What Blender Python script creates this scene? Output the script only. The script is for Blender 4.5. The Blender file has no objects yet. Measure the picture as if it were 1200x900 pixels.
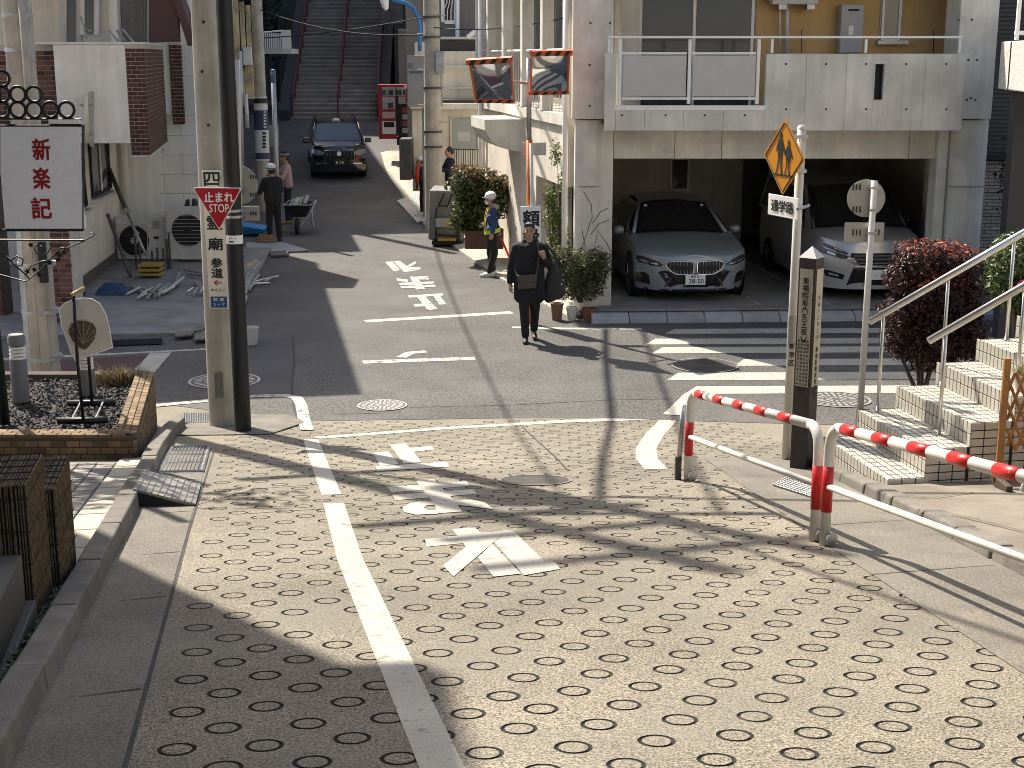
import bpy, bmesh, math, random
from mathutils import Vector, Matrix, noise
R = math.radians
rng = random.Random(7)
scene = bpy.context.scene
col = scene.collection

# ------------------------------------------------------------------ camera, sky, sun, exposure
FPX, PITCH, CAMZ = 1650.0, R(13.1), 4.1          # focal length in 1200-px units, downward tilt, eye height
cam_d = bpy.data.cameras.new('camera')
cam_d.sensor_width = 36.0
cam_d.lens = 36.0 * FPX / 1200.0
cam_d.clip_start, cam_d.clip_end = 0.1, 2000
cam = bpy.data.objects.new('camera', cam_d)
col.objects.link(cam)
cam.location = (0, 0, CAMZ)
cam.rotation_euler = (R(90) - PITCH, 0, 0)
scene.camera = cam

SUN_EL = R(48)
SUN_H = Vector((-0.58, 0.815, 0)).normalized()      # horizontal direction towards the sun
world = bpy.data.worlds.new('World')
scene.world = world
world.use_nodes = True
wn = world.node_tree
bg = wn.nodes['Background']
sky = wn.nodes.new('ShaderNodeTexSky')
sky.sky_type = 'NISHITA'
sky.sun_disc = False
sky.sun_elevation = SUN_EL
sky.sun_rotation = math.atan2(SUN_H.x, SUN_H.y)
sky.air_density, sky.dust_density, sky.ozone_density = 1.0, 3.0, 0.9
wn.links.new(sky.outputs[0], bg.inputs[0])
bg.inputs[1].default_value = 0.118
sun_d = bpy.data.lights.new('sun', 'SUN')
sun_d.energy = 5.0
sun_d.angle = R(0.55)
sun_d.color = (1.0, 0.92, 0.80)
sun = bpy.data.objects.new('sun', sun_d)
col.objects.link(sun)
sdir = SUN_H * math.cos(SUN_EL) + Vector((0, 0, math.sin(SUN_EL)))
sun.rotation_euler = sdir.to_track_quat('Z', 'Y').to_euler()
sun.location = (-20, 40, 40)
vs = scene.view_settings
vs.view_transform = 'Standard'
vs.look = 'None'
vs.gamma = 1
vs.use_curve_mapping = False
vs.exposure = 0.86
scene.cycles.filter_width = 0.95

# ------------------------------------------------------------------ helpers
CP, SP = math.cos(PITCH), math.sin(PITCH)
def ray(u, v):
    a, b = (u - 600) / FPX, (450 - v) / FPX
    return Vector((a, CP + b * SP, -SP + b * CP))
def at(u, v, y):                                   # point at distance y seen at (u, v)
    d = ray(u, v)
    return Vector((0, 0, CAMZ)) + d * (y / d.y)
def atz(u, v, z):                                  # point at height z seen at (u, v)
    d = ray(u, v)
    return Vector((0, 0, CAMZ)) + d * ((z - CAMZ) / d.z)
DS = Vector((-0.18, 0.9837, 0))                    # along the street, downhill
DN = Vector((0.9837, 0.18, 0))                     # across the street, to the right
def sn(s, n, z=0.0):
    p = DS * s + DN * n
    return Vector((p.x, p.y, z))
def to_sn(x, y):
    return (DS.x * x + DS.y * y, DN.x * x + DN.y * y)
RISE = [(26, 0), (34, .03), (39, .14), (43.7, .36), (48, .80), (52, 1.3), (56, 1.8), (64, 2.0)]
def gz(x, y):
    t = (15.7 - y) / 0.35
    z = 0.156 * 0.35 * (t if t > 30 else math.log1p(math.exp(t)) if t > -30 else 0.0)
    s = DS.x * x + DS.y * y
    if s > 26:
        for (a, za), (b, zb) in zip(RISE, RISE[1:]):
            if s <= b:
                return z + za + (zb - za) * (s - a) / (b - a)
        return z + 2.0
    return z
def gr(u, v, dz=0.0):                              # ground point seen at (u, v)
    d = ray(u, v)
    lo, hi = 1.0, 90.0
    for _ in range(46):
        m = (lo + hi) / 2
        if CAMZ + d.z * m > gz(d.x * m, d.y * m) + dz: lo = m
        else: hi = m
    return Vector((d.x * lo, d.y * lo, CAMZ + d.z * lo))
def on(x, y, dz=0.0):
    return Vector((x, y, gz(x, y) + dz))
def snz(s, n, dz=0.0):
    p = sn(s, n)
    return on(p.x, p.y, dz)

class MB:
    def __init__(self): self.v, self.f = [], []
    def add(self, vs, fs):
        o = len(self.v)
        self.v += [tuple(p) for p in vs]
        self.f += [tuple(o + i for i in f) for f in fs]
        return self
    def poly(self, pts): return self.add(pts, [tuple(range(len(pts)))])
    def hexa(self, b, t):                          # bottom 4 (ccw from above), top 4
        return self.add(list(b) + list(t), [(3, 2, 1, 0), (4, 5, 6, 7), (0, 1, 5, 4), (1, 2, 6, 5), (2, 3, 7, 6), (3, 0, 4, 7)])
    def box(self, c, s, rz=0.0, m=None):           # centre, full size
        hx, hy, hz = s[0] / 2, s[1] / 2, s[2] / 2
        P = [Vector((x, y, z)) for z in (-hz, hz) for x, y in ((-hx, -hy), (hx, -hy), (hx, hy), (-hx, hy))]
        M_ = m if m is not None else Matrix.Rotation(rz, 3, 'Z')
        P = [M_ @ p + Vector(c) for p in P]
        return self.hexa(P[:4], P[4:])
    def prism(self, pts, vec):                     # planar polygon pushed along vec
        n = len(pts); vec = Vector(vec)
        a = [Vector(p) for p in pts]; b = [p + vec for p in a]
        return self.add(a + b, [tuple(range(n))[::-1], tuple(range(n, 2 * n))] + [(i, (i + 1) % n, n + (i + 1) % n, n + i) for i in range(n)])
    def tube(self, pts, r, n=8, caps=True, closed=False):
        pts = [Vector(p) for p in pts]
        k = len(pts); rs = r if isinstance(r, (list, tuple)) else [r] * k
        vs_, up = [], None
        for i, p in enumerate(pts):
            if closed: t = pts[(i + 1) % k] - pts[i - 1]
            else: t = pts[min(i + 1, k - 1)] - pts[max(i - 1, 0)]
            t = t.normalized() if t.length > 1e-9 else Vector((0, 0, 1))
            if up is None:
                up = Vector((0, 0, 1)) if abs(t.z) < .9 else Vector((1, 0, 0))
            x = up - t * up.dot(t)
            if x.length < 1e-6: x = t.orthogonal()
            x.normalize(); up = x; y = t.cross(x)
            for j in range(n):
                a = 2 * math.pi * j / n
                vs_.append(p + (x * math.cos(a) + y * math.sin(a)) * rs[i])
        fs = []
        for i in range(k if closed else k - 1):
            i2 = (i + 1) % k
            for j in range(n):
                fs.append((i * n + j, i * n + (j + 1) % n, i2 * n + (j + 1) % n, i2 * n + j))
        if caps and not closed:
            fs += [tuple(range(n))[::-1], tuple((k - 1) * n + j for j in range(n))]
        return self.add(vs_, fs)
    def lathe(self, prof, c=(0, 0, 0), n=20, axis=None, cap=True):   # prof: (radius, height)
        c = Vector(c); ax = Vector(axis).normalized() if axis is not None else Vector((0, 0, 1))
        x = ax.orthogonal().normalized(); y = ax.cross(x)
        vs_ = [c + ax * h + (x * math.cos(2 * math.pi * j / n) + y * math.sin(2 * math.pi * j / n)) * r for r, h in prof for j in range(n)]
        fs = [(i * n + j, i * n + (j + 1) % n, (i + 1) * n + (j + 1) % n, (i + 1) * n + j) for i in range(len(prof) - 1) for j in range(n)]
        if cap: fs += [tuple(range(n))[::-1], tuple((len(prof) - 1) * n + j for j in range(n))]
        return self.add(vs_, fs)
    def grid(self, fn, nu, nv):
        vs_ = [fn(i / nu, j / nv) for j in range(nv + 1) for i in range(nu + 1)]
        fs = [(j * (nu + 1) + i, j * (nu + 1) + i + 1, (j + 1) * (nu + 1) + i + 1, (j + 1) * (nu + 1) + i) for j in range(nv) for i in range(nu)]
        return self.add(vs_, fs)
    def mesh(self, name):
        me = bpy.data.meshes.new(name)
        me.from_pydata(self.v, [], self.f)
        me.update()
        return me

def link(name, me, parent=None, local=False):
    o = bpy.data.objects.new(name, me)
    col.objects.link(o)
    if parent is not None:
        o.parent = parent
        if not local:
            o.matrix_parent_inverse = WORLD.get(parent.name, Matrix.Identity(4)).inverted()
    return o
WORLD = {}                                         # world matrix of empties and moved objects
def fin(o, smooth=False, bevel=0.0, seg=2, angle=40):
    me = o.data
    bm = bmesh.new(); bm.from_mesh(me)
    bmesh.ops.recalc_face_normals(bm, faces=bm.faces)
    bm.to_mesh(me); bm.free()
    if smooth:
        for p in me.polygons: p.use_smooth = True
        if smooth == 'auto':
            try: me.set_sharp_from_angle(angle=R(angle))
            except Exception: pass
    if bevel:
        b = o.modifiers.new('bevel', 'BEVEL'); b.width = bevel; b.segments = seg; b.limit_method = 'ANGLE'; b.angle_limit = R(35)
    return o
def tag(o, label=None, cat=None, group=None, kind=None):
    if label: o['label'] = label
    if cat: o['category'] = cat
    if group: o['group'] = group
    if kind: o['kind'] = kind
    return o
def part(name, mb, m, parent, local=False, smooth=False, bevel=0.0, label=None, kind=None):
    o = link(name, mb.mesh(name), parent, local)
    o.data.materials.append(m)
    fin(o, smooth, bevel)
    return tag(o, label, kind=kind)
def thing(name, mb, m, label, cat, group=None, smooth=False, bevel=0.0, kind=None):   # a thing that is one mesh
    xs = [p[0] for p in mb.v]; ys = [p[1] for p in mb.v]; z0 = min(p[2] for p in mb.v)
    c = Vector(((min(xs) + max(xs)) / 2, (min(ys) + max(ys)) / 2, z0))
    mb.v = [(p[0] - c.x, p[1] - c.y, p[2] - c.z) for p in mb.v]
    o = link(name, mb.mesh(name)); o.location = c
    WORLD[o.name] = Matrix.Translation(c)
    o.data.materials.append(m)
    fin(o, smooth, bevel)
    return tag(o, label, cat, group, kind)
def struct(name, mb, m, smooth=False, bevel=0.0, kind='structure', label=None):
    o = link(name, mb.mesh(name)); o.data.materials.append(m)
    fin(o, smooth, bevel)
    return tag(o, label, kind=kind)
def root(name, label, cat, loc, rz=0.0, group=None):
    o = bpy.data.objects.new(name, None); col.objects.link(o)
    o.empty_display_size = .1
    o.location = loc; o.rotation_euler = (0, 0, rz)
    WORLD[o.name] = Matrix.Translation(Vector(loc)) @ Matrix.Rotation(rz, 4, 'Z')
    return tag(o, label, cat, group)
def piece(name, me, parent, mat4):                 # shared-mesh piece placed in world space under a parent
    o = bpy.data.objects.new(name, me); col.objects.link(o)
    o.parent = parent
    o.matrix_parent_inverse = WORLD.get(parent.name, Matrix.Identity(4)).inverted()
    o.matrix_basis = mat4
    return o
def unit_box(sx, sy, sz, m, bevel=0.0):
    me = MB().box((0, 0, 0), (sx, sy, sz)).mesh('piece')
    if bevel:
        bm = bmesh.new(); bm.from_mesh(me)
        bmesh.ops.bevel(bm, geom=bm.edges[:], offset=bevel, segments=1, affect='EDGES')
        bm.to_mesh(me); bm.free()
    me.materials.append(m)
    return me
def frame4(o, ux, uy, uz):
    return Matrix(((ux[0], uy[0], uz[0], o[0]), (ux[1], uy[1], uz[1], o[1]), (ux[2], uy[2], uz[2], o[2]), (0, 0, 0, 1)))

_tc = {}
def glyphs(s, bold=0.0):                           # flat mesh of one line of text, height 1, centred
    k = (s, bold)
    if k not in _tc:
        c = bpy.data.curves.new('t', 'FONT'); c.body = s; c.offset = bold; c.resolution_u = 3
        o = bpy.data.objects.new('t', c); col.objects.link(o)
        me = o.evaluated_get(bpy.context.evaluated_depsgraph_get()).to_mesh()
        vs_ = [v.co.copy() for v in me.vertices]; fs = [tuple(p.vertices) for p in me.polygons]
        xs = [v.x for v in vs_] or [0]; ys = [v.y for v in vs_] or [0]
        cx, cy = (min(xs) + max(xs)) / 2, (min(ys) + max(ys)) / 2
        _tc[k] = ([(v.x - cx, v.y - cy) for v in vs_], fs, max(xs) - min(xs), max(ys) - min(ys))
        bpy.data.objects.remove(o); bpy.data.curves.remove(c)
    return _tc[k]
def write(mb, s, c, ux, uy, w, h, bold=0.0):       # text fitted into a w x h rectangle centred on c
    vs_, fs, tw, th = glyphs(s)
    if not vs_: return
    a, b = w / tw, h / th
    c, ux, uy = Vector(c), Vector(ux), Vector(uy); n = ux.cross(uy)
    k = bold * h * .8                               # heavier strokes: the glyph laid again slightly to the side
    for j, (dx, dy) in enumerate(((0, 0),) if not bold else ((k, k), (-k, k), (k, -k), (-k, -k), (0, 0))):
        mb.add([c + ux * (x * a + dx) + uy * (y * b + dy) + n * (.0004 * j) for x, y in vs_], fs)
def column(mb, s, top, ux, uy, w, pitch, h=None, bold=0.02):   # characters one below the other
    h = h or w
    for i, ch in enumerate(s):
        if ch != ' ': write(mb, ch, Vector(top) - Vector(uy) * (pitch * (i + .5)), ux, uy, w, h, bold)

# ------------------------------------------------------------------ materials
MATS = {}
def mat(name, base=(.5, .5, .5), rough=.65, metal=0.0, var=.12, vscale=3.0, fine=.08, fscale=90.0, bump=.15, bscale=120.0,
        streak=0.0, rnd=0.0, spec=.5, dirt=None, dirt_amt=0.0, dirt_scale=1.2, dlo=.45, dhi=.72, coat=0.0, trans=0.0, bdist=.01):
    if name in MATS: return MATS[name]
    m = bpy.data.materials.new(name); m.use_nodes = True
    nt = m.node_tree; N = nt.nodes; L = nt.links
    b = N['Principled BSDF']
    b.inputs['Roughness'].default_value = rough
    b.inputs['Metallic'].default_value = metal
    b.inputs['Specular IOR Level'].default_value = spec
    b.inputs['Coat Weight'].default_value = coat
    b.inputs['Coat Roughness'].default_value = .05
    b.inputs['Transmission Weight'].default_value = trans
    geo = N.new('ShaderNodeNewGeometry')
    def nz(scale, detail, vec=None, rough_=.55):
        n = N.new('ShaderNodeTexNoise'); n.inputs['Scale'].default_value = scale
        n.inputs['Detail'].default_value = detail; n.inputs['Roughness'].default_value = rough_
        L.new(vec or geo.outputs['Position'], n.inputs['Vector'])
        return n.outputs['Fac']
    def ramp(fac, lo, hi, a=.3, c=.7):
        r = N.new('ShaderNodeMapRange'); r.inputs[1].default_value = a; r.inputs[2].default_value = c
        r.inputs[3].default_value = lo; r.inputs[4].default_value = hi
        L.new(fac, r.inputs[0]); return r.outputs[0]
    def mul(a, c):
        x = N.new('ShaderNodeMath'); x.operation = 'MULTIPLY'
        L.new(a, x.inputs[0]); L.new(c, x.inputs[1]); return x.outputs[0]
    f = ramp(nz(vscale, 5), 1 - var, 1 + var)
    if fine: f = mul(f, ramp(nz(fscale, 3, rough_=.8), 1 - fine, 1 + fine * .8, .36, .64))
    if streak:
        mp = N.new('ShaderNodeMapping'); mp.inputs['Scale'].default_value = (9, 9, .55)
        L.new(geo.outputs['Position'], mp.inputs['Vector'])
        f = mul(f, ramp(nz(1.0, 4, mp.outputs[0]), 1 - streak, 1 + streak * .5))
    if rnd:
        oi = N.new('ShaderNodeObjectInfo')
        f = mul(f, ramp(oi.outputs['Random'], 1 - rnd, 1 + rnd, 0, 1))
    mx = N.new('ShaderNodeMix'); mx.data_type = 'RGBA'; mx.blend_type = 'MULTIPLY'
    mx.inputs[0].default_value = 1.0
    mx.inputs[6].default_value = (*base, 1)
    cb = N.new('ShaderNodeCombineColor')
    for i in range(3): L.new(f, cb.inputs[i])
    L.new(cb.outputs[0], mx.inputs[7])
    out = mx.outputs[2]
    if dirt is not None:
        d = N.new('ShaderNodeMix'); d.data_type = 'RGBA'
        L.new(ramp(nz(dirt_scale, 7, rough_=.65), 0, dirt_amt, dlo, dhi), d.inputs[0])
        L.new(out, d.inputs[6]); d.inputs[7].default_value = (*dirt, 1)
        out = d.outputs[2]
    L.new(out, b.inputs['Base Color'])
    if bump:
        bp = N.new('ShaderNodeBump'); bp.inputs['Strength'].default_value = bump; bp.inputs['Distance'].default_value = bdist
        L.new(nz(bscale, 4), bp.inputs['Height']); L.new(bp.outputs[0], b.inputs['Normal'])
    MATS[name] = m
    return m
def glass(name, base=(.02, .025, .03), rough=.06, alpha=None):
    m = mat(name, base, rough, var=.05, fine=0, bump=0, spec=.8)
    return m
def leafmat(name, base, base2, trans=.35):
    if name in MATS: return MATS[name]
    m = bpy.data.materials.new(name); m.use_nodes = True
    nt = m.node_tree; N = nt.nodes; L = nt.links
    for n in list(N): N.remove(n)
    o = N.new('ShaderNodeOutputMaterial'); ms = N.new('ShaderNodeMixShader'); d = N.new('ShaderNodeBsdfPrincipled'); t = N.new('ShaderNodeBsdfTranslucent')
    geo = N.new('ShaderNodeNewGeometry'); nz = N.new('ShaderNodeTexNoise'); nz.inputs['Scale'].default_value = 14; nz.inputs['Detail'].default_value = 3
    mr = N.new('ShaderNodeMapRange'); mr.inputs[1].default_value = .38; mr.inputs[2].default_value = .62
    mx = N.new('ShaderNodeMix'); mx.data_type = 'RGBA'
    mx.inputs[6].default_value = (*base, 1); mx.inputs[7].default_value = (*base2, 1)
    L.new(geo.outputs['Position'], nz.inputs['Vector']); L.new(nz.outputs['Fac'], mr.inputs[0]); L.new(mr.outputs[0], mx.inputs[0])
    d.inputs['Roughness'].default_value = .45
    L.new(mx.outputs[2], d.inputs['Base Color']); L.new(mx.outputs[2], t.inputs['Color'])
    ms.inputs[0].default_value = trans
    L.new(d.outputs[0], ms.inputs[1]); L.new(t.outputs[0], ms.inputs[2]); L.new(ms.outputs[0], o.inputs['Surface'])
    MATS[name] = m
    return m

m_slope = mat('slope_concrete', (.205, .180, .135), .85, var=.30, vscale=.8, fine=.95, fscale=100, bump=.7, bscale=110, dirt=(.17, .165, .13), dirt_amt=.65, dirt_scale=1.3, bdist=.008)
m_slope2 = mat('gutter_concrete', (.155, .140, .112), .85, var=.30, vscale=1.3, fine=.58, fscale=80, bump=.5, bscale=220, dirt=(.17, .155, .13), dirt_amt=.6, dirt_scale=2.2, bdist=.006)
m_groove = mat('groove_dirt', (.017, .016, .014), .95, var=.3, vscale=30, bump=0)
m_asphalt = mat('asphalt', (.078, .074, .069), .82, var=.24, vscale=.55, fine=.95, fscale=38, bump=.7, bscale=70, dirt=(.125, .118, .108), dirt_amt=.6, dirt_scale=.9, bdist=.006)
m_asphalt_red = mat('maroon_asphalt', (.075, .03, .032), .85, var=.2, vscale=1.1, fine=.4, fscale=240, bump=.5, bscale=240, dirt=(.09, .07, .07), dirt_amt=.5)
m_patch = mat('asphalt_patch', (.075, .075, .077), .85, var=.18, vscale=1.3, fine=.45, fscale=240, bump=.5, bscale=240)
m_paint = mat('road_paint', (.42, .398, .335), .7, var=.14, vscale=2.2, fine=.16, fscale=90, bump=.3, bscale=160, dirt=(.20, .18, .145), dirt_amt=.85, dirt_scale=13, dlo=.585, dhi=.64)
m_paint_old = mat('worn_road_paint', (.48, .455, .40), .75, var=.2, vscale=5, fine=.2, fscale=90, bump=.3, dirt=(.12, .115, .11), dirt_amt=.95, dirt_scale=9, dlo=.50, dhi=.60)
m_kerb = mat('kerb_concrete', (.18, .165, .138), .9, var=.22, vscale=4, fine=.25, fscale=150, bump=.6, bscale=150, rnd=.12, dirt=(.10, .095, .08), dirt_amt=.7, dirt_scale=5)
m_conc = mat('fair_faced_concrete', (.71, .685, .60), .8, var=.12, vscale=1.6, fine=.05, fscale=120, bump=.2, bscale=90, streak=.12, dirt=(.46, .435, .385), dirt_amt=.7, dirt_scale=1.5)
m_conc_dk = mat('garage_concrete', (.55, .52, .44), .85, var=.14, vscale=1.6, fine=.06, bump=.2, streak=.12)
m_floor = mat('garage_floor', (.28, .265, .235), .8, var=.2, vscale=1.6, fine=.2, fscale=160, bump=.3, dirt=(.11, .105, .10), dirt_amt=.6, dirt_scale=1.3)
m_yard = mat('yard_concrete', (.24, .235, .225), .85, var=.2, vscale=1.2, fine=.2, fscale=160, bump=.4, dirt=(.11, .105, .1), dirt_amt=.7, dirt_scale=1.8)
m_joint = mat('dark_joint', (.05, .047, .042), .95, var=.2, bump=0)
m_cast = mat('cast_iron', (.10, .095, .09), .6, metal=.5, var=.25, vscale=12, fine=.2, bump=.4)
m_castlt = mat('worn_steel_relief', (.42, .41, .39), .5, metal=.5, var=.2, vscale=10, bump=.3)
m_galv = mat('galvanised_steel', (.46, .47, .47), .42, metal=.8, var=.16, vscale=7, fine=.08, bump=.1, dirt=(.22, .2, .18), dirt_amt=.4, dirt_scale=6)
m_stainless = mat('stainless_rail', (.62, .61, .58), .28, metal=.95, var=.08, vscale=10, fine=.05, bump=.05)
m_white = mat('white_paint', (.60, .585, .53), .45, var=.07, vscale=4, fine=.04, bump=.1, dirt=(.45, .42, .36), dirt_amt=.3, dirt_scale=9)
m_white_cl = mat('white_enamel', (.86, .85, .80), .4, var=.05, vscale=3, fine=.02, bump=.05)
m_red = mat('red_reflective_paint', (.52, .016, .016), .38, var=.10, vscale=9, fine=.05, bump=.08, dirt=(.40, .30, .26), dirt_amt=.7, dirt_scale=22, dlo=.62, dhi=.68)
m_black = mat('black_steel', (.008, .008, .0085), .5, var=.2, vscale=9, fine=.1, bump=.12, bscale=60)
m_blackp = mat('black_plastic', (.018, .018, .018), .6, var=.2, vscale=9, bump=.15)
m_ink = mat('black_ink', (.012, .012, .012), .6, var=.1, bump=0)
m_poleconc = mat('pole_concrete', (.48, .435, .36), .85, var=.12, vscale=2.5, fine=.10, fscale=130, bump=.3, streak=.22, dirt=(.24, .22, .19), dirt_amt=.6, dirt_scale=3)
m_orange = mat('orange_paint', (.62, .16, .035), .5, var=.1, vscale=5, bump=.1, dirt=(.3, .12, .06), dirt_amt=.3, dirt_scale=8)
m_rubber = mat('black_rubber', (.02, .02, .02), .8, var=.2, bump=.2)
m_glass = glass('dark_window_glass')
m_alu = mat('aluminium_frame', (.62, .61, .58), .45, metal=.3, var=.06, bump=.05)
m_soil = mat('soil', (.05, .04, .03), .95, var=.3, vscale=20, bump=.8, bscale=60)
# ------------------------------------------------------------------ ground, roads, pavements
def frange(a, b, st):
    n = max(1, int(round((b - a) / st)))
    return [a + (b - a) * i / n for i in range(n + 1)]
def bound(x):                                      # where the concrete slope ends and the asphalt begins
    P = [(-60, 16.9), (-4.3, 16.55), (-3.2, 16.0), (-2.5, 15.5), (0, 15.72), (1, 15.72), (3.7, 15.2), (60, 15.2)]
    for (a, ya), (b, yb) in zip(P, P[1:]):
        if x <= b: return ya + (yb - ya) * (x - a) / (b - a)
    return 15.2
def sheet(xs, ys, dz):                             # ys: list or function of x giving list
    mb = MB(); nx = len(xs); ny = len(ys(xs[0])) if callable(ys) else len(ys)
    for x in xs:
        for y in (ys(x) if callable(ys) else ys): mb.v.append((x, y, gz(x, y) + dz))
    for i in range(nx - 1):
        for j in range(ny - 1):
            mb.f.append((i * ny + j, (i + 1) * ny + j, (i + 1) * ny + j + 1, i * ny + j + 1))
    return mb
def resample(pts, st=.2):
    out = [Vector(pts[0][:2])]
    for a, b in zip(pts, pts[1:]):
        a, b = Vector(a[:2]), Vector(b[:2]); k = max(1, int((b - a).length / st))
        out += [a.lerp(b, i / k) for i in range(1, k + 1)]
    return out
def strip(mb, pts, w, dz, st=.2, taper=None):
    q = resample(pts, st); vs_ = []
    for i, p in enumerate(q):
        t = (q[min(i + 1, len(q) - 1)] - q[max(i - 1, 0)]).normalized(); nrm = Vector((-t.y, t.x))
        hw = (w(i / (len(q) - 1)) if callable(w) else w) / 2
        for sgn in (-1, 1):
            c = p + nrm * hw * sgn; vs_.append(on(c.x, c.y, dz))
    mb.add(vs_, [(2 * i, 2 * i + 1, 2 * i + 3, 2 * i + 2) for i in range(len(q) - 1)])
    return mb
def px(mb, pts, dz, sc=1.0, ou=0.0, ov=0.0):       # painted area outlined by points of the road surface
    mb.poly([gr(ou + u / sc, ov + v / sc, dz) for u, v in pts]); return mb

ys_f = [-30, -20, -10, -5, 0] + frange(1, 14, 1) + frange(14.25, 17.5, .25) + frange(18, 62, 1) + [70, 90, 140, 300]
ground = struct('ground', sheet([-200, -80, -40, -20] + frange(-16, 16, 2) + [20, 40, 80, 200], ys_f, -.05), m_yard)

# the concrete slope: a crust with round holes, a dirty groove in each hole
CW, CH, RO, RI, NSEG = .30, .217, .069, .0525, 16
S0, N0 = 4.837, 1.318                              # one ring centre
mb_crust, ring_spots = MB(), []
circ = [(math.cos(2 * math.pi * k / NSEG), math.sin(2 * math.pi * k / NSEG)) for k in range(NSEG)]
for r in range(-34, 60):
    s = S0 + r * CH
    for c in range(-17, 20):
        n = N0 + c * CW + (CW / 2 if r % 2 else 0)
        p = sn(s, n)
        if p.y > bound(p.x) + .45 or n > 6.9 or n < (-1.35 if s < 14 else -3.6): continue
        lim = 3.55 if s < 9.6 else (4.15 if s < 11.6 else 5.2)
        has = (-.36 < n < lim) and p.y < bound(p.x) - .10 and s > 2.0 and (s < 14.75 or n > .55 or s > 15.0) and rng.random() > .006
        cor = [(-.5, -.5), (0, -.5), (.5, -.5), (.5, .5), (0, .5), (-.5, .5)]
        C = []
        for a, b in cor:
            q = sn(s + b * CH, n + a * CW); C.append(on(q.x, q.y))
        if not has:
            mb_crust.add(C, [(0, 1, 4, 5), (1, 2, 3, 4)]); continue
        js, jn = rng.gauss(0, .008), rng.gauss(0, .008)
        ctr = sn(s + js, n + jn); ring_spots.append((ctr.x, ctr.y))
        o = [on(ctr.x + RO * a, ctr.y + RO * b) for a, b in circ]
        i_ = [on(ctr.x + RI * a, ctr.y + RI * b) for a, b in circ]
        # outer fill: connect each circle vertex to its nearest corner sector
        base = len(mb_crust.v)
        mb_crust.v += [tuple(v) for v in C] + [tuple(v) for v in o] + [tuple(v) for v in i_]
        angs = [math.atan2(v.y - ctr.y, v.x - ctr.x) % (2 * math.pi) for v in C]
        order = sorted(range(6), key=lambda k: angs[k])
        own = []
        for k in range(NSEG):
            am = (2 * math.pi * (k + .5) / NSEG)
            own.append(min(range(6), key=lambda q: abs((angs[q] - am + math.pi) % (2 * math.pi) - math.pi)))
        for k in range(NSEG):
            k2 = (k + 1) % NSEG
            mb_crust.f.append((base + 6 + k, base + own[k], base + 6 + k2))
            if own[k] != own[k2]:
                mb_crust.f.append((base + 6 + k2, base + own[k], base + own[k2]))
        mb_crust.f.append(tuple(base + 6 + NSEG + k for k in range(NSEG)))
slope = struct('road_slope', mb_crust, m_slope)
V3_ = Vector
mb_g = MB()
prof = [(RO + .001, .0), ((RO + RI) / 2, -.008), (RI - .001, .0)]
mb_g.add([Vector((r_ * a, r_ * b, h)) for r_, h in prof for a, b in circ],
         [(i * NSEG + k, i * NSEG + (k + 1) % NSEG, (i + 1) * NSEG + (k + 1) % NSEG, (i + 1) * NSEG + k) for i in range(2) for k in range(NSEG)])
me_groove = mb_g.mesh('ring_groove'); me_groove.materials.append(m_groove)
m_dusty = mat('dust_filled_groove', (.045, .04, .033), .95, var=.5, vscale=22, bump=0)
me_dusty = me_groove.copy(); me_dusty.materials.clear(); me_dusty.materials.append(m_dusty)
ring_spots.sort(key=lambda q: q[1])
far_g = MB()
for k, (x, y) in enumerate(ring_spots):
    sl = math.atan((gz(x, y + .1) - gz(x, y - .1)) / .2)
    M4 = Matrix.Translation(on(x, y, -.0008)) @ Matrix.Rotation(sl, 4, 'X')
    if k < 290: piece('ring_groove', me_dusty if noise.noise(V3_((x * .9, y * .9, 3))) > .30 else me_groove, slope, M4)
    else: far_g.add([M4 @ Vector(v) for v in mb_g.v], mb_g.f)
part('ring_grooves', far_g, m_groove, slope, kind='stuff')
mb = MB()                                          # tar-like joints in the slab
strip(mb, [gr(612, 500), gr(650, 535), gr(666, 552)], .02, .002)
part('slab_joint', mb, m_joint, slope)
for pts in ([gr(300, 548), gr(470, 541), gr(640, 537), gr(860, 553)], [gr(290, 602), gr(560, 585), gr(800, 581)], [gr(230, 592), gr(300, 573), gr(400, 566), gr(560, 556)]):
    part('slab_joint', strip(MB(), pts, .010, .0015), m_groove, slope)

# asphalt
def ys_a(x):
    b = bound(x); return [b, b + .12, b + .3, b + .5, b + .8, b + 1.2, b + 2] + frange(19, 70, 1)
asphalt = struct('asphalt_road', sheet(frange(-40, -5, 2.5) + frange(-4.5, 6, .5) + frange(7, 40, 3), ys_a, .004), m_asphalt)
# slab apron at the left corner under the two poles
apron = struct('corner_apron', MB().poly([on(*p, .010) for p in ((-3.62, 14.2), (-2.55, 14.35), (-2.34, 15.4), (-2.6, 15.9), (-3.35, 15.95), (-3.66, 15.2))]), m_kerb)
# gutters
def nstrip(n0, n1, s0, s1, dz, st=.4, name='gutter', m=m_slope2, lift=0.0):
    mb = MB(); ss = frange(s0, s1, st)
    for s in ss: mb.v += [tuple(snz(s, n0, dz + lift)), tuple(snz(s, n1, dz))]
    mb.f += [(2 * i, 2 * i + 1, 2 * i + 3, 2 * i + 2) for i in range(len(ss) - 1)]
    return struct(name, mb, m)
gut = nstrip(-.92, -.51, -4, 13.2, .005, name='gutter', lift=.006)
part('gutter_joint', strip(MB(), [sn(-4, -.50), sn(9, -.50), sn(13.2, -.47)], .016, .003), m_joint, gut)
for s in (3.9, 5.25, 6.9, 8.1, 9.6, 11.2):
    part('gutter_joint', strip(MB(), [sn(s, -.9), sn(s + .12, -.52)], .012, .0085), m_joint, gut)
KX = lambda y: 2.66 + (10.5 - y) * .045            # right-hand kerb line
mb = MB()
for y in frange(-4, 12.4, .4): mb.v += [tuple(on(KX(y) - .82 + max(0, 8 - y) * .02, y, .004)), tuple(on(KX(y), y, .007))]
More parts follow.
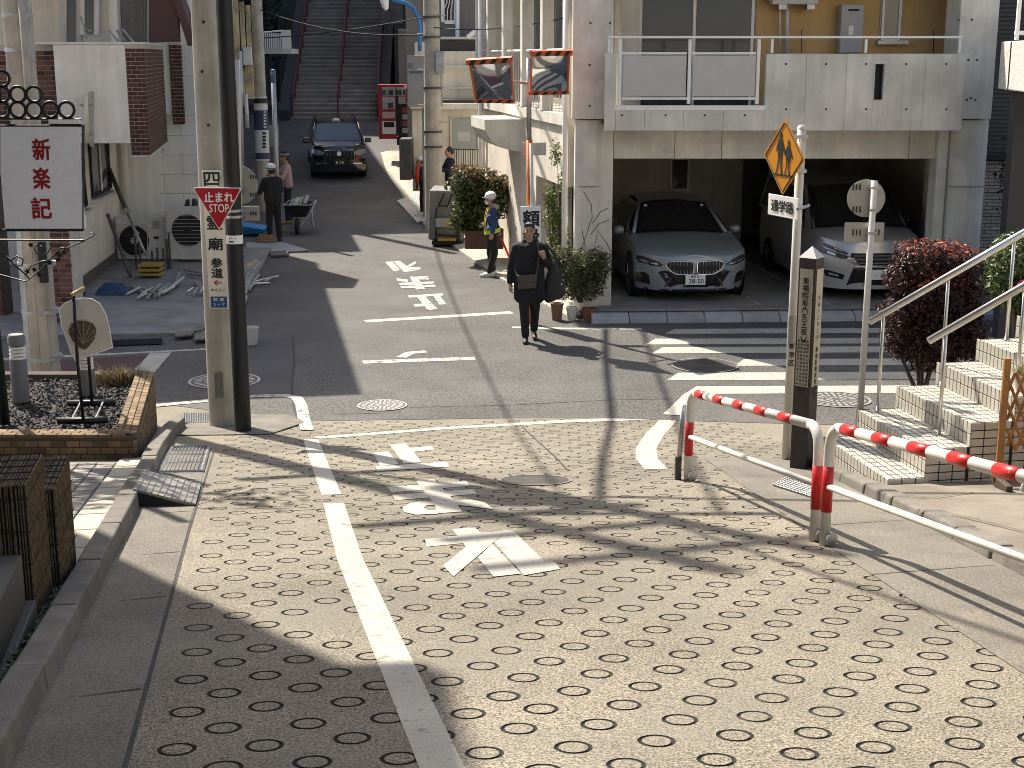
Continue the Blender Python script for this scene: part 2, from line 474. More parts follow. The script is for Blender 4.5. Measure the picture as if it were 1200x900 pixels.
mb.f = [(2 * i, 2 * i + 1, 2 * i + 3, 2 * i + 2) for i in range(len(mb.v) // 2 - 1)]
gut_r = struct('gutter', mb, m_slope2)
for y in (5.4, 7.6, 9.1):
    part('gutter_joint', strip(MB(), [(KX(y) - .8, y - .25), (KX(y) - .4, y - .12), (KX(y) - .02, y)], .01, .0075), m_joint, gut_r)

# kerbs: each stone its own piece
def kerb_line(name, pts, w, h, mm, parent, st=.6, ch=.02):
    q = resample(pts, st)
    for a, b in zip(q, q[1:]):
        t = (b - a).normalized(); nrm = Vector((-t.y, t.x))
        a2, b2 = a + t * .006, b - t * .006
        hh = h + rng.uniform(-.006, .006); off = rng.uniform(-.006, .006)
        def pt(p, o, dz): p2 = p + nrm * (o + off); return on(p2.x, p2.y, dz)
        B = [pt(a2, -w / 2, -.08), pt(b2, -w / 2, -.08), pt(b2, w / 2, -.08), pt(a2, w / 2, -.08)]
        T = [pt(a2, -w / 2 + .015, hh), pt(b2, -w / 2 + .015, hh), pt(b2, w / 2 - .02, hh), pt(a2, w / 2 - .02, hh)]
        part('kerb_stone', MB().hexa(B, T), mm, parent, bevel=ch)
side_l = nstrip(-4.2, -1.0, -4, 15.4, .035, name='pavement_left', m=mat('pavement_bed', (.20, .185, .16), .9, var=.2, bump=.3))
kerb_line('kerb', [sn(1.2, -.955), sn(7.5, -.955), sn(13.2, -.98), sn(14.6, -.96), sn(15.4, -.90)], .16, .125, m_kerb, side_l, 1.0, .012)
# pale smooth course and pavers behind the left kerb
m_pale = mat('pale_paving', (.46, .42, .34), .85, var=.15, vscale=4, fine=.12, bump=.3, rnd=.1, dirt=(.22, .2, .16), dirt_amt=.6, dirt_scale=4)
m_paver = mat('grey_paver', (.27, .25, .22), .85, var=.15, vscale=6, fine=.15, bump=.3, rnd=.22, dirt=(.12, .11, .1), dirt_amt=.5, dirt_scale=4)
def paver_mesh(w, l, h, mm): return unit_box(w, l, h, mm, .006)
me_pale, me_pav = paver_mesh(.215, .60, .05, m_pale), paver_mesh(.145, .145, .05, m_paver)
def slope_m4(s, n, dz):
    p = snz(s, n, dz); th = math.atan((gz(p.x, p.y + .1) - gz(p.x, p.y - .1)) / .2)
    return Matrix.Translation(p) @ Matrix.Rotation(math.atan2(-DS.x, DS.y), 4, 'Z') @ Matrix.Rotation(th, 4, 'X')
s = 7.3
while s < 12.3:
    piece('paving_slab', me_pale, side_l, slope_m4(s, -1.15, .028)); s += .61
s = 7.35
while s < 12.2:
    for k in range(7):
        piece('paver', me_pav, side_l, slope_m4(s, -1.345 - k * .155, .024 + rng.uniform(-.003, .003)))
    s += .155
# right-hand pavement between the kerb and the steps
mb = MB()
yy = frange(-4, 12.3, .5)
for y in yy: mb.v += [tuple(on(KX(y) + .17, y, .07)), tuple(on(KX(y) + .8, y, .08)), tuple(on(KX(y) + 6, y, .09))]
mb.f = [(3 * i + k, 3 * i + k + 1, 3 * i + k + 4, 3 * i + k + 3) for i in range(len(yy) - 1) for k in (0, 1)]
m_pvr = mat('old_pavement', (.215, .188, .148), .9, var=.25, vscale=2.2, fine=.25, fscale=140, bump=.5, dirt=(.12, .095, .07), dirt_amt=.75, dirt_scale=1.8)
side_r = struct('pavement_right', mb, m_pvr)
for pts in ([gr(1060, 610), gr(1100, 612), gr(1150, 625), gr(1200, 638)], [gr(1030, 590), gr(1090, 596), gr(1140, 590)]):
    part('pavement_crack', strip(MB(), [(p.x, p.y) for p in pts], .012, .085), m_joint, side_r)
kerb_line('kerb', [(KX(y) + .09, y) for y in (1.5, 6, 9, 12.2)], .18, .085, m_kerb, side_r)
# corner pavement in front of the steps and shrub
mb = MB()
for p in ((2.95, 12.3), (3.5, 14.6), (4.6, 16.0), (5.3, 17.15), (12, 17.3), (12, 12.3)): mb.v.append(tuple(on(*p, .012)))
mb.f = [tuple(range(6))]
for x, y in ((4.6, 16.1), (5.3, 17.2)): pass
corner_r = struct('pavement_corner', sheet(frange(4.9, 14, .7), [12.3, 13, 14, 14.5, 15, 15.4, 15.8, 16.3, 17.0], .06), m_pvr)

# ---- painted markings (parts of the road surface they lie on)
Z1, Z2 = .0035, .008
mb = MB(); strip(mb, [gr(520, 905), gr(448, 742), gr(410, 655), gr(391, 590)], .15, Z1); part('edge_line', mb, m_paint, slope)
mb = MB(); strip(mb, [gr(388.5, 580), gr(375, 545), gr(364, 515)], .15, Z1); part('edge_line', mb, m_paint, slope)
mb = MB(); strip(mb, [gr(360, 504, .008), gr(353, 474, .008), gr(348, 466, .008), gr(335, 463.5, .008), gr(300, 464, .008), gr(180, 475.5, .008), gr(60, 487, .008), gr(-60, 497, .008)], .14, .0105); part('edge_line', mb, m_paint_old, asphalt)
mb = MB(); strip(mb, [gr(370, 513.5), gr(520, 502), gr(660, 494), gr(784, 489.5)], .19, Z1, .12); part('stop_line', mb, m_paint, slope)
mb = MB(); strip(mb, [gr(812, 462), gr(800, 474), gr(786, 487)], .20, .0105, .12); part('edge_line', mb, m_paint, asphalt)
mb = MB(); strip(mb, [gr(786, 487.5), gr(768, 508), gr(757, 526), gr(758, 538), gr(769, 550)], .20, Z1, .12); part('edge_line', mb, m_paint, slope)
def letter(name, polys, parent, dz, sc, ou, ov, mm=m_paint):
    for i, p in enumerate(polys):
        part(name, px(MB(), p, dz + i * .0007, sc, ou, ov), mm, parent)
A3 = (3.0, 300, 480)
letter('painted_stroke', [[(468, 122), (527, 118), (582, 184), (520, 190)], [(536, 135), (618, 128), (628, 140), (546, 149)], [(410, 152), (465, 146), (502, 192), (437, 198)], [(420, 200), (668, 183), (682, 200), (430, 216)]], slope, Z1, *A3)
letter('painted_stroke', [[(463, 272), (740, 252), (750, 268), (476, 291)], [(480, 300), (762, 280), (778, 296), (492, 318)], [(563, 250), (625, 244), (700, 322), (726, 358), (640, 364), (626, 330)],
    [(626, 322), (575, 322), (535, 331), (514, 346), (522, 360), (560, 369), (640, 366), (640, 352), (605, 355), (590, 345), (600, 336), (632, 335)], [(690, 318), (760, 316), (805, 326), (836, 350), (760, 340), (695, 334)]], slope, Z1, *A3)
letter('painted_stroke', [[(595, 455), (710, 442), (742, 468), (600, 482)], [(690, 420), (768, 414), (790, 432), (885, 424), (835, 466), (695, 586), (658, 548), (738, 482)],
    [(885, 424), (905, 425), (1012, 532), (1052, 535), (1070, 560), (942, 582), (838, 466)], [(780, 520), (830, 472), (932, 576), (835, 587)]], slope, Z1, *A3)
A4 = (4.0, 440, 180)
letter('painted_stroke', [[(45, 508), (78, 503), (118, 546), (85, 551)], [(85, 504), (115, 502), (146, 527), (185, 505), (192, 513), (156, 534), (212, 531), (213, 540), (172, 552), (132, 554)]], asphalt, Z2, *A4, mm=m_paint_old)
letter('painted_stroke', [[(95, 583), (150, 590), (152, 601), (105, 597)], [(110, 606), (272, 599), (276, 608), (115, 617)], [(160, 575), (195, 575), (232, 635), (190, 637)], [(195, 575), (245, 575), (252, 590), (205, 590)], [(115, 621), (281, 614), (281, 624), (125, 631)]], asphalt, Z2, *A4, mm=m_paint_old)
letter('painted_stroke', [[(152, 665), (315, 655), (318, 665), (156, 675)], [(190, 665), (225, 663), (292, 728), (245, 733)], [(268, 660), (295, 658), (333, 705), (300, 708)], [(178, 705), (245, 702), (252, 715), (185, 718)]], asphalt, Z2, *A4, mm=m_paint_old)
for pts, w, mm in (([gr(428, 377), gr(520, 371.5), gr(600, 366.5)], .22, m_paint), ([gr(600, 384), gr(660, 385.5), gr(752, 386)], .14, m_paint),
               ([gr(425, 425), gr(480, 423), gr(557, 420.5)], .20, m_paint_old), ([gr(470, 419.5), gr(480, 414), gr(500, 412.5)], .16, m_paint_old),
               ([gr(0, 421.5), gr(120, 416), gr(245, 409.5)], .11, m_paint)):
    part('painted_line', strip(MB(), [(p.x, p.y) for p in pts], w, Z2), mm, asphalt)
part('stop_bar', px(MB(), [(176, 413.5), (201, 413), (178, 440), (152, 440)], .0105), m_paint, asphalt)
part('red_lane', px(MB(), [(-60, 427), (176, 416.5), (152, 441), (60, 452), (-60, 462)], .0075), m_asphalt_red, asphalt)
part('asphalt_patch', px(MB(), [(252, 399), (343, 394.5), (344, 420), (342, 450), (343, 461), (300, 462), (252, 466)], .0068), m_patch, asphalt)
part('road_crack', strip(MB(), [gr(343, 394), gr(345, 430), gr(342, 450), gr(344, 478), gr(352, 497)], .03, .0075), m_joint, asphalt)
for pts in ([gr(480, 478), gr(600, 475), gr(720, 469), gr(790, 468)], [gr(392, 486), gr(470, 484)]):
    part('road_crack', strip(MB(), [(p.x, p.y) for p in pts], .018, .007), m_joint, asphalt)
# zebra crossing: bars run along the cross street
for (l, r), v0, v1 in (((809, 1050), 453.5, 462), ((788, 1050), 437.5, 446), ((866, 1052), 421.5, 429), ((770, 1060), 407.5, 414.5), ((762, 1064), 397.5, 404), ((785, 1068), 386, 391.5)):
    y0, y1 = gr(900, v1).y, gr(900, v0).y
    a, b = gr(l, (v0 + v1) / 2), gr(r, (v0 + v1) / 2)
    x0, x1 = a.x, b.x + 3.2
    tl = .12
    q = [(x0 - .10, y0 - .02), (x1, y0 + (x1 - x0) * .02), (x1, y1 + (x1 - x0) * .02), (x0 + .10, y1)]
    part('crossing_bar', MB().poly([on(x, y, .0085) for x, y in q]), m_paint, asphalt)
# far street edge: gutter course, kerb slabs and pavement on the right
fk = [gr(668, 374), gr(640, 360), gr(583, 326), gr(545, 300), gr(500, 268), gr(470, 228), gr(452, 200), gr(446, 180)]
fk = [Vector((p.x, p.y)) for p in fk]
mb = MB()
q = resample(fk, .5)
rp = []
for i, p in enumerate(q):
    t = (q[min(i + 1, len(q) - 1)] - q[max(i - 1, 0)]).normalized(); rp.append(Vector((t.y, -t.x)))
for p, nn in zip(q, rp):
    b = p + nn * 9.0; a = p + nn * .35
    mb.v += [tuple(on(a.x, a.y, .10)), tuple(on(b.x, b.y, .11))]
mb.f = [(2 * i, 2 * i + 1, 2 * i + 3, 2 * i + 2) for i in range(len(q) - 1)]
m_farpave = mat('far_pavement', (.42, .37, .29), .9, var=.2, vscale=1.5, fine=.2, fscale=120, bump=.4, dirt=(.28, .24, .18), dirt_amt=.6)
side_f = struct('pavement_far', mb, m_farpave)
for k in range(0, len(q) - 1):
    a, b = q[k], q[k + 1]; t = (b - a).normalized(); nn = Vector((t.y, -t.x))
    def pp(p, o, dz): c = p + nn * o; return on(c.x, c.y, dz)
    a2, b2 = a + t * .008, b - t * .008
    part('kerb_slab', MB().hexa([pp(a2, 0, -.02), pp(a2, .36, -.02), pp(b2, .36, -.02), pp(b2, 0, -.02)], [pp(a2, .0, .05), pp(a2, .36, .108), pp(b2, .36, .108), pp(b2, .0, .05)]), m_pale, side_f, bevel=.012)
# garage kerb and floor
GK0, GK1 = gr(702, 379), gr(1150, 371)
gk_dir = Vector((1, .05, 0)).normalized()
mb = MB()
floor_pts = [(1.30, 22.0), (9.5, 22.4), (9.5, 30.5), (-.2, 30.5)]
mb.poly([Vector((x, y, .16)) for x, y in floor_pts]); mb.poly([Vector((x, y, .16)) for x, y in ((9.5, 22.4), (14, 22.6), (14, 30.5), (9.5, 30.5))])
gfloor = struct('garage_floor', mb, m_floor)
x = 1.25
while x < 12:
    a, b = Vector((x + .006, 21.78 + (x - 1.25) * .05, 0)), Vector((x + .594, 21.78 + (x + .6 - 1.25) * .05, 0))
    part('kerb_stone', MB().hexa([a + Vector((0, 0, -.05)), b + Vector((0, 0, -.05)), b + Vector((0, .34, -.05)), a + Vector((0, .34, -.05))],
        [a + Vector((0, .03, .085)), b + Vector((0, .03, .085)), b + Vector((0, .34, .165)), a + Vector((0, .34, .165))]), mat('blue_grey_kerb', (.36, .37, .37), .8, var=.15, vscale=5, bump=.3, rnd=.1), gfloor, bevel=.008)
    x += .6
for xa in (4.0, 5.15, 6.2):
    part('bay_line', MB().poly([Vector((xa, 22.6, .164)), Vector((xa + .07, 22.6, .164)), Vector((xa - .5, 27.5, .164)), Vector((xa - .57, 27.5, .164))]), m_paint_old, gfloor)
# concrete yard on the left where the pipes lie
mb = MB().hexa([on(*p, -.04) for p in ((-12, 20.2), (-4.35, 20.85), (-5.2, 30.4), (-12, 30.4))], [on(*p, .05) for p in ((-12, 20.2), (-4.35, 20.85), (-5.2, 30.4), (-12, 30.4))])
yard = struct('yard', mb, m_yard)
# ------------------------------------------------------------------ buildings on the right
V3 = Vector
def slab(u0, u1, v0, v1, y, dep, bev=0):           # box whose front face fills the pixel rectangle at distance y
    c = at((u0 + u1) / 2, (v0 + v1) / 2, y)
    xa, xb = at(u0, (v0 + v1) / 2, y).x, at(u1, (v0 + v1) / 2, y).x
    za, zb = at(u0, v1, y).z, at(u0, v0, y).z
    return MB().box(((xa + xb) / 2, y + dep / 2, (za + zb) / 2), (xb - xa, dep, zb - za))
def xz(x0, x1, z0, z1, y, dep):
    return MB().box(((x0 + x1) / 2, y + dep / 2, (z0 + z1) / 2), (x1 - x0, dep, z1 - z0))
XL, XR = .985, 7.72                                # outer edges of the garage building front
HB = 5.75
gb = root('garage_building', 'bare concrete apartment building with open garage and long concrete balcony', 'building', (4.4, 23, 0))
m_ochre = mat('ochre_render', (.68, .44, .19), .85, var=.1, vscale=1.2, fine=.06, bump=.3, streak=.08, dirt=(.54, .34, .15), dirt_amt=.4)
m_cream = mat('cream_render', (.72, .66, .55), .85, var=.10, vscale=1.4, fine=.05, bump=.3, streak=.15, dirt=(.38, .33, .26), dirt_amt=.45)
# columns: round-shouldered lower shafts, square upper shafts, flat pilasters
def round_col(xa, xb, y0, z0, z1, r):
    w = (xb - xa) / 2; cx = (xa + xb) / 2; P = []
    for k in range(9): a = R(180 - k * 11.25 * 1); P.append((xa + r - r * math.cos(R(k * 11.25)), y0 + r - r * math.sin(R(k * 11.25))))
    for k in range(9): P.append((xb - r + r * math.sin(R(k * 11.25)), y0 + r - r * math.cos(R(k * 11.25))))
    P += [(xb, y0 + .7), (xa, y0 + .7)]
    return MB().prism([V3((x, y, z0)) for x, y in P], (0, 0, z1 - z0))
def col_pair(ua, ub, pa, pb, uu, ul, y, flip):
    z_top = at(ua, 141, y).z
    o = part('column', round_col(at(ua, 260, y).x, at(ub, 260, y).x, y, .1, z_top, .24 if not flip else .33), m_conc, gb, smooth='auto')
    part('column_joint', MB().tube([V3((at(ua, 220, y).x + .04, y - .003, at(ua, 219, y).z)), V3((at(ub, 220, y).x - .05, y - .003, at(ua, 219, y).z))], .006, 5), m_joint, o)
    part('pilaster', MB().box(((at(pa, 200, y).x + at(pb, 200, y).x) / 2, y + .33, (z_top - .05) / 2), (at(pb, 200, y).x - at(pa, 200, y).x, .42, z_top - .06)), m_conc, gb, bevel=.012)
    part('upper_column', xz(at(uu, 60, y).x, at(ul, 60, y).x, z_top + .02, HB, y - .06, .75), m_conc, gb, bevel=.012)
col_pair(674, 706, 701, 719, 671, 716, 22.45, False)
col_pair(1107, 1157, 1100, 1112, 1121, 1166, 22.45, True)
part('upper_wall', xz(at(716, 30, 23.9).x, at(1122, 30, 23.9).x, 2.9, HB, 24.0, .3), m_ochre, gb)
part('roof_slab', MB().prism([V3((XL - .1, 22.3, HB)), V3((XR + .1, 22.3, HB)), V3((XR + .1, 32.5, HB)), V3((-.85, 32.5, HB))], (0, 0, .35)), m_conc, gb)
part('rear_wall', xz(-.7, XR, 0, HB, 32.2, .2), m_conc, gb)
part('flank_wall', xz(XR - .2, XR, 0, HB, 23.2, 9.1), m_conc, gb)
part('upper_storey', xz(.6, XR - .3, 5.25, HB - .05, 23.2, 8), m_conc, gb)
part('floor_slab', MB().prism([V3((XL + .45, 23.08, 2.62)), V3((XR - .3, 23.08, 2.62)), V3((XR - .05, 32.2, 2.62)), V3((-.6, 32.2, 2.62))], (0, 0, .36)), m_conc, gb)
# the beam over the garage, in formwork panels
zb0, zb1 = at(800, 186, 22.7).z, at(800, 153, 22.7).z
ub = [719, 791, 846, 1066, 1106]
for a, b in zip(ub, ub[1:]):
    part('beam_panel', xz(at(a, 170, 22.7).x + .004, at(b, 170, 22.7).x - .004, zb0, zb1 + .02, 22.72, .35), m_conc, gb, bevel=.004)
# balcony parapet in panels
YB = 22.0
pz0, pzl, pzh = at(800, 153, YB).z, at(800, 126, YB).z, at(800, 63, YB).z
bal = part('balcony_slab', xz(at(709, 150, YB).x + .02, at(1130, 150, YB).x - .02, pz0 + .03, pz0 + .2, YB + .05, 2.0), m_conc, gb)
us = [709, 722, 756, 802, 849, 897, 944, 991, 1037, 1083, 1130]
def tie(u, v, y, parent):
    p = at(u, v, y)
    part('tie_hole', MB().lathe([(.017, .0), (.016, .0035), (.0, .002)], p, 10, (0, -1, 0), cap=False), m_joint, parent)
for a, b in zip(us, us[1:]):
    hi = pzh if (a >= 897 or a == 709) else pzl
    xa, xb = at(a, 100, YB).x + .0016, at(b, 100, YB).x - .0016
    if a == 991:
        sx0, sx1 = at(1024, 95, YB).x, at(1036, 95, YB).x; sz0, sz1 = at(1030, 117, YB).z, at(1030, 75, YB).z
        part('parapet_panel', xz(xa, sx0, pz0, hi, YB, .15), m_conc, gb, bevel=.004)
        part('parapet_panel', xz(sx0 + .001, sx1, pz0, sz0, YB, .15), m_conc, gb)
        part('parapet_panel', xz(sx0 + .001, sx1, sz1, hi, YB, .15), m_conc, gb)
        fr = part('slit_frame', MB().tube([V3((x, YB - .006, z)) for x, z in ((sx0, sz0), (sx1, sz0), (sx1, sz1), (sx0, sz1))], .012, 4, closed=True), m_conc, gb)
        part('slit_back', xz(sx0, sx1, sz0, sz1, YB + .13, .02), m_ink, gb)
        continue
    pnl = part('parapet_panel', xz(xa if a != 1037 else at(1036, 95, YB).x + .001, xb, pz0, hi, YB, .15), m_conc, gb, bevel=.0025)
for u in (921, 968, 1015, 1062, 1109):
    for v in (75, 128): tie(u, v, YB - .001, gb)
for u in (729, 780, 826, 873): tie(u, 135, YB - .001, gb)
for u, v, y in ((692, 27, 22.38), (715, 27, 22.38), (691, 76, 22.38), (691, 124, 22.38), (1123, 23, 22.38), (1139, 23, 22.38), (1135, 70, 22.38), (1145, 70, 22.38), (1133, 117, 22.38), (1138, 115, 22.38), (1143, 117, 22.38)): tie(u, v, y, gb)
# white metal rail with two frosted panels
def bar(name, u0, v0, u1, v1, y, t, parent, mm=m_white_cl, dep=.04):
    a, b = at(u0, v0, y), at(u1, v1, y)
    if abs(a.x - b.x) > abs(a.z - b.z): m_ = xz(min(a.x, b.x), max(a.x, b.x), (a.z + b.z) / 2 - t / 2, (a.z + b.z) / 2 + t / 2, y, dep)
    else: m_ = xz((a.x + b.x) / 2 - t / 2, (a.x + b.x) / 2 + t / 2, min(a.z, b.z), max(a.z, b.z), y, dep)
    return part(name, m_, mm, parent, bevel=.004)
bar('top_rail', 713, 44, 1128, 43, YB + .03, .035, gb)
for u, v1 in ((714, 62), (905, 62), (1015, 62), (1125, 62)): bar('rail_post', u, 46, u, v1, YB + .04, .04, gb)
for u in (726.5, 808, 888.5): bar('rail_post', u, 46, u, 122, YB + .035, .05, gb)
for v in (62.5, 115.5):
    bar('panel_rail', 729, v, 805, v, YB + .045, .035, gb); bar('panel_rail', 811, v, 886, v, YB + .045, .035, gb)
bar('sill_rail', 720, 126.5, 897, 126.5, YB - .01, .075, gb, dep=.09)
m_frost = mat('frosted_panel', (.52, .50, .47), .35, var=.06, vscale=2, fine=.05, fscale=60, bump=.15, bscale=50)
for a, b in ((730, 804), (812, 885)): part('frosted_panel', slab(a, b, 65, 113, YB + .055, .012), m_frost, gb)
# upper windows
def window(name, u0, u1, v0, v1, y, parent, frame=.035, mull=(), mm=m_white_cl, gl=None, proud=.03):
    o = part(name, slab(u0, u1, v0, v1, y - .004, .01), gl or m_glass, parent)
    c0, c1 = at(u0, v1, y), at(u1, v0, y)
    for x in (c0.x, c1.x): part('window_frame', xz(x - frame / 2, x + frame / 2, c0.z, c1.z, y - proud, proud - .001), mm, o)
    for z in (c0.z, c1.z): part('window_frame', xz(c0.x + frame / 2, c1.x - frame / 2, z - frame / 2, z + frame / 2, y - proud, proud - .001), mm, o)
    for u in mull:
        x = at(u, v0, y).x; part('mullion', xz(x - frame / 2, x + frame / 2, c0.z + frame / 2, c1.z - frame / 2, y - proud, proud - .001), mm, o)
    return o
m_glass_gr = glass('grey_window_glass', (.055, .06, .058), .09)
window('window', 748, 885, -60, 150, 23.98, gb, .05, (816,), gl=m_glass_gr)
w2 = window('window', 1033, 1059, -60, 47, 23.98, gb, .04, gl=m_glass_gr)
part('window_sill', slab(1029, 1065, 47.5, 52, 23.86, .13), m_alu, w2)
m_ac = mat('beige_casing', (.62, .61, .57), .5, var=.06, vscale=3, bump=.08, dirt=(.38, .36, .32), dirt_amt=.3, dirt_scale=4)
wh = root('water_heater', 'light grey gas water heater box on the ochre balcony wall', 'water heater', at(998, 62, 23.7))
part('casing', slab(985, 1012, 5, 62, 23.72, .26), mat('grey_casing', (.42, .43, .44), .5, var=.06, bump=.06), wh, bevel=.015)
part('exhaust_slot', slab(994, 1007, 10.5, 13, 23.717, .004), m_ink, wh); part('notice', slab(994.5, 1000, 30, 41, 23.716, .004), m_white_cl, wh)
wc = root('condenser_unit', 'white outdoor air conditioner hung high on the ochre wall above the pipe', 'air conditioner', at(940, 10, 23.6))
part('casing', slab(906, 960, -36, 5, 23.6, .32), m_ac, wc, bevel=.015)
for u in (913, 946): part('bracket', slab(u, u + 9, 5, 11, 23.64, .25), m_galv, wc)
pd = root('drain_pipe', 'grey vertical drain pipes fixed to the ochre balcony wall', 'pipe', at(922, 60, 23.8))
for u, r_ in ((922.5, .035), (914, .017)): part('pipe', MB().tube([at(u, 70, 23.85), at(u, -20, 23.85)], r_, 10), m_alu, pd, smooth=True)
for u in (939.5, 1094): part('wall_rod', MB().tube([at(u, 62, 23.86), at(u, 35, 23.86)], .008, 6), m_ink, gb)
# garage interior
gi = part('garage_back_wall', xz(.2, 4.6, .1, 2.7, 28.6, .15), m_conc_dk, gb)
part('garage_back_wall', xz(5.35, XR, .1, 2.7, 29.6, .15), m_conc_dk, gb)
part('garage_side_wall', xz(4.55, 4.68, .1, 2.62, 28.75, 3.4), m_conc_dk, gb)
window('garage_window', 786, 807, 186, 222, 28.58, gb, .03, mm=m_alu)
part('garage_post', xz(7.15, 7.3, .16, 2.62, 24.3, .3), m_conc, gb)
part('garage_post', xz(6.75, 6.83, .16, 2.62, 28.9, .1), m_alu, gb)
# flank facing the street: lower wall, walkway, columns, windows
def fl(t, o=0.0, z=0.0):                            # t metres back from the front corner, o metres out towards the street
    p = V3((XL + .03, 22.6, 0)) + DS * t - DN * o; return V3((p.x, p.y, z))
def flbox(t0, t1, o0, o1, z0, z1):
    return MB().hexa([fl(t0, o1, z0), fl(t0, o0, z0), fl(t1, o0, z0), fl(t1, o1, z0)], [fl(t0, o1, z1), fl(t0, o0, z1), fl(t1, o0, z1), fl(t1, o1, z1)])
part('street_wall', flbox(.7, 3.2, -.3, 0.0, 2.0, 3.0), m_cream, gb)
part('street_wall', flbox(3.2, 9.6, -.3, 0.0, .1, 3.0), m_cream, gb)
part('street_wall', flbox(.7, 9.6, -1.2, -.9, 3.0, HB), m_cream, gb)
part('walkway_slab', flbox(.7, 9.6, -.9, .06, 3.0, 3.18), m_conc, gb)
part('walkway_rail', MB().tube([fl(.75, 0, 4.2), fl(9.5, 0, 4.2)], .025, 6), m_alu, gb)
for k in range(36): part('baluster', MB().tube([fl(.8 + k * .245, 0, 3.18), fl(.8 + k * .245, 0, 4.2)], .010, 5), m_alu, gb)
for t, w_ in ((.35, .24), (2.35, .22), (4.2, .22), (6.2, .22), (8.1, .2), (9.5, .3)): part('walkway_column', flbox(t, t + w_, -.12, .07, 3.18, HB), m_conc if t > 1 else m_cream, gb, bevel=.01)
for t in (1.2, 3.1, 5.0, 7.0): 
    o = part('window', flbox(t, t + .9, -.9, -.885, 3.3, 5.5), m_glass, gb)
    part('window_frame', MB().tube([fl(t, -.88, 3.3), fl(t + .9, -.88, 3.3), fl(t + .9, -.88, 5.5), fl(t, -.88, 5.5)], .03, 4, closed=True), m_white_cl, o)
part('door_recess', flbox(.75, 3.15, -.35, -.3, .1, 2.0), m_ink, gb)
for t in (1.0, 1.5, 2.0, 2.5): part('screen_post', flbox(t, t + .06, -.28, -.22, .1, 2.0), m_alu, gb)
# curved porch canopy
mbc = MB(); P = [fl(5.2 + 0, .0, 2.95)]
prof_c = [(0, 2.95), (.75, 2.95), (.74, 2.75), (.62, 2.55), (.42, 2.42), (.2, 2.36), (0, 2.34)]
mbc.prism([fl(4.4, o, z) for o, z in prof_c], DS * 1.7)
part('porch_canopy', mbc, m_conc, gb)
part('vent_pipe', MB().tube([fl(.25, .12, .2), fl(.25, .12, HB)], .045, 8), m_white_cl, gb, smooth=True)
part('wall_pipe', MB().tube([fl(8.9, .1, .2), fl(8.9, .1, HB)], .05, 8), m_white_cl, gb, smooth=True)

# neighbour on the far right: dark ribbed wall, brick-tiled wall, stucco balcony corner
nb = root('dark_ribbed_building', 'dark ribbed building with pale brick tiled base beside the concrete garage', 'building', (10, 25, 0))
m_dark = mat('dark_ribbed_cladding', (.045, .046, .048), .6, var=.12, vscale=2, bump=.1)
mb0 = xz(8.0, 16, 0, 9, 26.0, 5); part('wall', mb0, m_dark, nb)
zz = 2.4
while zz < 5.4:
    part('cladding_rib', xz(8.0, 12, zz, zz + .05, 25.96, .035), m_dark, nb); zz += .075
m_tile = mat('pale_brick_tile', (.42, .37, .31), .8, var=.12, vscale=5, bump=.2, rnd=.15)
part('tile_bed', xz(7.98, 9.6, .1, 2.3, 25.4, .3), m_joint, nb)
me_bt = unit_box(.215, .02, .052, m_tile, .003)
r_ = 0; z = .45
while z < 2.28:
    for k in range(7):
        x = 8.08 + k * .225 + (.1125 if r_ % 2 else 0)
        piece('brick', me_bt, nb, Matrix.Translation((x, 25.392, z)))
    z += .062; r_ += 1
part('flashing', MB().box((8.55, 25.25, 2.36), (1.2, .3, .05)), m_ink, nb)
sb = root('stucco_balcony', 'sunlit white rough stucco balcony corner at the right edge', 'balcony', at(1195, 105, 19.5))
m_stucco = mat('rough_stucco', (.66, .63, .57), .95, var=.12, vscale=8, fine=.15, fscale=60, bump=1.0, bscale=45, bdist=.03)
sq = [V3((at(1171, 80, 21.2).x, 21.2, 0)), V3((at(1212, 80, 18.6).x, 18.6, 0)), V3((9.5, 18.6, 0)), V3((9.5, 21.2, 0))]
part('parapet', MB().prism([p + V3((0, 0, at(1185, 106, 20.2).z)) for p in sq], (0, 0, at(1185, 48, 20.2).z - at(1185, 106, 20.2).z)), m_stucco, sb, bevel=.02)
jq = sq[0].lerp(sq[1], .33); part('joint', MB().tube([jq + V3((-.004, 0, at(1185, 105, 20.4).z)), jq + V3((-.004, 0, at(1185, 49, 20.4).z))], .012, 4), m_joint, sb)
for u in (1193, 1240): part('rail_post', slab(u, u + 4, -30, 47, 20.3, .05), m_white_cl, sb)
part('rail', slab(1190, 1290, 36, 41, 20.29, .05), m_white_cl, sb)
part('support_wall', xz(7.2, 9, 0, at(1200, 108, 20).z - .02, 20.5, .25), m_dark, sb)

# cream building with the steel door, further down the street
yc = 36.5
cb = root('cream_annex', 'low cream building with grey steel door behind the utility pole', 'building', at(500, 205, yc))
def csl(name, u0, u1, v0, v1, y, dep, mm, **k): return part(name, slab(u0, u1, v0, v1, y, dep), mm, cb, **k)
csl('wall', 483, 572, 122, 224, yc, 4.0, m_cream)
for u in (484, 500): csl('pilaster', u, u + 11, 129, 222, yc - .14, .13, m_cream, bevel=.01)
csl('cornice', 481, 572, 121, 128, yc - .3, .5, m_conc, bevel=.01)
m_greyd = mat('grey_door_paint', (.36, .37, .35), .5, var=.06, bump=.06)
d_ = csl('door', 529, 558, 139, 174, yc - .03, .02, m_greyd)
part('door_frame', MB().tube([at(u, v, yc - .03) for u, v in ((528, 174), (528, 138), (560, 138), (560, 174))], .03, 4), m_cream, d_)
csl('notice', 537, 551, 154.5, 165.5, yc - .036, .004, mat('pale_notice', (.5, .5, .48), .6, bump=0))
for k in range(14): csl('louvre_slat', 530 + k * 2.7, 531.9 + k * 2.7, 176, 194, yc - .06, .03, m_cream)
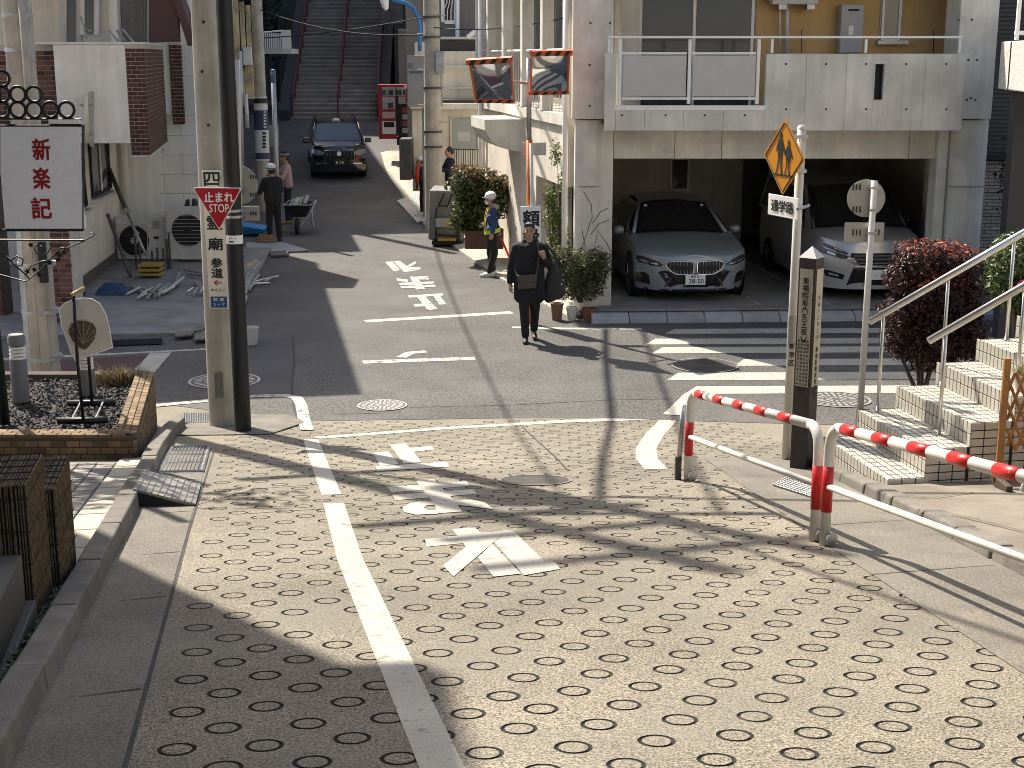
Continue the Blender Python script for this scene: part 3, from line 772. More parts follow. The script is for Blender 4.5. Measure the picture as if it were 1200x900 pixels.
csl('louvre_back', 529, 568, 175, 195, yc - .02, .015, m_joint)
csl('rough_plinth', 468, 482, 163, 211, yc - 1.0, .9, mat('dark_stone', (.06, .058, .055), .8, var=.3, vscale=9, bump=.6, bscale=30), bevel=.02)
csl('upper_wall', 512, 566, 60, 118, yc + 1.0, 3.0, m_cream)
for v in (77, 102): csl('upper_rail', 512, 560, v, v + 2, yc + .9, .04, m_alu)
csl('dark_ledge', 512, 570, 117, 124, yc - .1, 1.2, m_joint)
bb = root('brown_house', 'taupe house with white framed grille window beyond the cream annex', 'house', at(520, 60, 41))
m_taupe = mat('taupe_render', (.20, .18, .155), .85, var=.1, vscale=1, bump=.3, streak=.1)
part('wall', slab(476, 600, -60, 170, 41, 5), m_taupe, bb)
part('fascia', slab(511, 567, 45, 66, 40.2, .7), mat('brown_metal', (.055, .042, .036), .5, var=.1, bump=.05), bb)
part('coping', slab(508, 567, 43, 46, 40.1, .8), m_alu, bb)
w_ = window('window', 519, 535, -14, 26, 40.96, bb, .10)
for k in range(4): part('window_grille', MB().tube([at(520 + k * 4.2, 25, 40.9), at(520 + k * 4.2, 12, 40.9), at(524 + k * 3, 2, 40.9), at(520 + k * 4.2, -10, 40.9)], .015, 5), m_white_cl, w_)
part('downpipe', MB().tube([at(536, 45, 40.8), at(536, -40, 40.8)], .06, 8), m_white_cl, bb)
part('lean_brace', MB().tube([at(548, 44, 40), at(566, 30, 40)], .07, 6), m_white_cl, bb)

# ------------------------------------------------------------------ buildings on the left
lb = root('cream_corner_building', 'cream building on the left with a brick edged box balcony and windows', 'building', (-9, 26, 0))
m_lcream = mat('grey_cream_render', (.84, .78, .68), .85, var=.10, vscale=2, fine=.05, bump=.35, bscale=30, streak=.1, dirt=(.66, .60, .51), dirt_amt=.35)
m_block = mat('pale_green_block', (.84, .83, .75), .8, var=.07, vscale=1.5, bump=.2, streak=.08)
m_brick = mat('dark_red_brick', (.082, .031, .022), .8, var=.18, vscale=14, fine=.15, bump=.35, rnd=.38)
m_mortar = mat('pale_mortar', (.55, .50, .43), .9, var=.1, bump=.2)
m_brick2 = mat('mixed_brown_brick', (.15, .065, .05), .8, var=.2, vscale=12, fine=.15, bump=.35, rnd=.6)
NL = lambda s: -3.14 + .088 * (s - 25.6)            # plane of the window wall
nlbox = lambda s0, s1, a, b, z0, z1: MB().hexa([sn(s0, NL(s0) + a, z0), sn(s0, NL(s0) + b, z0), sn(s1, NL(s1) + b, z0), sn(s1, NL(s1) + a, z0)], [sn(s0, NL(s0) + a, z1), sn(s0, NL(s0) + b, z1), sn(s1, NL(s1) + b, z1), sn(s1, NL(s1) + a, z1)])
part('side_wall', nlbox(25.1, 30.7, -.25, 0, 0, 2.66), m_lcream, lb)
part('skirting', nlbox(24.6, 30.6, .005, .05, .05, .24), mat('brown_skirting', (.13, .11, .09), .8, bump=.2), lb)
part('main_block', MB().hexa([sn(29.2, -12), sn(29.2, -3.3), sn(33, -3.3), sn(33, -12)], [sn(29.2, -12, 9.6), sn(29.2, -3.3, 9.6), sn(33, -3.3, 9.6), sn(33, -12, 9.6)]), m_lcream, lb)
part('unseen_shade_block', MB().hexa([sn(24.4, -6, 5.7), sn(24.4, -2.2, 5.7), sn(36, -2.2, 5.7), sn(36, -6, 5.7)], [sn(24.4, -6, 9.0), sn(24.4, -2.2, 9.0), sn(36, -2.2, 9.0), sn(36, -6, 9.0)]), m_lcream, lb)  # hung out above the view, shaped to cast the shadow on the road
def lwin(s0, s1, z0, z1):
    o = part('window', nlbox(s0, s1, .001, .012, z0, z1), glass('side_glass', (.10, .105, .10), .12), lb)
    W4 = [sn(q_, NL(q_) + .03, z_) for q_, z_ in ((s0, z0), (s1, z0), (s1, z1), (s0, z1))]
    part('window_frame', MB().tube(W4, .04, 4, closed=True), m_ink, o)
    sm = (s0 + s1) / 2
    part('mullion', MB().tube([sn(sm, NL(sm) + .03, z0), sn(sm, NL(sm) + .03, z1)], .025, 4), m_alu, o)
    part('window_sill', nlbox(s0 - .1, s1 + .1, 0, .14, z0 - .11, z0 - .05), m_alu, o)
lwin(25.75, 26.75, 1.45, 2.30); lwin(27.4, 29.2, 1.55, 2.50)
# box balcony with brick end
def brickwall(parent, o, ux, uz, L, H, mm, bl=.21, bh=.062, gap=.010, proud=.012, skip=None):
    ux, uz = V3(ux).normalized(), V3(uz).normalized(); uy = uz.cross(ux)
    me = unit_box(bl, .03, bh, mm, .003); cut = {}
    rows = int(H / (bh + gap)); z = gap / 2
    for r in range(rows):
        x = -((bl + gap) / 2 if r % 2 else 0)
        while x < L - .01:
            a, b = max(x, 0), min(x + bl, L)
            if b - a > .03:
                w = round(b - a, 2)
                mesh = me if abs(w - bl) < .006 else cut.setdefault(w, unit_box(w, .03, bh, mm, .003))
                c = V3(o) + ux * ((a + b) / 2) + uz * (z + bh / 2) + uy * (.015 - proud)
                piece('brick', mesh, parent, frame4(c, ux, uy, uz))
            x += bl + gap
        z += bh + gap
def hexs(s0, s1, n0, n1, z0, z1): return MB().hexa([sn(s0, n0, z0), sn(s0, n1, z0), sn(s1, n1, z0), sn(s1, n0, z0)], [sn(s0, n0, z1), sn(s0, n1, z1), sn(s1, n1, z1), sn(s1, n0, z1)])
yb = 24.6
pa, pb, pc, pe = at(66, 110, yb), at(149.5, 110, yb), at(172, 120, yb), V3((-6.93, 28.7, 0))
zt, zbm, zbb = at(150, 52, yb).z, at(150, 168, yb).z, at(160, 182, yb).z
part('balcony_front', MB().box(((pa.x + pb.x) / 2, yb + .09, (zt + zbm) / 2), (pb.x - pa.x, .18, zt - zbm)), m_lcream, lb, bevel=.006)
e_dir = (V3((pe.x, pe.y, 0)) - V3((pc.x, yb, 0))); eL = e_dir.length; e_dir.normalize(); e_n = V3((e_dir.y, -e_dir.x, 0))
core = MB().hexa([V3((pb.x + .003, yb + .012, zbb)), V3((pc.x - .012, yb + .012, zbb)), V3((pe.x - .012, pe.y, zbb)), V3((pe.x - .35, pe.y, zbb))], [V3((pb.x + .003, yb + .012, zt)), V3((pc.x - .012, yb + .012, zt)), V3((pe.x - .012, pe.y, zt)), V3((pe.x - .35, pe.y, zt))])
bw = part('brick_balcony_wall', core, m_mortar, lb)
brickwall(bw, V3((pb.x + .006, yb + .012, zbb)), (1, 0, 0), (0, 0, 1), pc.x - pb.x - .008, zt - zbb, m_brick, bl=.16)
brickwall(bw, V3((pc.x - .012, yb + .012, zbb)) , e_dir, (0, 0, 1), eL, zt - zbb, m_brick, bl=.21)
part('balcony_coping', MB().hexa([V3((pa.x - .3, yb - .03, zt)), V3((pc.x + .03, yb - .03, zt)), V3((pe.x + .03, pe.y, zt)), V3((pe.x - 1.9, pe.y, zt))], [V3((pa.x - .3, yb - .03, zt + .04)), V3((pc.x + .03, yb - .03, zt + .04)), V3((pe.x + .03, pe.y, zt + .04)), V3((pe.x - 1.9, pe.y, zt + .04))]), m_alu, lb)
part('soffit', MB().hexa([V3((pb.x, yb - .01, zbb - .03)), V3((pc.x + .01, yb - .01, zbb - .03)), V3((pe.x + .01, pe.y, zbb - .03)), V3((pe.x - .35, pe.y, zbb - .03))], [V3((pb.x, yb - .01, zbb - .002)), V3((pc.x + .01, yb - .01, zbb - .002)), V3((pe.x + .01, pe.y, zbb - .002)), V3((pe.x - .35, pe.y, zbb - .002))]), m_alu, lb)
# brick return to the left of the balcony front, and the ground-floor brick pier
ps = part('brick_pier', MB().box((at(35, 110, yb + .35).x, yb + .65, (zt + 1.9) / 2), (1.25, .4, zt - 1.9)), m_mortar, lb)
brickwall(ps, V3((at(35, 110, yb + .35).x - .62, yb + .45, 1.9)), (1, 0, 0), (0, 0, 1), 1.24, zt - 1.92, m_brick2, bl=.21, bh=.075)
pg = at(73, 420, 21.5)
pp_ = part('ground_pier', MB().box((pg.x - .1, 21.9, 1.3), (.62, .5, 2.6)), m_mortar, lb)
brickwall(pp_, V3((pg.x - .40, 21.65, .05)), (1, 0, 0), (0, 0, 1), .6, 2.5, m_brick2, bl=.19, bh=.068)
pw = part('shopfront_wall', MB().box((-9.4, 22.4, 1.5), (2.6, .3, 3.0)), mat('dark_brown_panel', (.035, .026, .022), .6, var=.2, bump=.1), lb)
brickwall(pw, V3((-9.9, 22.25, .05)), (1, 0, 0), (0, 0, 1), 1.75, .95, m_brick2, bl=.21, bh=.075)
part('awning', MB().hexa([V3((-9.9, 21.9, 1.75)), V3((-8.3, 21.9, 1.75)), V3((-8.3, 22.3, 1.72)), V3((-9.9, 22.3, 1.72))], [V3((-9.9, 21.9, 1.95)), V3((-8.3, 21.9, 1.95)), V3((-8.3, 22.3, 2.2)), V3((-9.9, 22.3, 2.2))]), mat('dark_green_fabric', (.012, .05, .035), .8, bump=.2), lb)
part('awning_trim', MB().box((-9.1, 21.88, 1.75), (1.6, .02, .05)), mat('yellow_trim', (.5, .38, .07), .6, bump=0), lb)
part('yellow_post', MB().box((at(68, 420, 20.6).x - .02, 20.6, .65), (.05, .05, 1.3)), mat('mossy_post', (.32, .30, .22), .8, var=.3, vscale=12, bump=.3), lb)
# upper storey pieces above the balcony
part('upper_wall', slab(-40, 137, -60, 62, 27.2, .2), m_lcream, lb)
o = part('upper_window', slab(76, 91, -30, 50, 27.15, .03), m_glass_gr, lb)
part('window_frame', MB().tube([at(u, v, 27.13) for u, v in ((75, 50), (75, -30), (92, -30), (92, 50))], .05, 4), m_alu, o)
o = part('upper_window', slab(97, 111, -30, 40, 27.15, .03), m_glass_gr, lb)
part('window_frame', MB().tube([at(u, v, 27.13) for u, v in ((96, 41), (96, -30), (113, -30), (113, 41))], .05, 4), m_white_cl, o)
part('upper_pipe', MB().tube([at(134, 60, 27), at(131, -20, 27)], .08, 8), m_lcream, lb)
m_corr = mat('corrugated_sheet', (.36, .34, .30), .6, var=.08, bump=.05, streak=.15)
mbr = MB(); k = 0
for i in range(25):
    u = 137 + i * 1.5; mbr.v += [tuple(at(u, 62, 27.4 + (.03 if i % 2 else 0))), tuple(at(u, -40, 27.4 + (.03 if i % 2 else 0)))]
mbr.f = [(2 * i, 2 * i + 1, 2 * i + 3, 2 * i + 2) for i in range(24)]
part('corrugated_panel', mbr, m_corr, lb)
m_maroon = mat('maroon_metal', (.085, .036, .034), .5, var=.12, bump=.05)
part('maroon_panel', MB().prism([at(174, 50, 26.9), at(174, -60, 26.9), at(206, -60, 26.9), at(210, 49, 26.9)], (0, .12, 0)), m_maroon, lb)
part('maroon_barge', MB().prism([at(200, -10, 26.8), at(208, -10, 26.8), at(230, 52, 26.8), at(220, 54, 26.8)], (0, .5, 0)), m_maroon, lb)
for a, b in (((128, 36), (138, 48)), ((137, 36), (147, 48)), ((144, 34), (157, 50)), ((95, 20), (102, 44)), ((98, 32), (106, 36))):
    part('balcony_clamp', MB().tube([at(*a, 25.2), at(*b, 25.0)], .018, 6), m_galv, lb)
# vertical fluorescent lamp bracket on the balcony front
lt = root('wall_lamp', 'narrow vertical tube lamp with metal reflector on the cream balcony front', 'lamp', at(105, 172, yb - .2))
part('tube', MB().tube([at(101, 112, yb - .14), at(102, 167, yb - .14)], .035, 10), mat('cream_tube', (.75, .66, .5), .4, bump=0), lt, smooth=True)
part('reflector', MB().prism([at(104, 108, yb - .1), at(109.5, 107, yb - .02), at(110, 173, yb - .02), at(105, 171, yb - .1)], (0, .02, 0)), m_galv, lt)
for v in (123, 158): part('bracket', MB().tube([at(94, v, yb - .02), at(108, v, yb - .1)], .012, 5), m_galv, lt)
# block wall facing the camera, second brick balcony
blk = root('white_block_building', 'pale block walled building behind the two air conditioners with a second brick balcony', 'building', (-7, 30, 0))
yw = 29.55
part('wall', MB().box((-7.2, yw + .6, 3.0), (2.4, 1.0, 6.0)), m_block, blk)
part('street_block', hexs(30.4, 36.2, -4, -1.9, 0, 6.8), m_block, blk)
bw_, bh_ = .78, .40
me_blk = unit_box(bw_ - .008, .04, bh_ - .008, m_block, .004)
r_ = 0; z = .3
while z < 4.2:
    for k in range(3):
        x = -8.05 + k * bw_ + (bw_ / 2 if r_ % 2 else 0)
        if x < -6.2: piece('wall_block', me_blk, blk, Matrix.Translation((x, yw + .095, z)))
    z += bh_; r_ += 1
part('downpipe', MB().tube([at(149, 250, 29.3), at(145, 160, 29.3), at(143, 40, 29.3)], .07, 10), m_block, blk, smooth=True)
y2 = 29.2
qa, qb, = at(200, 90, y2), at(213, 95, y2)
zq0, zq1 = at(213, 146, y2).z, at(205, 50, y2).z
qe = V3((qb.x, y2, 0)) + e_dir * 4.2
core = MB().hexa([V3((qa.x, y2 + .012, zq0)), V3((qb.x - .012, y2 + .012, zq0)), V3((qe.x - .012, qe.y, zq0)), V3((qe.x - .5, qe.y, zq0))], [V3((qa.x, y2 + .012, zq1)), V3((qb.x - .012, y2 + .012, zq1)), V3((qe.x - .012, qe.y, zq1)), V3((qe.x - .5, qe.y, zq1))])
b2 = part('brick_balcony_wall', core, m_mortar, blk)
brickwall(b2, V3((qa.x, y2 + .012, zq0)), (1, 0, 0), (0, 0, 1), qb.x - qa.x - .008, zq1 - zq0, m_brick, bl=.105)
brickwall(b2, V3((qb.x - .012, y2 + .012, zq0)), e_dir, (0, 0, 1), 2.2, zq1 - zq0, m_brick, bl=.21)
part('balcony_white_edge', MB().box((at(196, 90, y2 + .1).x, y2 + .3, (zq0 + zq1) / 2 + .1), (.12, .4, zq1 - zq0 - .2)), m_block, blk)
# old weathered house with flaking boards
oh = root('weathered_house', 'old weathered yellowish house with flaking boards and pipes', 'house', (-7.5, 38, 0))
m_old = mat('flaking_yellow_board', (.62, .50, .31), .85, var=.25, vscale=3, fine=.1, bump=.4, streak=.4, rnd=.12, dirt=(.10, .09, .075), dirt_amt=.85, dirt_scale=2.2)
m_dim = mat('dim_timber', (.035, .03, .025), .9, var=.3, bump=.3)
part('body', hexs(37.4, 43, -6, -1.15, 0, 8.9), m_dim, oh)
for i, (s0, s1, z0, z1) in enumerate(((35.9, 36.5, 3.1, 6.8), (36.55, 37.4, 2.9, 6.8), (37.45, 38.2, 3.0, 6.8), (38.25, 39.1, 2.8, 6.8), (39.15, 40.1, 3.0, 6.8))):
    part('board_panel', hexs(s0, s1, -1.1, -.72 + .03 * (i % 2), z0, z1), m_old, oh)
for u0, u1, v0, v1 in ((273, 281, 0, 110), (282, 287, 2, 78), (289, 294, 6, 74), (277, 287, 80, 124), (287.5, 297, 76, 116)):
    part('board', slab(u0, u1, v0, v1, 36.0 + rng.uniform(0, .15), .06), m_old, oh)
for u, v0, v1 in ((270, -20, 205), (281.5, 60, 196), (288, 110, 150)): part('pipe', MB().tube([at(u, v0, 35.8), at(u + 2, v1, 35.8)], .05, 8), m_alu, oh, smooth=True)
part('meter_box', slab(285, 294, 55, 76, 35.85, .2), m_ac, oh)
# dark houses further on, left of the stairs
dh = root('dark_balcony_house', 'dark house with small white railed balcony left of the stone stairs', 'house', (-10, 50, 0))
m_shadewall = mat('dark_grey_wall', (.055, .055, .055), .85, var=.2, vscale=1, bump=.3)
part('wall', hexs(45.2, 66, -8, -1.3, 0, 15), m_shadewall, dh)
part('balcony', slab(308, 341, 57, 63, 46, 1.6), m_conc, dh)
for k in range(11): part('baluster', MB().tube([at(309 + k * 2.2, 57, 46), at(309 + k * 2.2, 39, 46)], .022, 5), m_white_cl, dh)
part('balcony_rail', MB().tube([at(308, 38, 46), at(331, 36, 46)], .03, 5), m_white_cl, dh)
part('balcony_panel', slab(330, 341, 35, 57, 46, .05), m_white_cl, dh)
for u, v0, v1 in ((312, 2, 14), (322, 66, 120)): part('window', slab(u, u + 6, v0, v1, 45.9, .04), m_glass, dh)
part('cabinet', slab(312, 324, 148, 172, 42.2, .4), m_greyd, dh)
# off-frame restaurant building behind the sign: its roof edge shades the slope
rb = root('restaurant_building', 'three storey brown restaurant building beside the upper slope', 'building', sn(6, -4, 2))
m_rest = mat('brown_render', (.24, .20, .16), .85, var=.1, bump=.3)
NR = -3.35
part('wall', hexs(-12, 13.4, -9, NR, 0, 11.4), m_rest, rb)
part('roof_edge', hexs(-12.2, 13.6, -9, NR + .22, 11.4, 11.7), m_conc, rb)
for fl_ in range(3):
    for k in range(6):
        s0 = -9 + k * 3.9; z0 = 3.4 + fl_ * 2.7
        o = part('window', hexs(s0, s0 + 1.6, NR, NR + .02, z0, z0 + 1.3), m_glass, rb)
        part('window_frame', MB().tube([sn(s0, NR + .03, z0), sn(s0 + 1.6, NR + .03, z0), sn(s0 + 1.6, NR + .03, z0 + 1.3), sn(s0, NR + .03, z0 + 1.3)], .04, 4, closed=True), m_alu, o)

rh = root('occluder_house', 'unseen pale house added beyond the tiled steps to block skylight', 'house', sn(0, 10, 2))  # added out of view to cut skylight on the slope
part('wall', hexs(-14, 8.6, 8.2, 15, 0, 10.5), m_cream, rh)
part('roof_slab', hexs(-14.2, 8.8, 8.0, 15, 10.5, 10.8), m_conc, rh)
for fl_ in range(2):
    for k in range(5):
        s0 = -11 + k * 3.9; z0 = 5.0 + fl_ * 2.7
        o = part('window', hexs(s0, s0 + 1.6, 8.18, 8.2, z0, z0 + 1.3), m_glass, rh)
        part('window_frame', MB().tube([sn(s0, 8.17, z0), sn(s0 + 1.6, 8.17, z0), sn(s0 + 1.6, 8.17, z0 + 1.3), sn(s0, 8.17, z0 + 1.3)], .04, 4, closed=True), m_alu, o)

# ------------------------------------------------------------------ the long stairs at the end
YS, ZS = 55.0, gz(-6.5, 55.0) - .05
st = root('stone_stairs', 'long dark stone stairway with red handrails at the end of the street', 'stairs', (-6.5, YS, ZS))
m_step = mat('dark_step_stone', (.30, .255, .20), .85, var=.2, vscale=2, fine=.1, bump=.4, rnd=.15, dirt=(.15, .14, .12), dirt_amt=.5)
m_nose = mat('pale_step_nosing', (.55, .48, .39), .8, var=.25, vscale=2, bump=.2, rnd=.2)
ax, bx = at(341, 139, YS).x, at(444, 139, YS).x
m_riser = mat('shaded_riser_stone', (.05, .049, .047), .9, var=.2, vscale=2, bump=.4)
TR, RSR, NST = .30, .162, 46
def sx(k): return (ax + (-.05) * k * .0 - k * TR * .045, bx - k * TR * .045)
for k in range(NST):
    xa, xb = sx(k); y0 = YS + k * TR; z0 = ZS + k * RSR
    o = part('step', MB().box(((xa + xb) / 2, y0 + .3, z0 + RSR / 2 - .2), (xb - xa, .62, RSR + .4)), m_step, st)
    part('nosing', MB().box(((xa + xb) / 2, y0 + .012, z0 + RSR + .004), (xb - xa - .02, .07, .03)), m_nose, o)
m_redrail = mat('faded_red_rail', (.13, .04, .038), .6, var=.2, bump=.1)
for f in (.015, .53, .985):
    P = []
    for k in (0, NST // 2, NST - 1):
        xa, xb = sx(k); P.append(V3((xa + (xb - xa) * f, YS + k * TR + .15, ZS + (k + 1) * RSR + .85)))
    part('handrail', MB().tube(P, .04, 6), m_redrail, st); part('handrail', MB().tube([p - V3((0, 0, .4)) for p in P], .03, 6), m_redrail, st)
    for k in range(0, NST, 4):
        xa, xb = sx(k); x = xa + (xb - xa) * f
        part('rail_post', MB().tube([V3((x, YS + k * TR + .15, ZS + (k + 1) * RSR - .02)), V3((x, YS + k * TR + .15, ZS + (k + 1) * RSR + .86))], .03, 6), m_redrail, st)
for sgn, x0 in ((-1, ax), (1, bx)):
    a = x0 + sgn * .02; b = a + sgn * .4; sh = -NST * TR * .045
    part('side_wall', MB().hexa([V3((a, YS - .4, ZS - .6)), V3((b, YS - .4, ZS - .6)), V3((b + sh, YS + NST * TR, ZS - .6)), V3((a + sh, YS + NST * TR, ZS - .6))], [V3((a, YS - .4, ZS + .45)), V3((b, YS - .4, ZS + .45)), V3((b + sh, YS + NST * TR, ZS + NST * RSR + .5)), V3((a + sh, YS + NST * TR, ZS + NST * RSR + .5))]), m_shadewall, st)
rw = root('retaining_wall', 'dark mossy retaining wall right of the stone stairs', 'wall', (-3.5, 56, 2))
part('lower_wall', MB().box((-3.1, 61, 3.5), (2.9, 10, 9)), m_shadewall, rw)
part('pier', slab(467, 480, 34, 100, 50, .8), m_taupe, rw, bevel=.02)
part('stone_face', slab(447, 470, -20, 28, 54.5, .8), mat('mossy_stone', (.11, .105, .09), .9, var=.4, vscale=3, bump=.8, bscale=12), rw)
tb = root('stair_shade_wall', 'dark wall standing in for the hill, raised to shade the stairs', 'wall', (-9, 71, 5))
part('wall', MB().box((-9, 73, 14), (50, 2, 30)), m_shadewall, tb)  # stands in for the wooded hill; height added to shade the stairs
# ------------------------------------------------------------------ poles and signs, left corner
X1, Z1v = V3((1, 0, 0)), V3((0, 0, 1))
def vpole(name, u, v, r0, r1, top, m, label, cat, parent=None):
    p = gr(u, v)
    return p
p_c = gr(262, 499); p_b = gr(285, 506)
up = root('utility_pole', 'tall grey concrete utility pole carrying the white vertical signboard at the left corner', 'utility pole', p_c)
part('shaft', MB().lathe([(.155, -.1), (.15, 1.0), (.125, 5.2), (.10, 11.0)], p_c, 20), m_poleconc, up, smooth='auto')
for z, u in ((4.35, 1), (3.85, -1), (3.3, 1), (2.55, 0)):
    part('step_bolt_hole', MB().lathe([(.016, 0), (.014, .01)], p_c + V3((.02 * u, -.148 + z * .005, z)), 8, (0, -1, 0)), m_ink, up)
part('stencil_mark', MB().prism([p_c + V3((-.005 + (u - 262) * .0093, -.156, (499 - v) * .0093)) for u, v in ((258, 460), (268, 460), (268, 430), (258, 430))], (0, -.001, 0)), m_poleconc if False else mat('old_stencil', (.19, .18, .16), .9, var=.35, vscale=40, bump=0), up)
ct = MB().lathe([(.22, 0), (.22, .9), (.19, 1.0)], p_c + V3((-.35, .3, 7.6)), 14)
part('transformer', ct, m_galv, up, smooth='auto'); part('crossarm', MB().box(p_c + V3((0, .1, 8.9)), (1.8, .09, .09)), m_galv, up)
bp = root('black_pole', 'black steel pole standing beside the concrete pole at the left corner', 'pole', p_b)
part('shaft', MB().lathe([(.088, -.1), (.086, 2.0), (.080, 5.0), (.07, 8.5)], p_b, 18), m_black, bp, smooth='auto')
bz = lambda v: at(285, v, p_b.y).z
bnd = part('number_band', MB().lathe([(.0875, bz(285)), (.0875, bz(275))], (p_b.x, p_b.y, 0), 18), m_white_cl, bp, smooth='auto')
mb = MB(); [mb.poly([V3((p_b.x + dx + q * w_, p_b.y - .0885, bz(vv) + r_)) for q, r_ in ((0, 0), (1, 0), (1, .014), (0, .014))]) for dx, vv, w_ in ((-.04, 279, .01), (-.015, 279, .01), (.02, 279, .01), (-.045, 283, .05))]
part('band_print', mb, m_ink, bnd)
for v in (248, 255): part('clamp', MB().lathe([(.093, bz(v)), (.093, bz(v - 3))], (p_b.x, p_b.y, 0), 14), m_galv, bp)
# vertical signboard on the concrete pole
sy = p_c.y - .16
def PS(u, v, d=0.0): return at(u, v, sy - d)
vb = root('vertical_signboard', 'narrow white vertical signboard with black characters and blue address plate on concrete pole', 'signboard', PS(258, 362))
m_sgn = mat('cream_signboard', (.84, .80, .70), .5, var=.05, vscale=3, bump=.05, dirt=(.5, .44, .34), dirt_amt=.25, dirt_scale=5)
lean = lambda v: 247.5 + (v - 200) * .058
w_px = 11.3
part('board', MB().prism([PS(lean(364) - w_px, 362), PS(lean(364) + w_px, 362), PS(lean(200) + w_px, 199.5), PS(lean(200) - w_px, 199.5)], (0, .02, 0)), m_sgn, vb, bevel=.004)
mb = MB(); m_ = MB()
SX, SZ = X1, (PS(lean(200), 200) - PS(lean(360), 360)).normalized()
for ch, v, s_ in (('四', 210, .165), ('谷', 230, .14), ('霊', 261, .155), ('廟', 286, .155), ('参', 308, .12), ('道', 320, .12)):
    write(mb, ch, PS(lean(v), v, .004), SX, SZ, s_, s_ * (.85 if ch != '霊' else .9), .03)
write(mb, 'すぐそこ', PS(lean(340), 340, .004), SX, SZ, .16, .034, .01)
part('lettering', mb, m_ink, vb)
write(m_, '←', PS(lean(331.5), 331.5, .004), SX, SZ, .085, .06, .03)
part('red_arrow', m_, mat('sign_red', (.45, .02, .015), .5, var=.05, bump=0), vb)
bl_ = part('address_plate', MB().prism([PS(lean(360) - 9.5, 360.5, .004), PS(lean(360) + 9.5, 360.5, .004), PS(lean(348) + 9.5, 347.5, .004), PS(lean(348) - 9.5, 347.5, .004)], (0, -.003, 0)), mat('address_blue', (.02, .10, .27), .5, bump=0), vb)
mb = MB(); write(mb, '若 葉', PS(lean(351), 351, .009), SX, SZ, .12, .034, .01); write(mb, '２－７', PS(lean(357), 357, .009), SX, SZ, .12, .03)
part('plate_print', mb, m_white_cl, bl_)
# stop sign
ts = p_b.y - .14
stop = root('stop_sign', 'red triangular Japanese stop sign clamped to the black pole', 'stop sign', at(254, 269, ts))
def rounded_tri(P, r, y):
    out = []
    for i in range(3):
        a, b, c = P[i - 1], P[i], P[(i + 1) % 3]
        d1, d2 = (a - b).normalized(), (c - b).normalized()
        p1, p2 = b + d1 * r, b + d2 * r
        for t in (0, .33, .67, 1): out.append(p1 * (1 - t) ** 2 + b * 2 * t * (1 - t) + p2 * t * t)
    return out
T = [at(u, v, ts) for u, v in ((225.5, 219.5), (283.5, 220), (257, 270))]
part('plate', MB().prism(rounded_tri(T, .03, ts), (0, .012, 0)), m_white_cl, stop)
cT = (T[0] + T[1] + T[2]) / 3
part('red_face', MB().prism(rounded_tri([cT + (p - cT) * .945 - V3((0, .003, 0)) for p in T], .028, ts), (0, -.001, 0)), mat('sign_face_red', (.42, .008, .018), .35, var=.03, bump=0), stop)
mb = MB(); write(mb, '止まれ', at(256.5, 231, ts - .0055), X1, Z1v, .30, .10, .03); write(mb, 'STOP', at(256.7, 244, ts - .0055), X1, Z1v, .20, .085, .012)
part('lettering', mb, m_white_cl, stop)
part('clamp_arm', MB().tube([at(262, 243, ts + .02), p_b + V3((0, -.05, 0)) + V3((0, 0, at(262, 243, ts).z - p_b.z))], .015, 6), m_galv, stop)
# the back of a round sign and a small plate, on their own thin white post behind the black pole
yr = p_b.y + .25
rs = root('round_sign_back', 'round sign seen from behind with a small plate on the black pole', 'sign', at(280, 265, yr))
m_signback = mat('aluminium_sign_back', (.38, .36, .32), .5, metal=.35, var=.08, vscale=5, bump=.05)
part('disc', MB().lathe([(.0, 0), (.205, .0), (.205, .012), (0, .012)], at(279.5, 217, yr), 28, (0, 1, 0), cap=False), m_signback, rs, smooth='auto')
part('small_plate', slab(272, 304, 241.5, 258.5, yr, .01), m_signback, rs, bevel=.004)
for u, v in ((293, 207), (293, 228), (293, 250)):
    for k in range(3): part('mount_slot', slab(u + k * 3, u + k * 3 + 1.6, v - 2, v + 2.4, yr - .006, .004), m_joint, rs)
part('post', MB().tube([at(278, 70, yr - .04), at(281, 262, yr - .04)], .028, 10), m_white, rs, smooth=True)
for v in (225, 247, 256): part('clip', slab(275, 287, v, v + 2, yr - .09, .1), m_galv, rs)

# ------------------------------------------------------------------ left utility pole with cover boards
p_l = gr(54, 452)
ul = root('utility_pole', 'grey concrete utility pole with boarded lower half behind the hanging sign', 'utility pole', p_l)
part('shaft', MB().lathe([(.20, -.1), (.19, 1.0), (.17, 5), (.12, 15)], p_l, 20), m_poleconc, ul, smooth='auto')
m_cover = mat('cream_cover_board', (.47, .42, .34), .8, var=.15, vscale=4, bump=.2, streak=.25)
for a0, a1, mm, z1 in ((-2.6, -2.0, m_galv, 2.2), (-1.98, -1.45, m_cover, 2.3), (-1.43, -.95, m_poleconc, 2.1)):
    P = [p_l + V3((math.cos(a0 + (a1 - a0) * k / 4) * .225, math.sin(a0 + (a1 - a0) * k / 4) * .225, 0)) for k in range(5)] + [p_l + V3((math.cos(a1 - (a1 - a0) * k / 4) * .21, math.sin(a1 - (a1 - a0) * k / 4) * .21, 0)) for k in range(5)]
    part('cover_board', MB().prism(P, (0, 0, z1)), mm, ul)
for z in (.35, .95, 1.55, 3.55, 4.15, 4.55): part('steel_band', MB().lathe([(.233 if z < 2.4 else .183, z), (.233 if z < 2.4 else .183, z + .05)], p_l, 18), m_galv, ul, smooth='auto')
part('cable_conduit', MB().tube([p_l + V3((.13, -.21, 1.75)), p_l + V3((.13, -.21, 4.9))], .045, 8), m_cover, ul, smooth=True)
part('conduit_foot', MB().box(p_l + V3((.16, -.24, 1.62)), (.1, .06, .5)), m_ink, ul, bevel=.01)
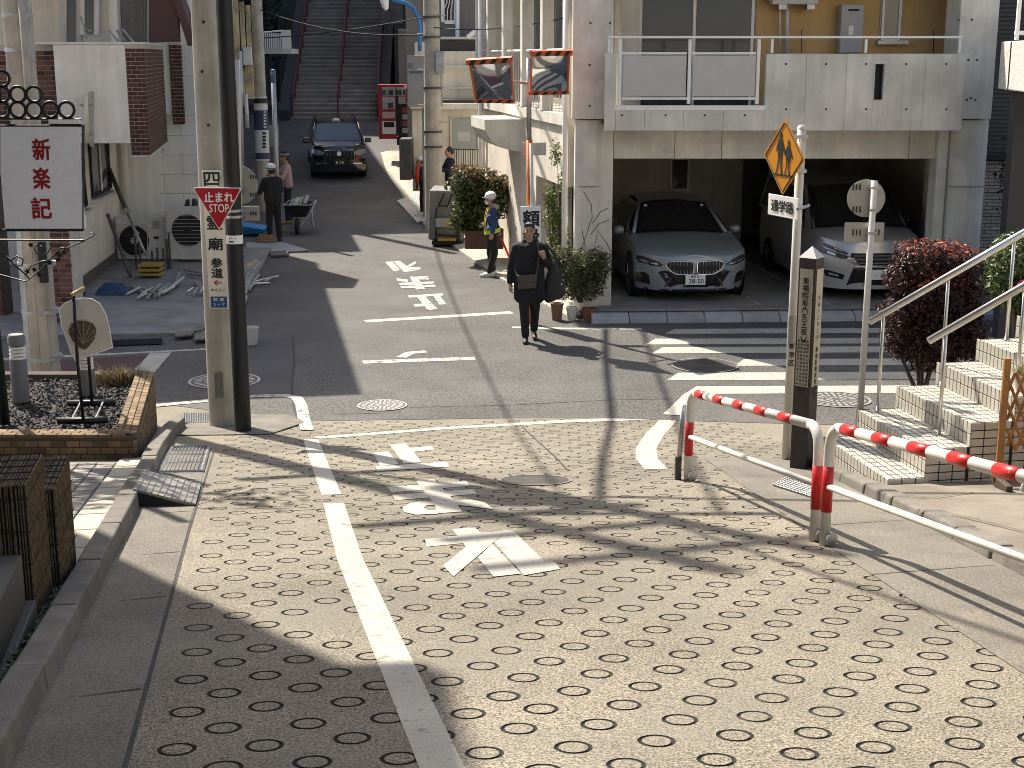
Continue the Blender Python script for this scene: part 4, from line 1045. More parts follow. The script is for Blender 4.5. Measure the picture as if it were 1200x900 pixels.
part('meter_box', MB().box(p_l + V3((.17, -.2, 3.12)), (.2, .14, .3)), m_galv, ul, bevel=.01)
part('small_lamp', MB().lathe([(.03, 0), (.05, .06), (.03, .14)], p_l + V3((-.25, -.2, 4.45)), 12), mat('lamp_cover', (.5, .5, .4), .3, bump=0), ul, smooth=True)
part('transformer', MB().lathe([(.24, 0), (.24, 1.0), (.2, 1.1)], p_l + V3((.5, .1, 10.4)), 14), m_galv, ul, smooth='auto')
for z_, l_ in ((9.2, 1.6), (12.3, 2.2), (13.2, 1.8), (14.3, 2.4)): part('crossarm', MB().box(p_l + V3((0, .1, z_)), (l_, .12, .12), rz=.5), m_galv, ul)

# ------------------------------------------------------------------ planter, gravel, stand, bollards
PZ = .83
q1, q2 = V3((-3.33, 12.05, 0)), V3((-3.80, 14.6, 0))
pl = root('brick_planter', 'brown brick tiled planter filled with dark gravel at the left kerb', 'planter', (-4.6, 13.2, .6))
m_ptile = mat('brown_planter_brick', (.19, .125, .065), .85, var=.25, vscale=7, fine=.15, bump=.4, rnd=.4, dirt=(.09, .065, .04), dirt_amt=.6, dirt_scale=5)
m_pmort = mat('planter_mortar', (.075, .06, .045), .95, var=.2, bump=.3)
th = .20
wall_f = part('front_wall', MB().box((-5.2, q1.y + th / 2, .48), (2 * (q1.x + 5.2), th - .02, PZ - .04 - .13)), m_pmort, pl)
rd = (q2 - q1).normalized(); rn = V3((rd.y, -rd.x, 0)); rL = (q2 - q1).length
wall_r = part('side_wall', MB().hexa([q1 + V3((0, 0, .05)) - rn * .012, q2 + V3((0, 0, .0)) - rn * .012, q2 - rn * th, q1 - rn * th + V3((0, th, 0))], [V3((p.x, p.y, PZ - .012)) for p in (q1 - rn * .012, q2 - rn * .012, q2 - rn * th, q1 - rn * th + V3((0, th, 0)))]), m_pmort, pl)
part('back_wall', MB().box((-5.9, 14.75, .40), (4.0, .16, .78)), m_pmort, pl)
brickwall(wall_f, V3((-5.25, q1.y + .012, .40)), (1, 0, 0), (0, 0, 1), q1.x + 5.25, .42, m_ptile, bl=.115, bh=.055, gap=.008)
brickwall(wall_r, q1 + V3((0, 0, .10)) - rn * .012, rd, (0, 0, 1), rL, .72, m_ptile, bl=.115, bh=.055, gap=.008)
me_cap = unit_box(.115, .058, .03, m_ptile, .004)
k = 0
x = -5.2
while x < q1.x - .05:
    for j in range(3): piece('brick', me_cap, wall_f, Matrix.Translation((x + (.06 if j % 2 else 0), q1.y + .035 + j * .064, PZ - .012)))
    x += .122
t_ = .12
ang = math.atan2(rd.y, rd.x)
while t_ < rL - .03:
    for j in range(3):
        c = q1 + rd * (t_ + (.06 if j % 2 else 0)) - rn * (.035 + j * .064) + V3((0, 0, PZ - .011))
        piece('brick', me_cap, wall_r, Matrix.Translation(c) @ Matrix.Rotation(ang, 4, 'Z'))
    t_ += .122
part('soil', MB().poly([V3((-7, 12.2, PZ - .11)), V3((-3.5, 12.2, PZ - .11)), V3((-3.9, 15, PZ - .11)), V3((-7, 15, PZ - .11))]), m_soil, pl)
mbg = MB()
gm = [Matrix.Rotation(rng.uniform(0, 6), 3, 'Z') @ Matrix.Rotation(rng.uniform(0, 3), 3, 'X') for _ in range(12)]
for _ in range(5200):
    y = rng.uniform(12.22, 14.95); x = rng.uniform(-6.6, -3.53 - (y - 12.2) * .18)
    s_ = rng.uniform(.012, .026)
    mbg.add([gm[_ % 12] @ V3(v) * s_ + V3((x, y, PZ - .10 + rng.uniform(0, .018))) for v in ((1, 0, 0), (-1, .1, 0), (0, .8, .2), (0, -.8, 0), (0, 0, .6), (.1, 0, -.6))],
            [(0, 2, 4), (2, 1, 4), (1, 3, 4), (3, 0, 4), (2, 0, 5), (1, 2, 5), (3, 1, 5), (0, 3, 5)])
gv = link('gravel', mbg.mesh('gravel'), pl); gv.data.materials.append(mat('dark_gravel', (.05, .05, .052), .75, var=.5, vscale=55, fine=.3, bump=.2)); gv['kind'] = 'stuff'
# dry grass tuft
def tuft(name, c, n, h, sp, mm, label, cat, wid=.01):
    mb = MB()
    for _ in range(n):
        a = rng.uniform(0, 6.28); r_ = rng.uniform(0, sp); l = h * rng.uniform(.5, 1.1); t = rng.uniform(.1, .9)
        p0 = V3(c) + V3((math.cos(a) * r_, math.sin(a) * r_ * .6, 0)); d = V3((math.cos(a) * t, math.sin(a) * t, 1)).normalized()
        sd = V3((-math.sin(a), math.cos(a), 0)) * wid
        p1 = p0 + d * l * .6; p2 = p0 + d * l + V3((math.cos(a), math.sin(a), -.4)) * l * .2
        mb.add([p0 - sd, p0 + sd, p1 + sd * .7, p1 - sd * .7, p2], [(0, 1, 2, 3), (3, 2, 4)])
    return thing(name, mb, mm, label, cat)
m_dry = leafmat('dry_leaf', (.13, .10, .05), (.20, .15, .07), .2)
tuft('dry_plant', V3((-4.15, 14.55, PZ - .1)), 330, .20, .32, m_dry, 'clump of dry brown plants at the back of the brick planter', 'plant')
# stand with hanging translucent tag-shaped board
ysd = 12.75
sd = root('display_stand', 'black metal stand with two feet on the planter gravel', 'stand', (-4.0, ysd, PZ - .1))
zg = PZ - .085
f1, f2 = atz(98, 497, zg), atz(108, 476, zg)
for f_ in (f1, f2): part('foot', MB().tube([f_ + V3((-.24, 0, .03)), f_ + V3((.22, .03, .03))], .032, 8), m_black, sd, smooth=True)
for k in (-.11, .11): part('brace', MB().tube([f1 + V3((k, 0, .04)), f2 + V3((k, 0, .04))], .010, 6), m_galv, sd)
top1 = at(86, 346, f1.y); top2 = at(98, 341, f2.y)
part('post', MB().tube([f1 + V3((0.0, 0, .03)), at(91, 425, f1.y), top1], .016, 8), m_black, sd, smooth=True)
part('post', MB().tube([f2 + V3((0, 0, .03)), top2], .016, 8), m_black, sd, smooth=True)
part('top_bar', MB().tube([top1 + V3((-.02, 0, 0)), top2 + V3((.0, 0, .03))], .018, 8), mat('brass_bar', (.35, .24, .09), .4, metal=.7, bump=.05), sd, smooth=True)
yb_ = f1.y + .08
fb = root('hanging_fan_board', 'white translucent round topped panel with a brown leaf fan hung on the black stand', 'panel', at(100, 423, yb_))
m_acr = mat('milky_acrylic', (.74, .72, .66), .25, var=.05, vscale=4, fine=.03, bump=.05, trans=.0)
m_acr.node_tree.nodes['Principled BSDF'].inputs['Transmission Weight'].default_value = .45
outl = [(88, 423), (132, 407), (128, 385), (124, 368), (117, 356), (108, 350.5), (98, 349.5), (86, 351), (76, 355), (69, 362), (72, 380), (78, 398), (83, 412)]
part('panel', MB().prism([at(u, v, yb_) for u, v in outl], (.0, .012, 0)), m_acr, fb, bevel=.003)
part('rim', MB().tube([at(u, v, yb_ - .004) for u, v in outl], .006, 5, closed=True), m_white_cl, fb)
fan = [(80, 388), (84, 379), (92, 375.5), (101, 376), (109, 379), (113, 386), (111, 397), (105, 405), (100, 410), (93, 407), (85, 399)]
lf = part('leaf_fan', MB().prism([at(u, v, yb_ - .008) for u, v in fan], (0, -.006, 0)), mat('dry_fan_leaf', (.12, .085, .055), .8, var=.3, vscale=30, bump=.4, bscale=60), fb)
for u, v in ((83, 382), (90, 377), (98, 376.5), (106, 379), (111, 386), (111, 394)):
    part('leaf_rib', MB().tube([at(97, 403, yb_ - .017), at(u, v, yb_ - .017)], .004, 4), mat('pale_rib', (.3, .25, .18), .7, bump=0), lf)
m_boll = mat('bollard_grey', (.16, .17, .175), .5, var=.12, vscale=6, bump=.1)
for (u, v, h), lab in (((25, 470, .68), 'grey bollard light with white ringed head beside the green sign post'), ((103, 462, .42), 'grey bollard behind the hanging fan panel')):
    p = atz(u, v, zg)
    b_ = root('bollard', lab, 'bollard', p, group='planter bollards')
    part('shaft', MB().lathe([(.085, 0), (.083, h * .62), (.078, h * .64)], p, 18), m_boll, b_, smooth='auto')
    for k in range(4): part('louvre_ring', MB().lathe([(.06, h * .64 + k * .035), (.078, h * .64 + k * .035), (.078, h * .64 + .018 + k * .035), (.06, h * .64 + .022 + k * .035)], p, 18), m_white_cl, b_, smooth='auto')
    part('cap', MB().lathe([(.085, h * .64 + .14), (.085, h - .02), (.07, h)], p, 18), m_boll, b_, smooth='auto')
# hanging sign on the dark green post
p_g = atz(6, 497, zg)
gp = root('sign_post', 'dark green post with ring ornaments carrying the white hanging sign', 'post', p_g)
m_green = mat('dark_green_paint', (.008, .02, .015), .4, var=.15, bump=.08)
part('post', MB().tube([p_g, p_g + V3((-.12, 0, 5.4))], .048, 12), m_green, gp, smooth=True)
yg = p_g.y
def ring(u, v, r_, t=.014): 
    c = at(u, v, yg); part('ring_ornament', MB().tube([c + V3((math.cos(a) * r_, 0, math.sin(a) * r_)) for a in [k * math.pi / 12 for k in range(24)]], t, 6, closed=True), m_black, gp, smooth=True)
for u in (2, 21, 40, 59, 78): ring(u, 128.5, .068)
for u in (-8, 2, 21, 40): ring(u, 110.5, .068)
ring(-16, 92, .068); ring(2, 92, .068)
part('upper_arm', MB().tube([at(-6, 139, yg), at(95, 139.5, yg)], .009, 6), m_black, gp)
part('light_strip', slab(57, 93, 140, 145, yg - .02, .03), m_white_cl, gp)
part('lower_arm', MB().tube([at(0, 281, yg), at(98, 281.5, yg)], .009, 6), m_black, gp)
for P_ in ([(0, 322), (30, 330), (46, 318), (62, 300), (80, 290), (98, 283), (104, 279), (108, 277), (111, 275), (110, 272.5), (106, 273)], [(12, 306), (20, 300), (27, 304), (26, 311), (18, 312), (14, 307)], [(30, 322), (36, 312), (50, 306), (58, 305)],
           [(44, 286), (40, 291), (43, 297), (49, 297), (52, 292), (47, 288)], [(50, 300), (56, 296), (60, 290), (58, 284)], [(64, 298), (72, 290), (80, 292)], [(8, 300), (16, 310), (26, 318), (34, 326)]):
    part('scrollwork', MB().tube([at(u, v, yg) for u, v in P_], .007, 5), m_black, gp, smooth=True)
for u, v in ((36, 287), (46, 322), (70, 299), (75, 296), (68, 304), (32, 318), (58, 308), (40, 316)):
    c = at(u, v, yg - .01); part('iron_leaf', MB().prism([c + V3((math.cos(a) * .028 * (1 if k % 2 else .55), 0, math.sin(a) * .028 * (1 if k % 2 else .55))) for k, a in enumerate([i * math.pi / 5 for i in range(10)])], (0, .006, 0)), m_black, gp)
hs = root('hanging_shop_sign', 'white hanging shop sign with three red brush characters', 'sign', at(48, 270, yg))
part('panel', slab(1, 96, 148.5, 268, yg - .012, .024), mat('sign_panel_white', (.86, .86, .85), .4, var=.03, bump=.02), hs)
for a, b in (((-1, 147), (97.5, 147)), ((97.5, 146), (97.5, 269.5)), ((-1, 269.5), (97.5, 269.5)), ((0, 146), (0, 269.5))):
    p0, p1 = at(*a, yg - .005), at(*b, yg - .005); part('frame', MB().tube([p0, p1], .013, 4), m_black, hs)
for u in (11, 80):
    part('hook', MB().tube([at(u, 139, yg) + V3((math.cos(a) * .016, 0, math.sin(a) * .016 - .02)) for a in [k * .785 for k in range(8)]], .004, 4, closed=True), m_black, hs)
mb = MB()
m_brush = mat('brush_red', (.30, .012, .012), .5, var=.05, bump=0)
for ch, v, w_ in (('新', 175, .155), ('楽', 209, .145), ('記', 244, .175)): write(mb, ch, at(48.5, v, yg - .015), X1, Z1v, w_, .185, .03)
part('lettering', mb, m_brush, hs)

# ------------------------------------------------------------------ reed-clad boxes and stone block by the lower left
m_reed = mat('weathered_reed', (.12, .085, .05), .85, var=.6, vscale=25, fine=.2, bump=.3)
m_core = mat('reed_shadow', (.03, .024, .018), .95, var=.2, bump=.1)
def reed_box(c0, c1, z0, z1, label):                # (s,n) extents
    (s0, n0), (s1, n1) = c0, c1
    o = root('reed_box', label, 'box', sn((s0 + s1) / 2, (n0 + n1) / 2, z0))
    part('core', hexs(s0 + .015, s1 - .015, n0, n1 - .015, z0, z1 - .015), m_core, o)
    mb = MB()
    def stick(p, q, w):
        mb.tube([p, q], w, 4, caps=True)
    n = n1
    s = s0
    while s < s1:                                   # right face, upright reeds
        stick(sn(s, n1 - .004 + rng.uniform(-.004, .004), z0 + rng.uniform(0, .05)), sn(s + rng.uniform(-.01, .01), n1 - .004, z1 - rng.uniform(0, .012)), rng.uniform(.0035, .0065)); s += .0135
    n = n0
    while n < n1:                                   # front face and top
        stick(sn(s0 + .004, n, z0), sn(s0 + .004, n + rng.uniform(-.008, .008), z1 - rng.uniform(0, .01)), rng.uniform(.0035, .0065))
        stick(sn(s0, n, z1 - .006), sn(s1, n + rng.uniform(-.006, .006), z1 - .006), rng.uniform(.0035, .0065)); n += .0135
    part('reed_cladding', mb, m_reed, o, kind='stuff')
    z = z0 + .1
    while z < z1:
        part('binding_wire', MB().tube([sn(s0 - .003, n0, z), sn(s0 - .003, n1 + .005, z), sn(s1, n1 + .005, z)], .0028, 4), m_core, o); z += .16
    s = s0 + .08
    while s < s1:
        part('binding_wire', MB().tube([sn(s, n0, z1 + .003), sn(s, n1, z1 + .003)], .003, 4), m_core, o); s += .11
reed_box((6.55, -2.3), (7.08, -1.09), 1.36, 2.17, 'larger reed clad box at the lower left pavement edge')
reed_box((7.13, -2.3), (7.75, -1.05), 1.25, 1.97, 'smaller reed clad box standing behind the larger one')
bk = root('stone_block', 'dark granite block on the pavement at the lower left corner', 'stone block', sn(5.6, -1.7, 1.5))
part('block', hexs(3.6, 6.35, -2.6, -1.10, 1.3, 1.90), mat('dark_granite', (.03, .03, .03), .55, var=.3, vscale=40, fine=.25, bump=.2), bk, bevel=.01)
part('plinth', hexs(3.6, 6.4, -2.6, -1.06, 1.2, 1.66), mat('granite_side', (.06, .057, .053), .7, var=.25, vscale=20, bump=.3), bk, bevel=.01)
m_moss = leafmat('moss_green', (.035, .06, .015), (.06, .09, .02), .2)
mb = MB()
for _ in range(900):
    s = rng.uniform(4.4, 7.2); n = -1.045 + rng.gauss(0, .015); p = snz(s, n, .045 + rng.uniform(0, .02)); r_ = rng.uniform(.008, .02); a = rng.uniform(0, 6.3)
    mb.add([p + V3((math.cos(a) * r_, math.sin(a) * r_, 0)), p + V3((-math.sin(a) * r_, math.cos(a) * r_, r_)), p - V3((math.cos(a) * r_, math.sin(a) * r_, -r_ * .6))], [(0, 1, 2)])
struct('moss', mb, m_moss, kind='stuff', label='green moss and small weeds along the kerb joint')
# kerb ramp
rp_ = root('kerb_ramp', 'ribbed grey metal kerb ramp laid against the left kerb', 'ramp', snz(10.7, -.7))
m_ramp = mat('ribbed_ramp', (.30, .29, .27), .5, metal=.4, var=.15, bump=.15)
def RP(s, n, dz): return snz(s, n, dz)
part('plate', MB().hexa([RP(9.95, -.93, .0), RP(9.95, -.50, .012), RP(10.95, -.50, .012), RP(10.95, -.93, .0)], [RP(9.95, -.93, .145), RP(9.95, -.50, .02), RP(10.95, -.50, .02), RP(10.95, -.93, .145)]), m_ramp, rp_)
for k in range(9):
    n = -.90 + k * .046; z = .146 - (n + .93) / .43 * .125
    part('tread_rib', MB().tube([RP(9.96, n, z), RP(10.94, n, z)], .007, 4), m_ramp, rp_)
part('end_void', MB().poly([RP(9.945, -.90, .01), RP(9.945, -.56, .012), RP(9.945, -.90, .12)]), m_ink, rp_)
# drain gratings
def grate(label, s0, s1, n0, n1, nb_, along='n', rows=1, dz=.012):
    o = root('drain_grate', label, 'drain grate', snz((s0 + s1) / 2, (n0 + n1) / 2), group='drain grates')
    part('pit', MB().poly([snz(s, n, dz - .006) for s, n in ((s0, n0), (s0, n1), (s1, n1), (s1, n0))]), m_ink, o)
    part('frame', MB().tube([snz(s, n, dz) for s, n in ((s0, n0), (s0, n1), (s1, n1), (s1, n0))], .014, 4, closed=True), m_galv, o)
    for r in range(rows):
        sa, sb = s0 + (s1 - s0) * r / rows, s0 + (s1 - s0) * (r + 1) / rows
        if r: part('cross_bar', MB().tube([snz(sa, n0, dz), snz(sa, n1, dz)], .010, 4), m_galv, o)
        for k in range(nb_):
            n = n0 + (n1 - n0) * (k + .5) / nb_
            part('bar', MB().tube([snz(sa + .012, n, dz), snz(sb - .012, n, dz)], .0055, 4), m_galv, o)
grate('drain grate of slanted bars beside the left kerb', 11.75, 13.55, -.88, -.52, 11, rows=3)
gd = [gr(214, 497), gr(247, 497), gr(247, 485), gr(214, 485)]
o = root('drain_grate', 'small drain grate left of the concrete pole foot', 'drain grate', gd[0], group='drain grates')
part('pit', MB().poly([p + V3((0, 0, .012)) for p in gd]), m_ink, o)
for k in range(12):
    a = gd[0].lerp(gd[1], (k + .5) / 12); b = gd[3].lerp(gd[2], (k + .5) / 12)
    part('bar', MB().tube([a + V3((0, 0, .02)), b + V3((0, 0, .02))], .006, 4), m_galv, o)
gd = [gr(905, 570), gr(952, 585), gr(975, 572), gr(930, 556)]
o = root('drain_grate', 'mesh drain grate beside the right kerb behind the barrier', 'drain grate', gd[0], group='drain grates')
part('pit', MB().poly([p + V3((0, 0, .010)) for p in gd]), m_ink, o)
for k in range(10):
    a = gd[0].lerp(gd[1], (k + .5) / 10); b = gd[3].lerp(gd[2], (k + .5) / 10)
    part('bar', MB().tube([a + V3((0, 0, .015)), b + V3((0, 0, .015))], .008, 4), m_galv, o)
    a = gd[0].lerp(gd[3], (k + .5) / 10); b = gd[1].lerp(gd[2], (k + .5) / 10)
    part('bar', MB().tube([a + V3((0, 0, .015)), b + V3((0, 0, .015))], .006, 4), m_galv, o)
# manhole covers
m_iron = mat('dull_iron', (.055, .05, .043), .9, var=.3, vscale=8, fine=.3, bump=.4)
def manhole(label, u, v, r_, style, dz):  # style picks the relief pattern and its tone
    c = gr(u, v); o = root('manhole_cover', label, 'manhole cover', c, group='manhole covers')
    def cp(rr, a, h): x, y = c.x + rr * math.cos(a), c.y + rr * math.sin(a); return on(x, y, h)
    def annulus(r0, r1, h, a0=0, a1=6.2832, n=40):
        mb = MB()
        for k in range(n + 1):
            a = a0 + (a1 - a0) * k / n; mb.v += [tuple(cp(r0, a, h)), tuple(cp(r1, a, h))]
        mb.f = [(2 * k, 2 * k + 1, 2 * k + 3, 2 * k + 2) for k in range(n)]
        return mb
    dk, lt_ = (m_cast, m_castlt) if style != 'dark' else (m_cast, mat('worn_iron', (.15, .14, .125), .5, metal=.5, var=.2, bump=.2))
    part('disc', MB().poly([cp(r_, 2 * math.pi * k / 40, dz) for k in range(40)]), dk if style != 'plain' else m_iron, o)
    part('rim', annulus(r_ * .93, r_, dz + .003), lt_ if style == 'pale_relief' else mat('rim_conc', (.2, .19, .175), .8), o)
    if style == 'plain':
        return o
    nr = 9 if style == 'dark' else 3
    for j in range(nr):
        r0 = r_ * (.12 + .78 * j / nr); r1 = r0 + r_ * (.045 if style == 'dark' else .09)
        if style == 'dark': part('relief_ring', annulus(r0, r1, dz + .003), lt_, o)
        else:
            nseg = 10 + 8 * j
            for k in range(nseg): part('relief_bar', annulus(r0, r0 + r_ * .2, dz + .003, 6.2832 * k / nseg, 6.2832 * (k + .5) / nseg, 3), lt_, o)
    return o
manhole('large patterned manhole cover behind the concrete pole on the side road', 263, 447, .46, 'pale_relief', .012)
manhole('small pale manhole cover in the junction', 448, 476, .30, 'pale_relief', .012)
manhole('large dark ringed manhole cover by the zebra crossing', 826, 429, .46, 'dark', .0125)
manhole('patterned manhole cover just behind the wooden post', 980, 469, .42, 'pale_relief', .012)
manhole('plain dark manhole cover set in the ringed concrete slope', 627, 563, .30, 'plain', .004)

# ------------------------------------------------------------------ crash barriers
def barrier(a, b, h, label, nred, first_red=.02):
    a, b = V3(a), V3(b); d = (b - a); L = V3((d.x, d.y, 0)).length; t = d.normalized()
    o = root('crash_barrier', label, 'barrier', a, group='red and white crash barriers')
    r_ = .033; zv = V3((0, 0, 1)); br = .15
    A, B = a + zv * h, b + zv * h
    tt = (B - A).normalized()
    def leg(foot, sgn):
        top = foot + zv * h; pts = [foot - zv * .05, foot + zv * (h * .5), top - zv * br]
        for k in range(1, 7):
            an = R(15 * k); pts.append(top - zv * br + zv * br * math.sin(an) + tt * sgn * br * (1 - math.cos(an)))
        return pts
    part('post', MB().tube(leg(a, 1), r_, 12), m_white, o, smooth=True); part('post', MB().tube(leg(b, -1), r_, 12), m_white, o, smooth=True)
    s0, s1 = A + tt * br, B - tt * br; LL = (s1 - s0).length
    part('top_rail', MB().tube([s0, s1], r_, 12), m_white, o, smooth=True)
    for k in range(nred):
        f0 = first_red + k * (1 - first_red * 2) / nred; f1 = f0 + .46 / nred
        part('red_band', MB().tube([s0.lerp(s1, f0), s0.lerp(s1, f1)], r_ + .0015, 12), m_red, o, smooth=True)
    for p in (a, b): part('red_band', MB().tube([p + zv * (h * .29), p + zv * (h * .67)], r_ + .0015, 12), m_red, o, smooth=True)
    part('lower_rail', MB().tube([a + zv * h * .50, b + zv * h * .50], .021, 10), m_white, o, smooth=True)
    for p in (a, b): part('base_hub', MB().lathe([(.045, 0), (.045, .012), (.03, .016)], p + V3((.03, -.035, .05)), 12, (.5, -.85, 0)), m_galv, o, smooth='auto')
    return o
b1a, b1b = gr(806, 563), gr(954, 634)
barrier(b1a, b1b, .74, 'red and white crash barrier nearest the junction, ending at the stop line curve', 5)
b2a = gr(966, 639); b2b = on(b2a.x + .52, b2a.y - 3.0)
barrier(b2a, b2b, .76, 'red and white crash barrier running out of the right edge', 6)
mb = MB(); pq = b1a + V3((-.075, .06, 0))
ks = root('folded_brace', 'dark folded steel brace post against the first crash barrier', 'post', pq)
part('post', MB().tube([pq, pq + V3((0.03, 0, .62))], .022, 8), m_galv, ks, smooth=True)
part('foot', MB().box(pq + V3((0, 0, .09)), (.05, .06, .2)), m_cast, ks, bevel=.006)

# ------------------------------------------------------------------ right-hand signs and post
p1 = gr(921, 539)
cs = root('school_zone_sign', 'orange diamond school crossing sign with small plate on a white pole', 'road sign', p1)
topz = at(933, 151, p1.y).z
part('pole', MB().tube([p1 - V3((0, 0, .05)), V3((p1.x + .005, p1.y, topz))], .039, 14), m_white, cs, smooth=True)
part('pole_cap', MB().lathe([(.041, 0), (.03, .03), (.0, .035)], V3((p1.x + .005, p1.y, topz)), 14, cap=False), m_white, cs, smooth=True)
fx = V3((.72, -.35, 0)).normalized() * 1.0            # the plate is turned away from the viewer
cd = at(918.5, 184, p1.y - .05); hw = .225; hh = .325
fxn = V3((math.cos(R(-69)), math.sin(R(-69)), 0))
nrm_s = V3((fxn.y, -fxn.x, 0))
def D(a, b, e=0.0): return cd + fxn * a + V3((0, 0, b)) + nrm_s * e
def dia(sx_, sz_, e, r_=.02):
    P = [D(0, -sz_, e), D(sx_, 0, e), D(0, sz_, e), D(-sx_, 0, e)]; out = []
    for i in range(4):
        a, b, c = P[i - 1], P[i], P[(i + 1) % 4]; d1, d2 = (a - b).normalized(), (c - b).normalized()
        for t in (0, .5, 1): out.append((b + d1 * r_) * (1 - t) ** 2 + b * 2 * t * (1 - t) + (b + d2 * r_) * t * t)
    return out
m_amb = mat('amber_reflective', (.62, .25, .012), .4, var=.06, vscale=3, bump=0)
part('plate', MB().prism(dia(.325, .325, 0), nrm_s * -.008), m_amb, cs)
part('border', MB().tube(dia(.300, .300, .002), .005, 4, closed=True), m_ink, cs)
mb = MB()
def fig(ox, oz, k, skirt):
    e = .004
    def q(pts): mb.poly([D(ox + x * k, oz + z * k, e) for x, z in pts])
    q([(.0 + .022 * math.cos(a), .165 + .028 * math.sin(a)) for a in [i * .6283 for i in range(10)]])
    q([(-.03, .135), (.028, .135), (.038, .03), (.045 if skirt else .03, -.02), (-.045 if skirt else -.03, -.02), (-.04, .03)])
    q([(-.03, -.02), (-.008, -.02), (-.022, -.10), (-.05, -.175), (-.07, -.175), (-.04, -.10)])
    q([(.006, -.02), (.03, -.02), (.03, -.10), (.045, -.17), (.02, -.175), (.012, -.1)])
    q([(.025, .13), (.075, .03), (.09, .0), (.08, -.005), (.05, .03), (.02, .09)])
    q([(-.028, .13), (-.055, .08), (-.07, .03), (-.055, .02), (-.035, .06)])
fig(-.055, .02, 1.0, False); fig(.075, -.01, .82, True)
mb.poly([D(-.16, -.165, .004), D(.17, -.165, .004), D(.17, -.15, .004), D(-.16, -.15, .004)])
part('children_symbol', mb, m_ink, cs)
for v in (200, 160): part('clip', MB().box(V3((p1.x, p1.y - .02, at(930, v, p1.y).z)), (.1, .1, .03)), m_galv, cs)
c2 = at(917, 242, p1.y - .06)
def E_(a, b, e=0.0): return c2 + fxn * a + V3((0, 0, b)) + nrm_s * e
part('text_plate', MB().prism([E_(-.24, -.092), E_(.24, -.092), E_(.24, .092), E_(-.24, .092)], nrm_s * -.008), m_white_cl, cs, bevel=.006)
mb = MB(); write(mb, '通学路', E_(0, 0, .004), fxn, V3((0, 0, 1)), .36, .10, .035); part('plate_text', mb, m_ink, cs)
part('plate_arm', MB().tube([E_(.24, 0, 0), V3((p1.x + .1, p1.y + .01, c2.z))], .014, 6), m_galv, cs)
stk = part('sticker', MB().lathe([(.0402, at(921, 405, p1.y).z), (.0402, at(921, 369, p1.y).z)], (p1.x, p1.y, 0), 14), mat('grey_sticker', (.36, .33, .29), .6, var=.15, vscale=30, bump=0), cs, smooth='auto')
mb = MB(); column(mb, '新宿区', V3((p1.x, p1.y - .0412, at(921, 400, p1.y).z)), X1, Z1v, .05, .075, .05, .02); part('sticker_text', mb, m_ink, stk)

hp = V3((2.515, 11.74, 0)); hp.z = gz(hp.x, hp.y)
tp = root('slope_name_post', 'square brown marker post with cream text panels naming the slope', 'marker post', hp)
m_post = mat('dark_brown_post', (.045, .033, .03), .6, var=.2, vscale=8, bump=.15, streak=.15)
a45 = R(52); hwd = .078
def rotp(x, y): return V3((hp.x + x * math.cos(a45) - y * math.sin(a45), hp.y + x * math.sin(a45) + y * math.cos(a45), 0))
ZT = 2.46
part('post', MB().hexa([rotp(*q) + V3((0, 0, hp.z - .05)) for q in ((-hwd, -hwd), (hwd, -hwd), (hwd, hwd), (-hwd, hwd))], [rotp(*q) + V3((0, 0, ZT)) for q in ((-hwd, -hwd), (hwd, -hwd), (hwd, hwd), (-hwd, hwd))]), m_post, tp, bevel=.006)
part('pyramid_cap', MB().add([rotp(*q) + V3((0, 0, ZT)) for q in ((-hwd - .004, -hwd - .004), (hwd + .004, -hwd - .004), (hwd + .004, hwd + .004), (-hwd - .004, hwd + .004))] + [V3((hp.x, hp.y, ZT + .095))], [(0, 1, 4), (1, 2, 4), (2, 3, 4), (3, 0, 4), (3, 2, 1, 0)]), mat('pale_cap', (.5, .49, .47), .6, bump=.05), tp)
m_cpan = mat('aged_cream_panel', (.46, .42, .33), .6, var=.1, vscale=6, bump=.05, streak=.15)
def face(fx_, fn_, txt, small, col_off):
    fx_, fn_ = V3(fx_), V3(fn_); c = V3((hp.x, hp.y, 0)) + fn_ * (hwd + .003)
    z0, z1 = 1.36, ZT - .09
    pn = part('text_panel', MB().prism([c + fx_ * -.06 + V3((0, 0, z0)), c + fx_ * .06 + V3((0, 0, z0)), c + fx_ * .06 + V3((0, 0, z1)), c + fx_ * -.06 + V3((0, 0, z1))], fn_ * .003), m_cpan, tp)
    mb = MB(); cc = c + fn_ * .0045
    if small == 0:
        column(mb, txt, cc + fx_ * col_off + V3((0, 0, z1 - .07)), fx_, Z1v, .055, .062, .055, .02)
        for k in range(4): column(mb, '東福院阿祥山号寺門前坂道由来天王社地名江戸時代坂'[k * 3:k * 3 + 14], cc + fx_ * (.042 - k * .028) + V3((0, 0, z1 - .60)), fx_, Z1v, .02, .031, .022, .01)
        column(mb, 'とうふくいんざか', cc + fx_ * (col_off + .042) + V3((0, 0, z1 - .09)), fx_, Z1v, .014, .03, .016, 0)
    else:
        column(mb, '平成十三年三月', cc + fx_ * col_off + V3((0, 0, z1 - .22)), fx_, Z1v, .03, .056, .033, .01)
        column(mb, '新宿区教育委員会', cc + fx_ * col_off + V3((0, 0, z1 - .66)), fx_, Z1v, .04, .056, .042, .015)
    part('panel_text', mb, m_ink, pn)
ux1 = V3((math.cos(a45 - R(90)), math.sin(a45 - R(90)), 0))
face(ux1, V3((ux1.y, -ux1.x, 0)), '東福院坂︵天王坂︶', 0, .0)
ux2 = V3((math.cos(a45), math.sin(a45), 0))
face(ux2, V3((ux2.y, -ux2.x, 0)), '', 1, .0)

